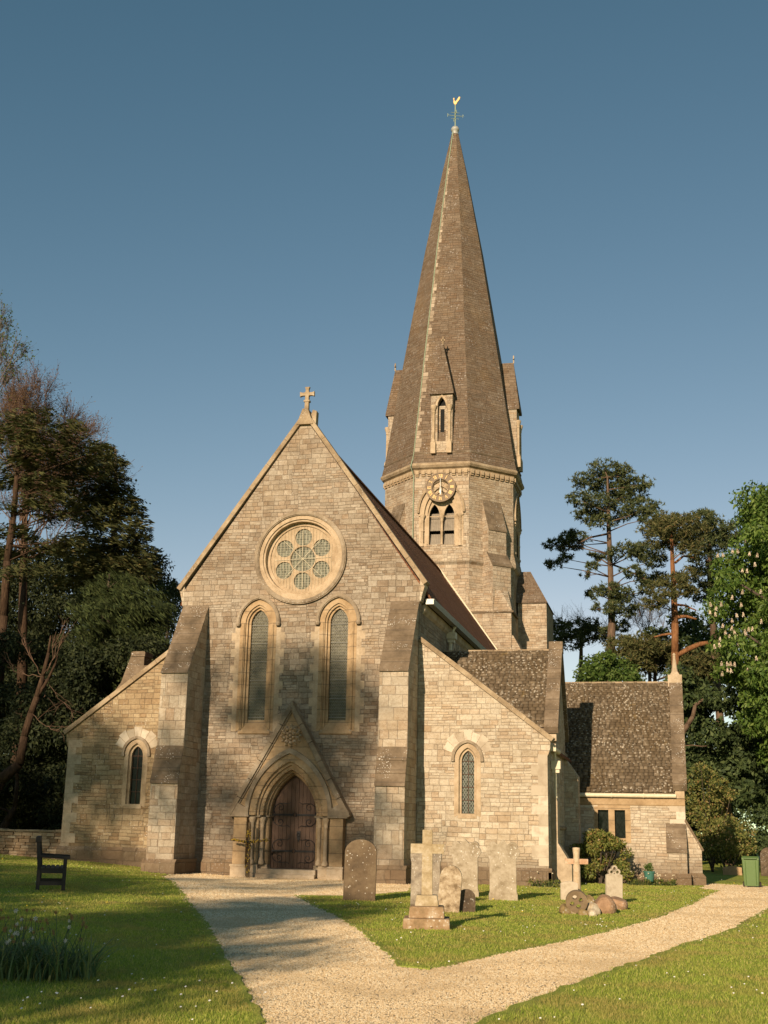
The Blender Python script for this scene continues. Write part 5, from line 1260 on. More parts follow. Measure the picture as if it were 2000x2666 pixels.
PINE_B = [(12.43,40.71,21.63,0.87,0.48),(12.85,38.82,20.58,1.32,0.66),(11.76,41.76,21.52,0.88,0.49),(13.97,40.76,21.2,1.16,0.58),(11.92,41.87,20.76,0.98,0.59),(13.39,41.57,20.35,1.17,0.49),(13.7,39.2,19.32,0.76,0.38),(12.73,39.44,17.25,0.85,0.47),(11.82,38.66,16.65,0.75,0.37),(11.35,38.58,15.73,0.84,0.37),(12.24,38.26,16.02,0.74,0.37),(13.41,39.21,16.62,0.75,0.38),(13.65,40.41,17.88,0.76,0.48)]
PINE_C = [(14.84,45.01,22.61,0.92,0.51),(15.23,47.71,23.68,0.63,0.32),(15.72,46.35,22.29,1.24,0.62),(16.76,46.24,21.92,0.93,0.46),(17.73,48.27,22.16,0.53,0.26),(14.65,46.92,21.84,1.56,0.62),(15.28,46.26,21.16,1.13,0.52),(14.78,46.92,20.5,0.93,0.41),(15.07,47.82,19.96,0.84,0.63),(15.04,45.23,18.42,0.91,0.61),(14.52,48.9,18.12,0.84,0.53),(15.3,45.09,17.89,0.61,0.5),(16.43,48.0,21.72,0.84,0.42)]
PINE_D = [(4.17,53.38,16.65,0.88,0.55),(5.5,50.07,15.99,1.07,0.64),(6.56,53.15,16.9,0.66,0.44),(6.96,51.46,15.76,1.19,0.54),(4.04,52.31,15.5,0.76,0.44),(5.39,50.04,15.15,1.06,0.53),(8.18,50.19,15.86,0.64,0.32),(8.99,50.72,16.25,0.64,0.43)]
PINE_E = [(9.2,43.82,13.78,0.99,0.59),(10.59,40.79,13.32,1.24,0.67),(11.65,43.02,13.44,1.27,0.68),(12.55,43.72,12.96,0.98,0.59),(11.14,43.77,12.6,1.28,0.59),(10.26,41.38,12.11,0.96,0.57),(13.42,41.42,12.08,1.15,0.76),(14.32,42.1,11.98,1.06,0.77),(13.87,43.1,11.54,0.97,0.58),(9.85,40.43,12.54,0.76,0.57),(14.92,42.99,12.64,0.59,0.49),(13.58,43.19,11.0,0.68,0.49)]
GREEN_BUSH = [(8.21,37.08,11.75,1.09,0.54),(7.9,34.61,10.83,0.96,0.53),(9.06,37.34,11.42,1.09,0.64),(9.49,34.77,10.58,0.88,0.53),(8.56,35.52,11.89,0.53,0.36),(7.36,36.33,10.7,0.63,0.45),(9.91,37.25,10.7,0.73,0.45)]
DARK_R = [(13.53,55.04,17.09,1.12,1.01),(14.62,58.55,16.73,1.28,1.05),(15.59,56.27,15.49,1.25,1.02),(15.99,54.87,13.78,1.23,1.11),(15.11,54.9,12.73,1.22,1.0),(14.45,54.06,14.55,1.0,0.77),(13.64,53.47,15.11,0.88,0.66),(11.29,53.89,16.18,1.0,0.44),(13.76,57.14,12.13,1.02,0.68)]
CHESTNUT = [(18.16,33.67,20.64,0.62,0.53),(17.59,31.9,19.6,0.61,0.52),(17.92,31.48,18.81,0.94,0.6),(17.11,28.07,17.68,0.49,0.41),(16.75,31.28,17.7,0.68,0.43),(17.55,29.5,17.27,0.92,0.67),(16.13,32.03,17.22,0.77,0.43),(16.99,30.78,16.75,0.93,0.59),(15.58,32.9,16.82,0.61,0.43),(16.31,31.88,16.17,0.94,0.6),(17.54,32.79,16.07,0.95,0.78),(15.57,30.09,15.34,0.58,0.5),(16.49,31.86,15.08,0.94,0.68),(15.31,32.43,14.88,0.69,0.51),(17.64,32.97,14.84,0.95,0.78),(14.87,30.1,13.73,0.58,0.41),(15.86,33.06,14.14,0.86,0.52),(16.9,33.22,14.06,0.95,0.69),(17.74,32.13,13.37,0.77,0.77),(16.25,33.86,13.34,0.78,0.52),(15.58,33.74,12.91,0.61,0.35),(16.93,31.11,12.49,0.92,0.67),(15.13,31.18,11.88,0.59,0.34),(15.87,29.0,11.55,0.73,0.41),(17.65,33.02,12.03,0.78,0.69),(17.03,33.62,11.54,0.87,0.52),(15.53,30.86,10.79,0.67,0.33),(16.29,32.15,11.03,0.76,0.42),(15.25,32.32,10.41,0.51,0.3),(16.12,32.38,10.41,0.68,0.38),(16.98,29.03,10.0,0.73,0.49),(16.88,32.68,9.71,0.68,0.43),(17.49,31.49,9.58,0.67,0.5),(17.4,31.99,8.84,0.68,0.42),(16.56,30.52,8.85,0.5,0.33),(17.05,31.74,8.18,0.59,0.34),(16.55,32.65,8.03,0.6,0.34),(17.32,31.82,7.48,0.67,0.42),(16.73,32.32,7.29,0.51,0.25),(18.9,28.17,20.07,0.99,0.7),(18.47,28.96,19.0,1.0,0.71),(18.81,30.65,18.78,1.02,0.72),(18.73,31.9,18.07,1.03,0.73),(18.72,29.31,16.65,1.0,0.7),(18.74,32.12,16.54,1.03,0.73),(18.89,31.79,15.57,1.03,0.73),(18.31,28.25,13.65,0.97,0.69),(18.32,30.83,13.27,1.01,0.71),(18.51,29.36,12.21,0.98,0.7),(18.32,28.32,11.45,0.97,0.69),(18.15,28.8,10.66,0.97,0.69),(18.37,29.9,9.88,0.99,0.7),(18.06,29.09,8.62,0.97,0.69),(18.2,29.16,7.81,0.97,0.69),(19.55,28.21,19.89,0.99,0.7),(19.89,30.79,19.66,1.03,0.73),(19.58,30.28,18.67,1.02,0.72),(19.6,31.67,18.1,1.03,0.73),(19.91,31.54,16.85,1.03,0.73),(19.48,29.43,15.75,1.0,0.7),(19.71,33.42,15.84,1.05,0.74),(19.07,28.0,13.62,0.97,0.69),(19.53,30.43,13.36,1.0,0.71),(19.35,29.67,12.18,0.99,0.7),(19.34,30.46,11.48,1.0,0.71),(19.15,28.69,10.53,0.97,0.69),(19.5,32.99,10.24,1.03,0.73),(19.07,30.24,8.84,0.99,0.7),(18.92,28.22,8.03,0.96,0.68)]
DARK_LOW = [(15.1,36.45,7.89,0.32,0.38),(14.62,34.38,7.23,0.58,0.37),(15.37,36.18,7.47,0.54,0.27),(16.47,35.36,7.7,0.48,0.32),(13.93,36.32,7.27,0.59,0.27),(15.91,37.83,6.87,0.61,0.33),(15.04,37.27,5.92,0.49,0.33),(16.43,35.68,5.54,0.48,0.32),(15.75,37.25,6.22,0.49,0.27),(16.94,36.57,5.09,0.54,0.32),(16.31,35.48,4.35,0.59,0.37),(16.73,34.57,4.23,0.53,0.26),(17.28,36.38,3.56,0.49,0.32),(16.54,36.26,3.4,0.59,0.38),(17.32,37.83,2.6,0.49,0.44),(17.22,37.87,1.61,0.38,0.49),(17.08,36.43,5.98,0.65,0.43),(17.44,35.4,6.72,0.48,0.43),(15.72,37.57,5.33,0.6,0.44),(16.06,34.0,3.73,0.52,0.31)]
SHRUB_A = [(13.69,28.06,5.04,0.58,0.34),(13.33,29.16,4.55,0.59,0.39),(14.1,29.28,4.65,0.68,0.44),(14.58,28.14,4.21,0.67,0.43),(13.66,29.31,3.93,0.73,0.44),(14.88,29.94,3.69,0.69,0.44),(14.15,28.7,3.29,0.73,0.44),(13.18,28.84,3.32,0.53,0.44),(15.17,28.34,3.74,0.43,0.34),(13.6,28.5,2.88,0.63,0.39)]
SHRUB_B = [(13.87,27.94,2.26,0.72,0.38),(14.7,26.76,2.22,0.75,0.38),(15.51,27.92,2.16,0.67,0.38),(15.92,27.83,1.82,0.48,0.43),(14.26,27.19,1.7,0.8,0.47),(15.08,26.52,1.63,0.8,0.47),(15.81,27.96,1.3,0.53,0.38),(13.97,26.99,1.1,0.66,0.47),(14.81,26.83,1.03,0.75,0.42),(15.48,26.64,0.96,0.61,0.33),(13.62,27.97,1.56,0.38,0.43),(13.61,26.98,0.75,0.28,0.28),(16.06,26.57,0.98,0.33,0.23)]
FIR_A = [(-18.08,10.68,20.31,1.1,0.37),(-17.85,12.6,21.22,1.13,0.38),(-15.89,10.64,19.72,1.26,0.36),(-18.25,11.1,19.72,1.29,0.37),(-15.14,11.36,19.91,0.72,0.36),(-15.89,11.62,19.3,1.09,0.36),(-17.14,10.8,19.01,1.36,0.36),(-14.5,11.76,19.0,1.08,0.4),(-13.58,11.44,18.85,0.53,0.27),(-16.71,12.76,18.76,1.3,0.37),(-18.35,12.17,18.66,1.12,0.33),(-15.76,13.19,18.75,1.39,0.42),(-16.94,12.46,17.67,1.2,0.28),(-18.71,12.78,17.93,1.03,0.23),(-16.25,12.22,16.75,1.09,0.23),(-17.44,11.83,16.42,1.09,0.23),(-16.28,12.95,16.12,1.01,0.23),(-18.26,12.47,15.25,0.92,0.23),(-17.03,13.36,14.6,1.11,0.28),(-15.54,12.68,14.76,0.81,0.27),(-18.81,12.6,14.21,0.74,0.28),(-16.54,11.3,13.07,1.33,0.31)]
CEDAR = [(-16.99,18.25,20.92,0.7,0.4),(-16.08,16.53,19.75,1.17,0.44),(-14.76,15.52,19.39,0.48,0.29),(-16.48,15.26,18.53,1.53,0.43),(-15.16,15.68,18.49,1.14,0.43),(-14.79,16.05,18.0,0.76,0.38),(-17.13,17.7,18.24,1.48,0.45),(-15.32,16.14,17.75,1.34,0.48),(-13.87,15.25,17.17,0.75,0.37),(-14.75,18.06,17.45,0.49,0.39),(-15.77,17.23,16.98,1.46,0.49),(-13.12,15.11,15.89,0.55,0.46),(-15.58,15.2,16.66,1.13,0.38),(-14.86,15.52,15.67,1.41,0.47),(-14.07,16.43,15.48,0.85,0.47),(-17.3,18.44,15.95,1.29,0.5),(-14.38,18.8,16.43,0.29,0.29),(-15.22,17.45,15.17,1.45,0.48),(-13.2,15.92,14.68,0.74,0.46),(-12.93,16.72,14.47,0.42,0.38),(-15.6,16.45,14.49,1.24,0.48),(-14.11,16.32,14.04,1.22,0.47),(-12.24,15.05,13.46,0.45,0.36),(-17.12,17.34,14.14,1.26,0.58)]
FIR_C = [(-13.18,13.65,12.75,1.07,0.4),(-11.92,13.45,12.07,0.97,0.4),(-10.76,12.19,11.21,0.77,0.34),(-12.46,13.06,11.75,1.14,0.44),(-12.99,12.34,10.94,1.31,0.52),(-12.09,13.42,10.84,0.97,0.53),(-10.85,12.89,10.74,0.61,0.35),(-14.28,13.88,12.11,1.08,0.54),(-12.94,13.59,10.1,1.24,0.53),(-11.2,12.24,9.62,1.03,0.43),(-10.64,12.63,9.42,0.6,0.34)]
EVERGREEN = [(-13.72,20.83,13.87,0.8,0.4),(-12.97,19.92,12.99,0.59,0.59),(-13.58,19.87,13.19,0.69,0.59),(-13.21,19.88,12.21,0.59,0.49),(-13.0,20.54,13.5,0.3,0.39),(-13.58,20.87,11.6,0.4,0.3)]
DARK_L = [(-26.74,24.2,16.71,1.25,0.74),(-26.8,26.82,17.06,1.28,0.76),(-24.47,24.58,16.29,1.23,0.73),(-21.11,21.62,16.06,1.16,0.69),(-22.38,25.89,16.85,1.24,0.73),(-19.48,23.52,15.93,1.18,0.7),(-17.81,21.31,15.73,1.14,0.67),(-19.28,26.87,16.49,1.23,0.73),(-15.32,21.2,15.43,1.12,0.66),(-26.76,24.46,15.43,1.25,0.74),(-24.98,23.89,15.21,1.22,0.72),(-25.52,26.29,15.69,1.26,0.75),(-22.42,23.36,15.17,1.2,0.71),(-20.58,22.29,15.06,1.17,0.69),(-19.35,22.66,15.0,1.16,0.69),(-18.04,22.21,14.7,1.15,0.68),(-17.68,24.37,15.57,1.18,0.7),(-16.17,23.14,15.02,1.15,0.68),(-26.83,25.51,14.48,1.26,0.74),(-24.14,22.45,14.42,1.2,0.71),(-23.02,23.11,14.25,1.19,0.71),(-21.59,22.49,13.93,1.17,0.69),(-22.62,26.89,14.91,1.25,0.74),(-20.63,26.04,14.77,1.22,0.72),(-19.83,26.1,14.46,1.21,0.72),(-18.11,24.71,14.52,1.18,0.7),(-15.73,23.41,14.36,1.15,0.68),(-24.64,21.86,12.95,1.19,0.7),(-26.2,25.99,13.96,1.26,0.74),(-23.36,23.94,13.14,1.21,0.71),(-21.21,21.23,12.91,1.15,0.68),(-20.06,22.02,13.01,1.15,0.68),(-18.85,21.59,13.12,1.14,0.67),(-19.19,25.31,13.36,1.2,0.71),(-18.95,26.4,13.92,1.21,0.72),(-15.11,22.2,12.77,1.12,0.66),(-27.09,25.78,13.12,1.26,0.75),(-24.01,22.94,12.0,1.19,0.71),(-23.71,25.1,12.51,1.22,0.72),(-23.9,26.18,12.59,1.24,0.73),(-21.69,24.74,12.46,1.2,0.71),(-20.29,25.8,12.56,1.21,0.71),(-18.55,23.26,12.39,1.16,0.68),(-15.65,21.06,12.07,1.11,0.65),(-16.07,24.07,12.4,1.15,0.68),(-26.66,24.52,11.55,1.24,0.73),(-24.1,22.11,11.49,1.18,0.7),(-23.25,23.33,11.68,1.19,0.71),(-22.02,22.9,11.29,1.18,0.7),(-19.27,21.16,10.81,1.13,0.67),(-19.49,22.87,11.34,1.16,0.68),(-18.32,23.3,11.28,1.16,0.68),(-17.2,23.86,11.14,1.16,0.68),(-16.74,25.22,11.88,1.17,0.69),(-25.41,23.39,10.73,1.21,0.71),(-26.2,26.89,10.98,1.27,0.75),(-24.06,25.89,10.79,1.23,0.73),(-23.4,26.54,11.06,1.24,0.73),(-21.45,25.16,10.86,1.2,0.71),(-19.93,25.02,10.66,1.19,0.7),(-18.87,24.22,10.71,1.17,0.69),(-18.14,25.79,10.6,1.19,0.7),(-15.9,23.18,10.25,1.13,0.67),(-26.05,24.56,9.98,1.23,0.73),(-25.05,25.08,10.03,1.23,0.73),(-23.71,24.13,9.59,1.2,0.71),(-21.56,22.71,9.23,1.17,0.69),(-19.52,21.47,9.4,1.13,0.67),(-18.11,21.52,9.57,1.12,0.66),(-17.76,23.14,9.75,1.15,0.68),(-17.65,24.48,9.37,1.16,0.69),(-16.47,25.56,9.94,1.17,0.69),(-26.82,25.29,8.56,1.24,0.74),(-23.62,22.84,8.38,1.18,0.7),(-24.97,26.58,8.91,1.25,0.74),(-21.38,22.65,8.71,1.16,0.69),(-21.54,25.3,8.76,1.2,0.71),(-18.35,21.43,8.47,1.12,0.66),(-19.32,25.52,8.64,1.19,0.7),(-17.39,25.02,8.6,1.17,0.69),(-17.12,26.74,8.75,1.19,0.7),(-27.01,26.38,7.95,1.26,0.74),(-24.92,25.13,7.74,1.23,0.72),(-24.36,26.03,8.23,1.23,0.73),(-23.08,25.43,8.1,1.22,0.72),(-21.37,24.67,7.6,1.19,0.7),(-18.55,22.25,7.45,1.13,0.67),(-18.69,24.1,7.8,1.16,0.69),(-17.73,26.38,7.92,1.19,0.7),(-15.18,22.43,7.63,1.11,0.66),(-27.62,26.85,7.31,1.27,0.75),(-24.74,24.26,6.96,1.21,0.72),(-22.74,23.36,6.58,1.18,0.7),(-20.5,21.02,6.76,1.13,0.67),(-20.43,23.34,7.01,1.16,0.69),(-18.58,22.07,6.86,1.13,0.67),(-18.61,24.92,7.22,1.17,0.69),(-17.65,26.4,7.14,1.19,0.7),(-16.42,26.46,6.95,1.18,0.7),(-25.66,24.68,6.0,1.22,0.72),(-23.41,23.32,6.13,1.19,0.7),(-21.5,21.65,5.91,1.15,0.68),(-22.13,25.13,5.89,1.2,0.71),(-20.95,24.32,6.16,1.18,0.7),(-20.34,25.29,6.21,1.19,0.7),(-18.07,23.24,5.97,1.14,0.68),(-17.5,26.32,6.21,1.19,0.7),(-15.08,22.28,5.88,1.11,0.66),(-24.81,22.83,4.82,1.19,0.7),(-23.11,22.61,5.16,1.17,0.69),(-23.46,24.73,4.97,1.2,0.71),(-22.46,26.38,5.09,1.22,0.72),(-19.41,22.0,4.68,1.13,0.67),(-20.04,24.8,5.37,1.18,0.7),(-18.5,25.6,5.22,1.18,0.7),(-16.42,22.35,4.97,1.12,0.66),(-14.07,21.38,4.94,1.09,0.64),(-25.62,24.4,4.38,1.22,0.72),(-25.48,25.98,3.96,1.24,0.73),(-23.97,26.27,3.96,1.23,0.73),(-22.67,25.37,4.36,1.21,0.71),(-20.45,23.5,4.2,1.16,0.69),(-19.28,23.55,4.3,1.16,0.68),(-18.08,24.17,4.31,1.16,0.68),(-18.25,26.43,4.58,1.19,0.7),(-14.65,22.81,4.35,1.11,0.66),(-24.35,22.68,3.25,1.18,0.7),(-24.24,24.63,3.5,1.21,0.71),(-24.39,26.8,3.56,1.24,0.73),(-20.39,22.12,2.98,1.14,0.68),(-18.7,21.18,3.01,1.12,0.66),(-18.16,21.69,3.51,1.12,0.66),(-17.99,24.38,3.33,1.16,0.68),(-16.89,24.62,3.42,1.15,0.68),(-14.55,22.1,3.17,1.1,0.65),(-23.59,22.14,2.42,1.17,0.69),(-24.14,24.57,2.16,1.21,0.71),(-23.32,24.88,2.6,1.2,0.71),(-22.15,25.14,2.64,1.2,0.71),(-20.59,25.37,2.23,1.19,0.7),(-17.84,21.37,2.59,1.11,0.66),(-18.1,23.91,2.58,1.15,0.68),(-17.87,26.01,2.52,1.18,0.7),(-16.56,26.74,2.67,1.18,0.7)]
TRUNK_FIR = [(-17.97,12.0,3.41,0.401),(-18.22,12.0,10.98,0.339),(-18.31,12.0,13.62,0.296),(-18.21,12.0,15.86,0.229),(-18.25,12.0,18.61,0.162),(-18.18,12.0,20.38,0.084),(-18.11,12.0,21.13,0.028)]
TRUNK_LEAN = [(-15.25,7.0,2.32,0.333),(-14.72,7.0,3.25,0.255),(-13.9,7.0,3.91,0.19),(-13.8,7.0,5.04,0.157),(-13.58,7.0,5.99,0.142),(-13.38,7.0,6.66,0.126),(-13.2,7.0,7.52,0.091),(-13.03,7.0,8.49,0.066),(-13.0,7.0,9.22,0.03)]
TRUNK_LEAN2 = [(-13.34,7.0,6.7,0.076),(-12.93,7.0,7.42,0.066),(-12.67,7.0,8.05,0.045),(-12.6,7.0,8.38,0.02)]
TRUNK_LOW = [(-15.24,8.0,0.75,0.182),(-14.8,8.0,1.64,0.155),(-14.49,8.0,2.21,0.103),(-14.5,8.0,3.29,0.078),(-14.62,8.0,4.01,0.065)]
TRUNK_P1 = [(8.09,46.0,4.06,0.376),(8.38,46.0,13.71,0.314),(8.48,46.0,15.7,0.254),(8.49,46.0,19.77,0.195),(8.45,46.0,22.25,0.165),(8.46,46.0,24.35,0.114),(8.45,46.0,26.26,0.052)]
TRUNK_P2 = [(12.48,40.0,3.94,0.326),(12.65,40.0,12.82,0.235),(12.72,40.0,14.65,0.227),(12.72,40.0,16.98,0.171),(12.71,40.0,18.77,0.143),(12.73,40.0,19.72,0.115),(12.73,40.0,21.06,0.058)]
LIMBS1 = [(8.4,46.0,22.1,0.082),(7.14,46.0,21.88,0.062),(5.72,46.0,21.2,0.041),(4.69,46.0,20.29,0.021)]
LIMBS1b = [(8.64,46.0,19.86,0.072),(9.47,46.0,19.53,0.056),(10.63,46.0,18.89,0.046),(11.4,46.0,18.46,0.02)]
LIMBS1c = [(8.35,46.0,19.92,0.061),(7.91,46.0,20.25,0.046),(7.3,46.0,19.9,0.031),(6.58,46.0,18.89,0.015)]
LIMB2a = [(12.87,40.0,18.58,0.086),(13.42,40.0,19.03,0.067),(14.23,40.0,18.87,0.038)]
LIMB2b = [(12.85,40.0,15.86,0.085),(13.38,40.0,15.8,0.066),(14.08,40.0,15.46,0.038)]
LIMB2c = [(12.87,40.0,15.07,0.123),(13.45,40.0,15.1,0.094),(14.06,40.0,14.91,0.066)]
LIMB2d = [(12.56,40.0,14.01,0.094),(11.89,40.0,13.93,0.075),(11.21,40.0,13.75,0.038)]
LIMB2e = [(12.82,40.0,12.63,0.141),(13.45,40.0,12.99,0.169),(14.17,40.0,13.3,0.16),(14.7,40.0,13.38,0.132),(14.91,40.0,13.2,0.094)]
LIMB_OAK = [(12.57,36.0,7.09,0.134),(12.99,36.0,7.6,0.161),(13.2,36.0,7.95,0.15),(13.52,36.0,8.41,0.134),(13.68,36.0,9.08,0.108),(14.17,36.0,9.43,0.075)]
LIMB_DEAD = [(13.0,36.0,6.71,0.032),(13.45,36.0,6.75,0.032),(13.95,36.0,6.68,0.032),(14.34,36.0,6.72,0.027),(14.73,36.0,6.42,0.016)]
TWIG_TIPS = [(-24.62,20.0,27.34,0.012),(-23.69,20.0,27.28,0.012),(-22.96,20.0,26.89,0.012),(-22.15,20.0,26.84,0.011),(-21.2,20.0,26.44,0.011),(-20.38,20.0,26.06,0.011),(-19.82,20.0,24.82,0.011),(-18.94,20.0,23.69,0.011),(-17.64,20.0,22.65,0.011),(-17.01,20.0,21.67,0.011),(-16.34,20.0,21.32,0.011),(-15.74,20.0,20.56,0.011),(-15.76,20.0,19.42,0.011),(-20.53,20.0,25.3,0.011),(-21.71,20.0,25.81,0.011),(-23.23,20.0,26.13,0.012),(-24.07,20.0,26.52,0.012),(-19.2,20.0,22.84,0.011),(-24.6,20.0,26.0,0.012),(-22.43,20.0,24.98,0.011),(-18.37,20.0,22.27,0.011)]
TWIG_BASE = [(-21.33,20.0,7.49,0.306),(-22.03,20.0,15.43,0.209),(-22.34,20.0,19.6,0.127)]
SAP_TIPS = [(-21.67,15.0,28.44,0.011),(-20.16,15.0,26.24,0.011),(-20.33,15.0,25.84,0.011),(-21.2,15.0,27.04,0.011),(-21.92,15.0,28.78,0.011),(-20.83,15.0,26.49,0.011),(-21.5,15.0,27.79,0.011),(-21.6,15.0,26.76,0.011)]
SAP_BASE = [(-22.61,15.0,9.73,0.194),(-22.37,15.0,20.2,0.1),(-22.07,15.0,23.19,0.061)]
BARE_TIPS = [(10.05,60.0,19.23,0.016),(10.5,60.0,19.11,0.016),(11.06,60.0,19.21,0.016),(11.62,60.0,18.97,0.016),(9.58,60.0,18.78,0.016),(12.06,60.0,18.73,0.016),(4.3,60.0,18.41,0.016),(5.11,60.0,18.21,0.016),(3.37,60.0,18.07,0.016)]
BARE_BASE = [(10.68,60.0,11.1,0.175),(10.73,60.0,16.09,0.118)]
CANDLES = [(16.6,29.0,17.39,0.124),(15.9,29.0,16.77,0.124),(16.13,29.0,16.8,0.124),(15.43,29.0,16.58,0.123),(15.13,29.0,16.59,0.123),(16.69,29.0,16.54,0.124),(17.18,29.0,16.57,0.124),(17.0,29.0,15.97,0.123),(16.38,29.0,15.66,0.123),(16.56,29.0,15.62,0.123),(16.24,29.0,14.47,0.123),(15.74,29.0,14.2,0.123),(14.62,29.0,13.86,0.122),(15.19,29.0,13.81,0.122),(14.91,29.0,13.62,0.122),(16.24,29.0,13.75,0.123),(14.48,29.0,13.35,0.122),(14.82,29.0,13.34,0.122),(16.03,29.0,13.24,0.122),(16.25,29.0,13.24,0.122),(15.71,29.0,12.97,0.122),(15.17,29.0,12.7,0.122),(15.73,29.0,12.5,0.122),(15.3,29.0,12.23,0.122),(15.48,29.0,12.11,0.122),(16.29,29.0,12.37,0.122),(16.51,29.0,12.41,0.122),(16.7,29.0,12.44,0.122),(16.35,29.0,12.17,0.122),(15.02,29.0,11.88,0.122),(14.78,29.0,11.57,0.122),(14.97,29.0,11.57,0.122),(15.87,29.0,11.63,0.122),(15.0,29.0,10.59,0.122),(15.26,29.0,10.59,0.122),(15.52,29.0,10.55,0.122),(15.74,29.0,10.54,0.122),(15.36,29.0,10.28,0.122),(15.54,29.0,10.16,0.122),(14.96,29.0,9.99,0.121),(16.44,29.0,10.31,0.122),(17.22,29.0,14.44,0.123),(15.83,29.0,12.22,0.122),(15.9,29.0,12.06,0.122),(16.91,29.0,10.84,0.122),(17.13,29.0,12.83,0.122)]
# ------------------------------------------------------------------ vegetation
def grow(cl_, k, kz=None): return [(x, y, z, rx * k, rz * (kz or k)) for x, y, z, rx, rz in cl_]
PINE_A, PINE_B, PINE_C, PINE_D, PINE_E = (grow(q, 1.12) for q in (PINE_A, PINE_B, PINE_C, PINE_D, PINE_E))
CEDAR, FIR_A, FIR_C = grow(CEDAR, 1.12, 1.15), grow(FIR_A, 1.1, 1.0), grow(FIR_C, 1.25, 1.3)
DARK_L, DARK_R, DARK_LOW, CHESTNUT, GREEN_BUSH, EVERGREEN = (grow(q, 1.3) for q in (DARK_L, DARK_R, DARK_LOW, CHESTNUT, GREEN_BUSH, EVERGREEN))
def ell(rng, n, shell=.5):
    d = rng.normal(size=(n, 3)); d /= np.linalg.norm(d, axis=1)[:, None]
    return d * (shell + (1 - shell) * rng.random(n) ** .6)[:, None], d
def quads(P, A, B):
    V = np.empty((len(P), 4, 3)); V[:, 0] = P - A * .5; V[:, 1] = P - A * .12 + B * .5; V[:, 2] = P + A * .5; V[:, 3] = P - A * .12 - B * .5
    return V.reshape(-1, 3), np.arange(4 * len(P)).reshape(-1, 4)
def crown_leaf(clumps, per, size, seed, aspect=.55, droop=.3, dscale=1.0, shell=.45, power=1.0):
    rng = np.random.default_rng(seed); P = []; D = []
    for (x, y, z, rx, rz) in clumps:
        n = max(6, int(per * (rx * rz) ** power)); o, d = ell(rng, n, shell)
        # lumpy outline
        o *= (0.72 + .42 * rng.random(n))[:, None]
        P.append(np.c_[x + o[:, 0] * rx, y + o[:, 1] * rx * dscale, z + o[:, 2] * rz]); D.append(d)
    P = np.concatenate(P); D = np.concatenate(D); n = len(P)
    A = D * .6 + rng.normal(size=(n, 3)) * .7; A[:, 2] -= droop; A /= np.linalg.norm(A, axis=1)[:, None]
    B = np.cross(A, D + rng.normal(size=(n, 3)) * .6); B /= np.linalg.norm(B, axis=1)[:, None] + 1e-9
    s = size * rng.uniform(.6, 1.3, n)
    return quads(P, A * s[:, None], B * (s * aspect)[:, None])
def crown_needle(clumps, per, size, seed, width=.035, k=8, up=.35):
    """tufts of needles at the shoot ends of each clump"""
    rng = np.random.default_rng(seed); P = []
    for (x, y, z, rx, rz) in clumps:
        n = max(8, int(per * rx * rz)); o, d = ell(rng, n, .35); o *= (0.7 + .45 * rng.random(n))[:, None]
        # tufts crowd into a few shoots
        m = max(4, n // 6); so_, _ = ell(rng, m, .55); o = so_[rng.integers(0, m, n)] + rng.normal(size=(n, 3)) * .17
        P.append(np.c_[x + o[:, 0] * rx, y + o[:, 1] * rx, z + o[:, 2] * rz])
    P = np.concatenate(P); n = len(P)
    Pk = np.repeat(P, k, 0); N_ = len(Pk); A = rng.normal(size=(N_, 3)); A[:, 2] += up; A /= np.linalg.norm(A, axis=1)[:, None]
    B = np.cross(A, rng.normal(size=(N_, 3))); B /= np.linalg.norm(B, axis=1)[:, None]; s = size * rng.uniform(.6, 1.25, N_)
    V = np.empty((N_, 3, 3)); V[:, 0] = Pk + B * width; V[:, 1] = Pk - B * width; V[:, 2] = Pk + A * s[:, None]
    return V.reshape(-1, 3), np.arange(3 * N_).reshape(-1, 3)
def crown_spray(clumps, per, size, seed, width=.12, droop=.45, tx=None):
    """flat drooping conifer sprays, fanning out from the stem axis"""
    rng = np.random.default_rng(seed); V = []
    for (x, y, z, rx, rz) in clumps:
        n = max(8, int(per * rx * rz)); o = rng.uniform(-1, 1, (n, 3)); o[:, :2] *= .75 + .3 * rng.random((n, 1))
        lay = rng.integers(0, 3, n) / 2.0 - .5
        zz = z + (lay * 1.3 + o[:, 2] * .22) * rz - .25 * np.abs(o[:, 0]) * rx
        p = np.c_[x + o[:, 0] * rx, y + o[:, 1] * rx * .8, zz]
        sgn = np.sign(x - (tx if tx is not None else x - 1)); a = rng.uniform(-1.2, 1.2, n)
        A = np.c_[np.cos(a) * sgn, np.sin(a) - .35, -droop + rng.normal(size=n) * .25]; A /= np.linalg.norm(A, axis=1)[:, None]
        Bv = np.c_[-A[:, 1], A[:, 0], rng.normal(size=n) * .5]; Bv /= np.linalg.norm(Bv, axis=1)[:, None]
        s = size * rng.uniform(.5, 1.3, n)
        for kk in range(3):
            q = p + Bv * (rng.uniform(-.5, .5, (n, 1)) * size) + rng.normal(size=(n, 3)) * .04
            v = np.empty((n, 4, 3)); w_ = width * rng.uniform(.5, 1.2, (n, 1)); v[:, 0] = q - A * s[:, None] * .5; v[:, 1] = q + Bv * w_ * .5; v[:, 2] = q + A * s[:, None] * .5; v[:, 3] = q - Bv * w_ * .5; V.append(v)
    V = np.concatenate(V); return V.reshape(-1, 3), np.arange(4 * len(V)).reshape(-1, 4)
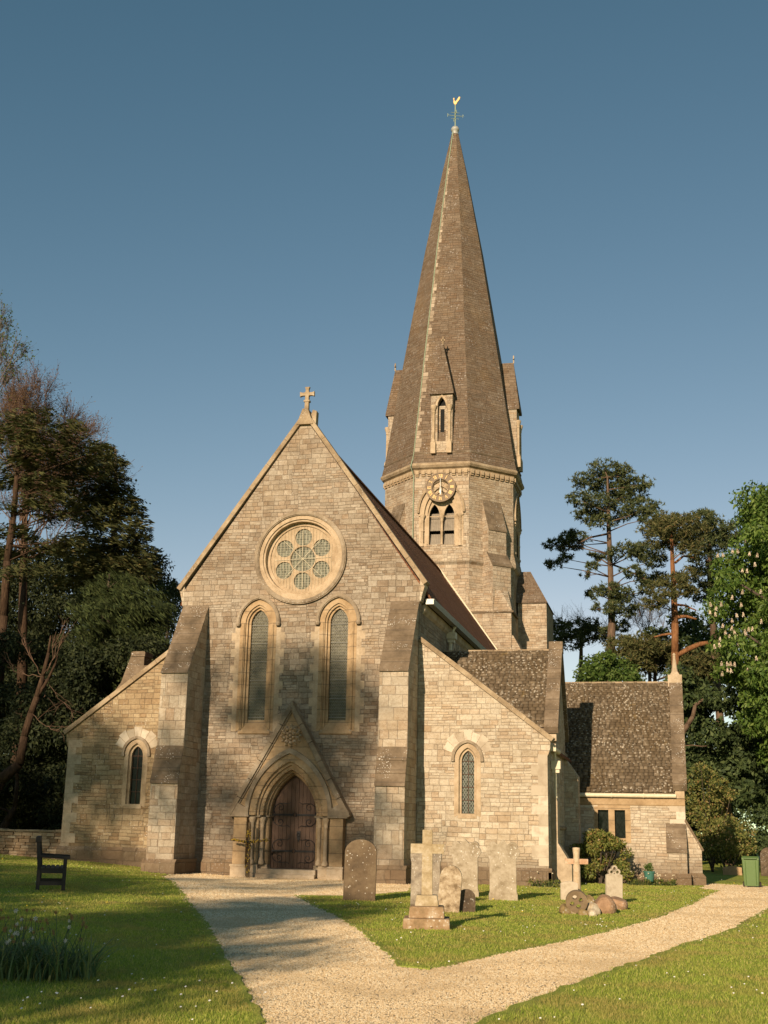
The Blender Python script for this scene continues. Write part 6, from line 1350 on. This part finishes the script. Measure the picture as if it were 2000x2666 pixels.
def segs_mesh(S):
    S = np.asarray(S, float); n = len(S); p0, p1, r0_, r1_ = S[:, :3], S[:, 3:6], S[:, 6], S[:, 7]
    d = p1 - p0; d /= np.linalg.norm(d, axis=1)[:, None] + 1e-9; ref = np.where(np.abs(d[:, 2:3]) > .9, [[1, 0, 0]], [[0, 0, 1]]); a = np.cross(d, ref); a /= np.linalg.norm(a, axis=1)[:, None]; b = np.cross(d, a)
    V = np.empty((n, 6, 3))
    for i in range(3):
        t = 2 * np.pi * i / 3; u = a * np.cos(t) + b * np.sin(t); V[:, i] = p0 + u * r0_[:, None]; V[:, 3 + i] = p1 + u * r1_[:, None]
    F = np.array([(0, 1, 4, 3), (1, 2, 5, 4), (2, 0, 3, 5)]); F = (np.arange(n)[:, None, None] * 6 + F[None]).reshape(-1, 4)
    return V.reshape(-1, 3), F
def twig_segs(base, tips, seed, gen=(9, 5, 4), spread=.5, r=.05, lens=(2.2, .9, .4), dy=2.0):
    """limbs rising from points on the stem to the tips, each with side shoots and twigs"""
    rng = np.random.default_rng(seed); S = []
    def curve(p0, p1, n, r0_, r1_, sag):
        pts = [p0 + (p1 - p0) * t + np.array([0, 0, sag * math.sin(t * math.pi)]) + rng.normal(size=3) * .02 * np.linalg.norm(p1 - p0) * (0 < t < 1) for t in np.linspace(0, 1, n + 1)]
        for i in range(n): S.append((*pts[i], *pts[i + 1], r0_ + (r1_ - r0_) * i / n, r0_ + (r1_ - r0_) * (i + 1) / n))
        return pts
    for t in tips:
        tip = np.array(t[:3], float) + np.array([0, rng.uniform(-dy, dy), 0]); b_ = base[rng.integers(0, len(base))]; b0 = np.array(b_[:3], float)
        m = curve(b0, tip, 8, r, .010, -.05 * np.linalg.norm(tip - b0)); dirm = (tip - b0) / np.linalg.norm(tip - b0)
        for g1 in range(gen[0]):
            k = rng.uniform(.35, 1.0); p = m[int(k * 8)]; d = dirm + rng.normal(size=3) * spread; d[2] += .25; d /= np.linalg.norm(d)
            q = curve(p, p + d * lens[0] * rng.uniform(.4, 1) * (1.15 - .5 * k), 4, .018, .008, 0)
            for g2 in range(gen[1]):
                p2 = q[rng.integers(1, 5)]; d2 = d + rng.normal(size=3) * .6; d2[2] += .2; d2 /= np.linalg.norm(d2); q2 = curve(p2, p2 + d2 * lens[1] * rng.uniform(.4, 1), 2, .009, .005, 0)
                for g3 in range(gen[2]):
                    p3 = q2[rng.integers(0, 3)]; d3 = d2 + rng.normal(size=3) * .7; d3 /= np.linalg.norm(d3); S.append((*p3, *(p3 + d3 * lens[2] * rng.uniform(.4, 1)), .006, .003))
    return np.array(S)
def trunk(pts, mat, root, name='trunk', limbs=(), n=10):
    b = MB(); b.tube(pts, n)
    for l_ in limbs: b.tube(l_, 7)
    return b.build(name, mat, root, smooth=True)
def rel(root, o): o.location = -root.location
def mk(name, label, cat, base, group=None): return thing(name, label, cat, (base[0], base[1], gz(base[0], base[1])), 0, group)
def to_ground(pts):
    x, y, z, r = pts[0]; g = gz(x, y) - .2
    return [(x, y, g, r * 1.15)] + list(pts) if z > g else list(pts)

M_BARKP = bark('pine_bark', (.07, .047, .032), (.125, .085, .056), (.19, .13, .085)); M_BARKO = bark('orange_pine_bark', (.11, .05, .022), (.21, .10, .043), (.30, .16, .075)); M_BARKD = bark('grey_bark', (.04, .032, .025), (.085, .065, .048), (.15, .115, .085)); M_BARKR = bark('ruddy_bark', (0.03, 0.0192, 0.012), (0.06, 0.0372, 0.0228), (0.102, 0.066, 0.039))
M_PINE = island_mat('pine_needles', [(0, (0.03146, 0.04862, 0.01859)), (.5, (0.06006, 0.08008, 0.0286)), (.85, (0.103, 0.1144, 0.04147)), (1, (0.1573, 0.1502, 0.06435))], .7, .15)
M_PINE2 = island_mat('brown_pine_needles', [(0, (0.04375, 0.0525, 0.0175)), (.5, (0.0775, 0.085, 0.0275)), (.85, (0.1225, 0.115, 0.04)), (1, (0.175, 0.1313, 0.05625))], .7, .15)
M_GREENL = island_mat('fresh_leaves', [(0, (.045, .085, .016)), (.5, (.075, .125, .024)), (.85, (.11, .16, .035)), (1, (.15, .19, .055))], .6, .3)
M_CHEST = island_mat('chestnut_leaves', [(0, (0.05175, 0.09775, 0.0184)), (.5, (0.09775, 0.1667, 0.0299)), (.85, (0.1495, 0.2185, 0.0437)), (1, (0.1955, 0.253, 0.069))], .5, .35)
M_DARKL = island_mat('dark_leaves', [(0, (0.0272, 0.0442, 0.017)), (.5, (0.051, 0.0782, 0.0255)), (1, (0.0935, 0.1224, 0.0408))], .65, .2)
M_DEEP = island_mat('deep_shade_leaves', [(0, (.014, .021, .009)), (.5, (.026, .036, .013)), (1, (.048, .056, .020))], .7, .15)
M_SHRUB = island_mat('shrub_leaves', [(0, (0.091, 0.1105, 0.0286)), (.5, (0.1625, 0.1755, 0.0468)), (.8, (0.221, 0.208, 0.0624)), (1, (0.286, 0.182, 0.0715))], .5, .3)
M_BUSHL = island_mat('bush_leaves', [(0, (0.084, 0.108, 0.0264)), (.45, (0.156, 0.18, 0.0408)), (.8, (0.228, 0.228, 0.0576)), (1, (0.276, 0.168, 0.066))], .4, .3)
M_FIR = island_mat('fir_needles', [(0, (0.0384, 0.0496, 0.0192)), (.5, (0.0704, 0.08, 0.0288)), (.85, (0.12, 0.1184, 0.0416)), (1, (0.176, 0.144, 0.0576))], .7, .15)
M_FIRG = island_mat('green_fir_needles', [(0, (0.02678, 0.04016, 0.01339)), (.5, (0.0459, 0.06311, 0.01912)), (1, (0.07841, 0.09563, 0.0306))], .7, .15)
M_TWIG = plain('ruddy_twigs', (0.1275, 0.0748, 0.0442), .85, var=.2); M_TWIGG = plain('grey_twigs', (.12, .095, .075), .85, var=.2); M_BUD = island_mat('young_buds', [(0, (.13, .065, .035)), (.6, (.17, .10, .05)), (1, (.19, .16, .06))], .7, .3)

def tree(name, label, cat, tr_pts, crown, cmat, tmat, group=None, limbs=(), crown_name='crown', tn=10):
    tp = to_ground(tr_pts); root = mk(name, label, cat, tp[0], group)
    if len(tr_pts): rel(root, trunk(tp, tmat, root, limbs=limbs, n=tn))
    if crown is not None: rel(root, np_mesh(crown_name, crown[0], crown[1], cmat, root))
    return root
GP = 'pines behind the church'
def stubs(tr, clumps, seed, r=.05):
    """branches from the stem out to each clump of the crown"""
    rg = random.Random(seed); out = []
    for (x, y, z, rx, rz) in clumps:
        best = min(tr, key=lambda p: abs(p[2] - (z - .35 - .15 * abs(p[0] - x)))); m = ((best[0] + x) / 2 + rg.uniform(-.2, .2), (best[1] + y) / 2, (best[2] + z) / 2 + rg.uniform(-.1, .25))
        out.append([(best[0], best[1], best[2], r), (*m, r * .65), (x, y, z - .1, r * .3)])
    return out
def dense(tr, step=.7):
    out = []
    for a, b in zip(tr[:-1], tr[1:]):
        n = max(1, int(abs(b[2] - a[2]) / step)); out += [tuple(a[k] + (b[k] - a[k]) * i / n for k in range(4)) for i in range(n)]
    return out + [tr[-1]]
tree('pine_tree', 'tallest pine with a long bare straight trunk, right of the spire', 'tree', TRUNK_P1, crown_needle(PINE_A, 330, .25, 1), M_PINE, M_BARKP, GP, [LIMBS1, LIMBS1b, LIMBS1c] + stubs(dense(TRUNK_P1), PINE_A, 1))
tree('pine_tree', 'pine with bright orange upper trunk behind the vestry finial', 'tree', TRUNK_P2, crown_needle(PINE_B, 330, .25, 2), M_PINE2, M_BARKO, GP, [LIMB2a, LIMB2b, LIMB2c, LIMB2d, LIMB2e] + stubs(dense(TRUNK_P2), PINE_B, 2, .045))
tree('pine_tree', 'broad flat-topped pine between the orange-trunked pine and the chestnut', 'tree', [(15.6, 46, 3, .3), (15.3, 46.2, 14, .24), (15.2, 46.3, 19, .17), (15.4, 46.4, 22.4, .08)], crown_needle(PINE_C, 330, .25, 3), M_PINE, M_BARKP, GP, stubs(dense([(15.6, 46, 12, .24), (15.2, 46.3, 19, .17), (15.4, 46.4, 22.4, .08)]), PINE_C, 3))
tree('pine_tree', 'low dark pine showing just right of the stair turret roof', 'tree', [(5.9, 52, 3, .25), (5.9, 52, 14, .16), (6.0, 52, 16.6, .05)], crown_needle(PINE_D, 330, .25, 4), M_PINE, M_BARKP, GP, stubs(dense([(5.9, 52, 11, .16), (6.0, 52, 16.6, .05)]), PINE_D, 4))
tree('pine_tree', 'brownish low pine boughs right above the vestry roof ridge', 'tree', [(11.3, 43.5, 2, .25), (11.2, 43.3, 9, .2), (11.4, 43.2, 13.6, .06)], crown_needle(PINE_E, 520, .25, 5), M_PINE2, M_BARKP, GP, stubs(dense([(11.2, 43.3, 7, .2), (11.4, 43.2, 13.6, .06)]), PINE_E, 5))
tree('leafy_tree', 'fresh green leafy tree rising behind the vestry roof', 'tree', [(8.6, 36.2, 2, .2), (8.7, 36, 9, .12), (8.7, 36, 11.6, .04)], crown_leaf(GREEN_BUSH, 900, .24, 6), M_GREENL, M_BARKD)
tree('gnarled_tree', 'crooked sunlit bough of a dark tree beside the vestry gable', 'tree', [(12.3, 36.4, 0, .22), (12.35, 36.2, 4, .18)] + LIMB_OAK, None, None, M_BARKP)
for o in C.objects:
    if o.name == 'gnarled_tree':
        b = MB(); b.tube([(12.35, 36.2, 5.6, .05)] + LIMB_DEAD, 6); rel(o, b.build('dead_branch', M_BARKP, o))
        V, F = crown_leaf([(14.4, 36.2, 9.6, .8, .5), (14.9, 36.0, 9.2, .7, .4)], 500, .2, 41); rel(o, np_mesh('crown', V, F, M_DARKL, o))
# bare tree far behind
S = twig_segs([BARE_BASE[1], BARE_BASE[0]], BARE_TIPS, 3, (14, 5, 3), .5, .05, (2.2, 1.1, .6))
V, F = segs_mesh(S); rb = mk('bare_tree', 'leafless twiggy tree in the gap between the two tall pines', 'tree', BARE_BASE[0]); rel(rb, np_mesh('twigs', V, F, M_TWIGG, rb)); rel(rb, trunk(to_ground(BARE_BASE), M_BARKD, rb))
# horse chestnut
CH2 = [(x, y + (1.2 if rx > 1 else 0), z, rx * 1.12, rz * 1.15) for x, y, z, rx, rz in CHESTNUT]
rg = random.Random(31); CH2 += [(20.9 + rg.uniform(-3.6, 4.4), 32.8 + rg.uniform(-1.5, 3.5), z_, 1.25, .95) for z_ in [rg.uniform(4.5, 20.5) for _ in range(70)]]
ct = tree('chestnut_tree', 'horse chestnut in full leaf with white flower candles, at the right edge', 'tree', [(21.0, 32.5, 3, .5), (20.8, 32.5, 10, .42), (20.6, 32.5, 16, .25), (20.4, 32.5, 20, .1)], crown_leaf(CH2, 520, .30, 7, aspect=.42, droop=.75, shell=.6), M_CHEST, M_BARKD, limbs=[[(20.8, 32.5, 8, .2), (19, 32, 11, .14), (16.5, 31, 12.5, .06)], [(20.7, 32.5, 11, .2), (18.5, 31.5, 14, .12), (16, 30.5, 15.5, .05)], [(20.8, 32.5, 6, .2), (19, 32, 8, .12), (16.8, 31, 8.5, .05)]])
M_CAND = island_mat('cream_blossom', [(0, (.55, .42, .30)), (.6, (.72, .60, .46)), (1, (.80, .72, .62))], .7, .2)
rng = np.random.default_rng(5); q_ = []
for i in range(46):
    t = i / 45.0; a = i * 2.4; rr = .085 * (1 - t) ** .7 + .012; q_.append((rr * math.cos(a), rr * math.sin(a), -.17 + .36 * t))
q_ = np.array(q_); nA = rng.normal(size=q_.shape) * .5 + np.c_[q_[:, :2] * 8, np.full(len(q_), .3)]; nA /= np.linalg.norm(nA, axis=1)[:, None]; nB = np.cross(nA, rng.normal(size=q_.shape)); nB /= np.linalg.norm(nB, axis=1)[:, None]
cv, cf = quads(q_, nA * .085, nB * .075)
can0 = None
for i, c_ in enumerate(CANDLES):
    if can0 is None: can0 = o = np_mesh('flower_candle', cv, cf, M_CAND, ct)
    else: o = can0.copy(); C.objects.link(o)
    o.location = Vector((c_[0] + random.uniform(-.08, .08), c_[1] - .3 + random.uniform(-.4, .4), c_[2])) - ct.location; o.rotation_euler = (random.uniform(-.2, .2), random.uniform(-.2, .2), random.uniform(0, 6))
    o.scale = (.7,) * 3
# dark wood behind, right
rng = np.random.default_rng(12)
extraR = [(rng.uniform(-60, 60), rng.uniform(66, 84), rng.uniform(.8, 7), 2.2, 1.5) for _ in range(120)] + [(rng.uniform(3.5, 9), rng.uniform(54, 58), rng.uniform(7, 13.2), 1.2, .8) for _ in range(26)] + [(rng.uniform(12.8, 18), rng.uniform(37, 41), rng.uniform(3.5, 11), 1.1, .8) for _ in range(46)] + [(rng.uniform(6, 30), rng.uniform(50, 66), rng.uniform(.5, 9.5), 1.6, 1.1) for _ in range(150)]
V, F = crown_leaf(DARK_R + DARK_LOW + extraR, 420, .34, 8, aspect=.55)
tag(np_mesh('woodland', V, F, M_DARKL), 'dark leafy woodland massed behind the vestry and pines', 'woodland', kind='stuff')
def bush(name, label, clumps, per, size, mat, seed, stems=6, group=None, aspect=.5, droop=.1, shell=.5):
    xs_ = [c_[0] for c_ in clumps]; ys_ = [c_[1] for c_ in clumps]; bx, by = sum(xs_) / len(xs_), sum(ys_) / len(ys_); root = mk(name, label, 'bush', (bx, by), group)
    V, F = crown_leaf(clumps, per, size, seed, aspect=aspect, droop=droop, shell=shell); rel(root, np_mesh('foliage', V, F, mat, root))
    b = MB(); rg = random.Random(seed)
    for i in range(stems):
        c_ = clumps[rg.randrange(len(clumps))]; b.tube([(bx + rg.uniform(-.1, .1), by + rg.uniform(-.1, .1), gz(bx, by) - .05, .035), ((bx + c_[0]) / 2, (by + c_[1]) / 2, (gz(bx, by) + c_[2]) * .45, .022), (c_[0], c_[1], c_[2], .01)], 6)
    rel(root, b.build('stems', M_BARKD, root)); return root
GS = 'shrubs beyond the gravel path'
bush('shrub', 'tall brownish green shrub behind the vestry corner, higher of the two', SHRUB_A + [(13.6, 29.5, 2.6, .9, .7), (14.6, 29.5, 2.4, .8, .7)], 700, .17, M_SHRUB, 9, group=GS)
bush('shrub', 'broad rounded olive shrub behind the green bin, lower of the two', SHRUB_B + [(14.3, 27.9, 1.0, .9, .6), (15.2, 27.9, 1.0, .9, .6)], 800, .16, M_SHRUB, 10, group=GS)
rng = np.random.default_rng(22)
LO = [(13.5 + rng.uniform(-.4, 12), 31 + rng.uniform(-.5, 4), rng.uniform(.3, 3.6), .8, .6) for _ in range(60)]
V, F = crown_leaf(LO, 420, .22, 11); tag(np_mesh('undergrowth', V, F, M_DARKL), 'shadowy green undergrowth beneath the chestnut at right', 'undergrowth', kind='stuff')
BUSH = []
rg = random.Random(2)
for i in range(46):
    a = rg.uniform(0, 6.28); k = rg.random() ** .5; h_ = rg.uniform(.15, 1.0); wsc = math.sqrt(max(.12, 1 - (h_ - .35) ** 2 / .5)); BUSH.append((9.72 + .98 * wsc * k * math.cos(a), 5.35 + .75 * wsc * k * math.sin(a), gz(9.8, 5.3) + h_ * 1.72, .26, .20))
bush('shrub', 'dense olive-green rounded bush growing against the vestry wall under its window', BUSH, 2600, .115, M_BUSHL, 12, stems=14, aspect=.5)
# flower pot and bed
M_TEAL = plain('teal_plastic', (.05, .15, .115), .4, var=.15)
fp = thing('flower_pot', 'teal plant pot on the flower bed by the vestry', 'pot', (11.36, 5.15, gz(11.4, 5.15) + .14))
b = MB(); b.lathe([(0, 0), (.135, 0), (.185, .29), (.205, .29), (.205, .335), (.18, .335), (.17, .28), (0, .28)], 20); b.build('pot', M_TEAL, fp, smooth=False)
V, F = crown_leaf([(0, 0, .42, .17, .15), (.03, 0, .55, .10, .10), (-.08, .02, .48, .1, .1)], 5200, .075, 13); np_mesh('plant', V, F, M_GREENL, fp)
def strap_plants(n, cx, cy, rx, ry, h0, h1, w, seed, lean=.5):
    rng = np.random.default_rng(seed); V = []; F = []
    for i in range(n):
        a = rng.uniform(0, 6.28); k = math.sqrt(rng.random()); x, y = cx + rx * k * math.cos(a), cy + ry * k * math.sin(a); z = gz(x, y) - .02; h_ = rng.uniform(h0, h1); d = rng.uniform(0, 6.28); ln_ = rng.uniform(.1, lean) * h_; bend = rng.uniform(.2, 1.0)
        dx, dy = math.cos(d), math.sin(d); px_, py_ = -dy * w * rng.uniform(.6, 1.2), dx * w; b0 = len(V); K = 5
        for t in range(K + 1):
            s = t / K; o_ = ln_ * (s ** 1.8) * (1 + bend * s); zz = z + h_ * (s - .42 * bend * s ** 3); ww = (1 - s ** 3) * .5 + .02
            V.append((x + dx * o_ - px_ * ww, y + dy * o_ - py_ * ww, zz)); V.append((x + dx * o_ + px_ * ww, y + dy * o_ + py_ * ww, zz))
        for t in range(K): F.append((b0 + 2 * t, b0 + 2 * t + 1, b0 + 2 * t + 3, b0 + 2 * t + 2))
    return np.array(V), np.array(F)
M_STRAP = island_mat('strap_leaves', [(0, (.045, .075, .025)), (.5, (.075, .105, .035)), (.88, (.115, .125, .045)), (1, (.25, .19, .06))], .5, .3)
def bedplants(label, cx, cy, rx, ry, n, seed, fl):
    root = mk('border_plants', label, 'plants', (cx, cy), 'flower bed plants'); V, F = strap_plants(n, cx, cy, rx, ry, .14, .32, .022, seed); rel(root, np_mesh('leaves', V, F, M_STRAP, root))
    rg = random.Random(seed); cl_ = [(cx + rg.uniform(-rx, rx), cy + rg.uniform(-ry, ry), gz(cx, cy) + .12, .14, .12) for _ in range(10)]; V, F = crown_leaf(cl_, 1600, .07, seed); rel(root, np_mesh('foliage', V, F, M_BUSHL, root))
    b = MB()
    for i in range(fl): x, y, z = cx + rg.uniform(-rx, rx), cy + rg.uniform(-ry, ry), gz(cx, cy) + rg.uniform(.2, .45); b.cyl((x, y, z), (x, y - .01, z + .02), .012, .026, 6)
    o = b.build('flowers', plain('cream_petal', (.70, .62, .42), .7, var=.2), root); o['kind'] = 'stuff'; rel(root, o)
bedplants('tangle of strap-leaved plants and cream flowers right of the bush', 11.15, 5.3, .55, .45, 300, 3, 34)
bedplants('low spiky plants in front of the vestry buttress', 11.8, 5.7, .45, .35, 170, 4, 14)
bedplants('small green plants at the foot of the right aisle corner', 8.35, -.45, .45, .22, 120, 5, 4)
# daffodil clump
M_DAFF = island_mat('daffodil_leaves', [(0, (0.0784, 0.1344, 0.04928)), (.6, (0.1456, 0.2061, 0.07616)), (.9, (0.224, 0.2688, 0.1008)), (1, (0.5376, 0.4256, 0.1344))], .45, .3)
DX, DY = 5.25, -26.75
df = mk('daffodils', 'clump of fading daffodils with long green leaves at lower left', 'flowers', (DX, DY))
V, F = strap_plants(760, DX, DY, .80, .62, .28, .58, .018, 7, lean=.95); rel(df, np_mesh('leaves', V, F, M_DAFF, df))
M_PETW = plain('white_petal', (.70, .66, .56), .6, var=.15); M_PETO = plain('withered_petal', (.42, .25, .09), .7, var=.4, scale=20); M_STEM = plain('flower_stem', (.08, .11, .04), .6)
def daffy(mat):
    b = MB()
    for i in range(6):
        a = rad(60 * i); a2 = a + rad(26); a3 = a - rad(26); b.add([(0, 0, 0), (.020 * math.cos(a3), -.004, .020 * math.sin(a3)), (.040 * math.cos(a), -.010, .040 * math.sin(a)), (.020 * math.cos(a2), -.004, .020 * math.sin(a2))], [(0, 1, 2, 3)])
    b.cyl((0, 0, 0), (0, -.028, -.004), .010, .018, 8, cap=False); return b.build('flower', mat, df)
fW, fO = daffy(M_PETW), daffy(M_PETO); rg = random.Random(12); stb = MB()
for i in range(64):
    src = fW if rg.random() < .3 else fO
    if i == 0: o = fW
    elif i == 1: o = fO
    else: o = src.copy(); C.objects.link(o)
    a = rg.uniform(0, 6.28); k = math.sqrt(rg.random()); bx, by = DX + .62 * k * math.cos(a), DY + .5 * k * math.sin(a); h_ = rg.uniform(.34, .70); tx_, ty_ = bx + rg.uniform(-.16, .2), by + rg.uniform(-.14, .1); z0 = gz(bx, by)
    stb.tube([(bx, by, z0, .004), ((bx + tx_) / 2, (by + ty_) / 2, z0 + h_ * .6, .0035), (tx_, ty_, z0 + h_, .003)], 4)
    o.location = Vector((tx_, ty_ - .012, z0 + h_)) - df.location; o.rotation_euler = (rg.uniform(-.5, .5), rg.uniform(-.6, .6), rg.uniform(-.7, .9)); o.scale = (rg.uniform(.6, .85) * (1 if o.data == fW.data else .9),) * 3
rel(df, stb.build('stems', M_STEM, df))

# left hand trees
GL = 'trees left of the church'
TRUNK_FIR = [(x, y, z, r * .62) for x, y, z, r in TRUNK_FIR]; FT = dense(TRUNK_FIR)
tree('fir_tree', 'tall layered conifer with bare lower branches at the left edge', 'tree', TRUNK_FIR, crown_spray(FIR_A + [(x, y, z, rx, rz) for x, y, z, rx, rz in FIR_A[12:]], 360, .42, 21, .10, .25, -18.2), M_FIR, M_BARKR, GL, stubs(FT, FIR_A, 21, .05) + stubs(FT, [(x + s_, y, z + 1.5, rx, rz) for (x, y, z, rx, rz) in FIR_A[12:] for s_ in (-.8, 1.0)], 22, .035))
CT = [(-15.6, 17.5, 2, .32), (-15.6, 17.4, 12, .24), (-15.4, 17.2, 17, .14), (-15.6, 17, 20.6, .05)]
tree('cedar_tree', 'dense dark cedar with ragged stepped outline left of the gable', 'tree', CT, crown_spray(CEDAR, 420, .40, 23, .12, .3, -16.6), M_FIR, M_BARKD, GL, stubs(dense(CT), CEDAR, 23, .05))
CT = [(-13.8, 13.5, 1, .22), (-13.8, 13.4, 8, .16), (-13.6, 13.3, 13.2, .04)]
tree('fir_tree', 'young green fir with drooping fronds beside the left buttress', 'tree', CT, crown_spray(FIR_C + [(x - .4, y + .5, z - 2.6, rx, rz) for x, y, z, rx, rz in FIR_C], 620, .50, 24, .07, .62, -14.8), M_FIRG, M_BARKD, GL, stubs(dense(CT), FIR_C, 24, .03))
tree('yew_tree', 'rounded blackish evergreen touching the left gable shoulder', 'tree', [(-13.4, 20.2, 1, .2), (-13.4, 20.2, 9, .14), (-13.4, 20.2, 13, .04)], crown_leaf(EVERGREEN + [(-13.6, 20.5, 9.5, 1.1, .9), (-14.4, 20.5, 11, 1, .8), (-13.2, 20.4, 8, 1, .9)], 900, .17, 25), M_DARKL, M_BARKD, GL)
rg = random.Random(77); TWIG_TIPS = TWIG_TIPS + [(x - rg.uniform(.3, 2.6), y + rg.uniform(-1, 1), z - rg.uniform(.1, 1.6), r) for x, y, z, r in TWIG_TIPS for _ in range(2)]
S = twig_segs([TWIG_BASE[2], TWIG_BASE[1]], TWIG_TIPS, 31, (15, 6, 6), .42, .035, (1.8, .9, .5)); V, F = segs_mesh(S)
tt_ = mk('budding_tree', 'big ruddy budding tree whose fine twigs edge the sky at left', 'tree', TWIG_BASE[0], GL); rel(tt_, np_mesh('twigs', V, F, M_TWIG, tt_)); rel(tt_, trunk(to_ground(TWIG_BASE), M_BARKR, tt_))
rng = np.random.default_rng(3); fin = S[S[:, 6] < .0065]; k = rng.integers(0, len(fin), 26000); P = fin[k, 3:6]; A = rng.normal(size=P.shape); A /= np.linalg.norm(A, axis=1)[:, None]; B = np.cross(A, rng.normal(size=P.shape)); B /= np.linalg.norm(B, axis=1)[:, None]
V, F = quads(P, A * .09, B * .05); rel(tt_, np_mesh('buds', V, F, M_BUD, tt_))
S = twig_segs([SAP_BASE[2], SAP_BASE[1]], SAP_TIPS, 33, (10, 4, 3), .4, .04, (1.3, .6, .35), dy=1.0); V, F = segs_mesh(S)
tt_ = mk('young_tree', 'sparse leafing tree poking in at the upper left edge', 'tree', SAP_BASE[0], GL); rel(tt_, np_mesh('twigs', V, F, M_TWIGG, tt_)); rel(tt_, trunk(to_ground(SAP_BASE), M_BARKD, tt_))
fin = S[S[:, 6] < .0065]; k = rng.integers(0, len(fin), 1500); P = fin[k, 3:6]; A = rng.normal(size=P.shape); A /= np.linalg.norm(A, axis=1)[:, None]; B = np.cross(A, rng.normal(size=P.shape)); B /= np.linalg.norm(B, axis=1)[:, None]
V, F = quads(P, A * .12, B * .07); rel(tt_, np_mesh('leaves', V, F, M_GREENL, tt_))
# leaning tree by the wall
tp = [(TRUNK_LEAN[0][0] - 1.2, 7, .3, .30)] + list(TRUNK_LEAN); lt = mk('leaning_tree', 'crooked leaning tree with sunlit bark left of the church corner', 'tree', tp[0], GL)
S = twig_segs([TRUNK_LEAN[4], TRUNK_LEAN[5], TRUNK_LEAN[6]], [(-12.2, 7, 9.2), (-14.5, 7, 9.5), (-11.8, 7, 6.0), (-12.0, 7, 5.2), (-15.2, 7, 8.0), (-12.8, 7, 10)], 35, (4, 2, 1), .4, .018, (1.2, .6, .4), dy=.8); V, F = segs_mesh(S)
rel(lt, trunk(tp, M_BARKR, lt, limbs=[list(TRUNK_LEAN2)], n=12)); rel(lt, np_mesh('twigs', V, F, M_TWIG, lt))
tree('dead_tree', 'thin grey forked stem rising behind the drystone wall at left', 'tree', TRUNK_LOW, None, None, M_BARKR, GL)
for o in C.objects:
    if o.name.startswith('dead_tree'):
        b = MB(); b.tube([(-14.6, 8, 2.0, .06), (-15.6, 7.8, 2.3, .04), (-17.2, 7.6, 1.9, .03)], 7); rel(o, b.build('bough', M_BARKR, o))
rng = np.random.default_rng(13)
DL = list(DARK_L) + [(rng.uniform(-46, -17), rng.uniform(24, 34), rng.uniform(.5, 12), 1.7, 1.1) for _ in range(150)] + [(rng.uniform(-24, -11), rng.uniform(15, 22), rng.uniform(.3, 3.5), 1.2, .8) for _ in range(50)] + [(rng.uniform(-21, -9.5), rng.uniform(9.5, 12.5), rng.uniform(1.0, 9.5), 1.0, .7) for _ in range(75)]
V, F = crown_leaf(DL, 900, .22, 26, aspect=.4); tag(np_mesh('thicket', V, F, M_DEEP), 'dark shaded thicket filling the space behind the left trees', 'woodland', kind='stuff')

# trees behind the viewer whose shade dapples the west front and the left lawn
def shade_tree(x, y, h_, r_, seed, n_cl, per, lab, lo=.35):
    rg = random.Random(seed); cl_ = []
    for i in range(n_cl):
        a = rg.uniform(0, 6.28); t = rg.random(); zc = h_ * (lo + (1 - lo) * t); rr = r_ * math.sqrt(max(.10, 1 - (2 * t - .95) ** 2 * .85)) * math.sqrt(rg.random()); cl_.append((x + rr * math.cos(a), y + rr * math.sin(a), zc, rg.uniform(1.2, 2.2), rg.uniform(.8, 1.4)))
    tr = [(x, y, gz(x, y) - .2, .42), (x + .2, y, h_ * .4, .32), (x, y + .2, h_ * .75, .15), (x, y, h_ * .97, .04)]
    return tree('shade_tree', lab, 'tree', tr, crown_leaf(cl_, per, .34, seed), M_CHEST, M_BARKD, 'trees casting shade from outside the picture', stubs(dense(tr), cl_, seed, .06))
for a in [(-9, -58.5, 27.2, 4.6, 2, 60, 90, .34), (-17.5, -59, 25.5, 5.2, 1, 76, 90, .32), (-25, -58, 27, 5.6, 3, 70, 110, .3), (-2.3, -57, 15.0, 3.9, 5, 56, 100, .3), (.5, -57, 11.4, 3.2, 11, 40, 95, .25), (-9.5, -55, 15.5, 5.4, 7, 80, 105, .2), (-29, -64, 35, 7.0, 6, 100, 110, .25), (-38, -60, 36, 8, 8, 90, 110, .25)]:
    shade_tree(*a[:7], lab='leafy tree outside the picture whose dappled shade falls on the church', lo=a[7])
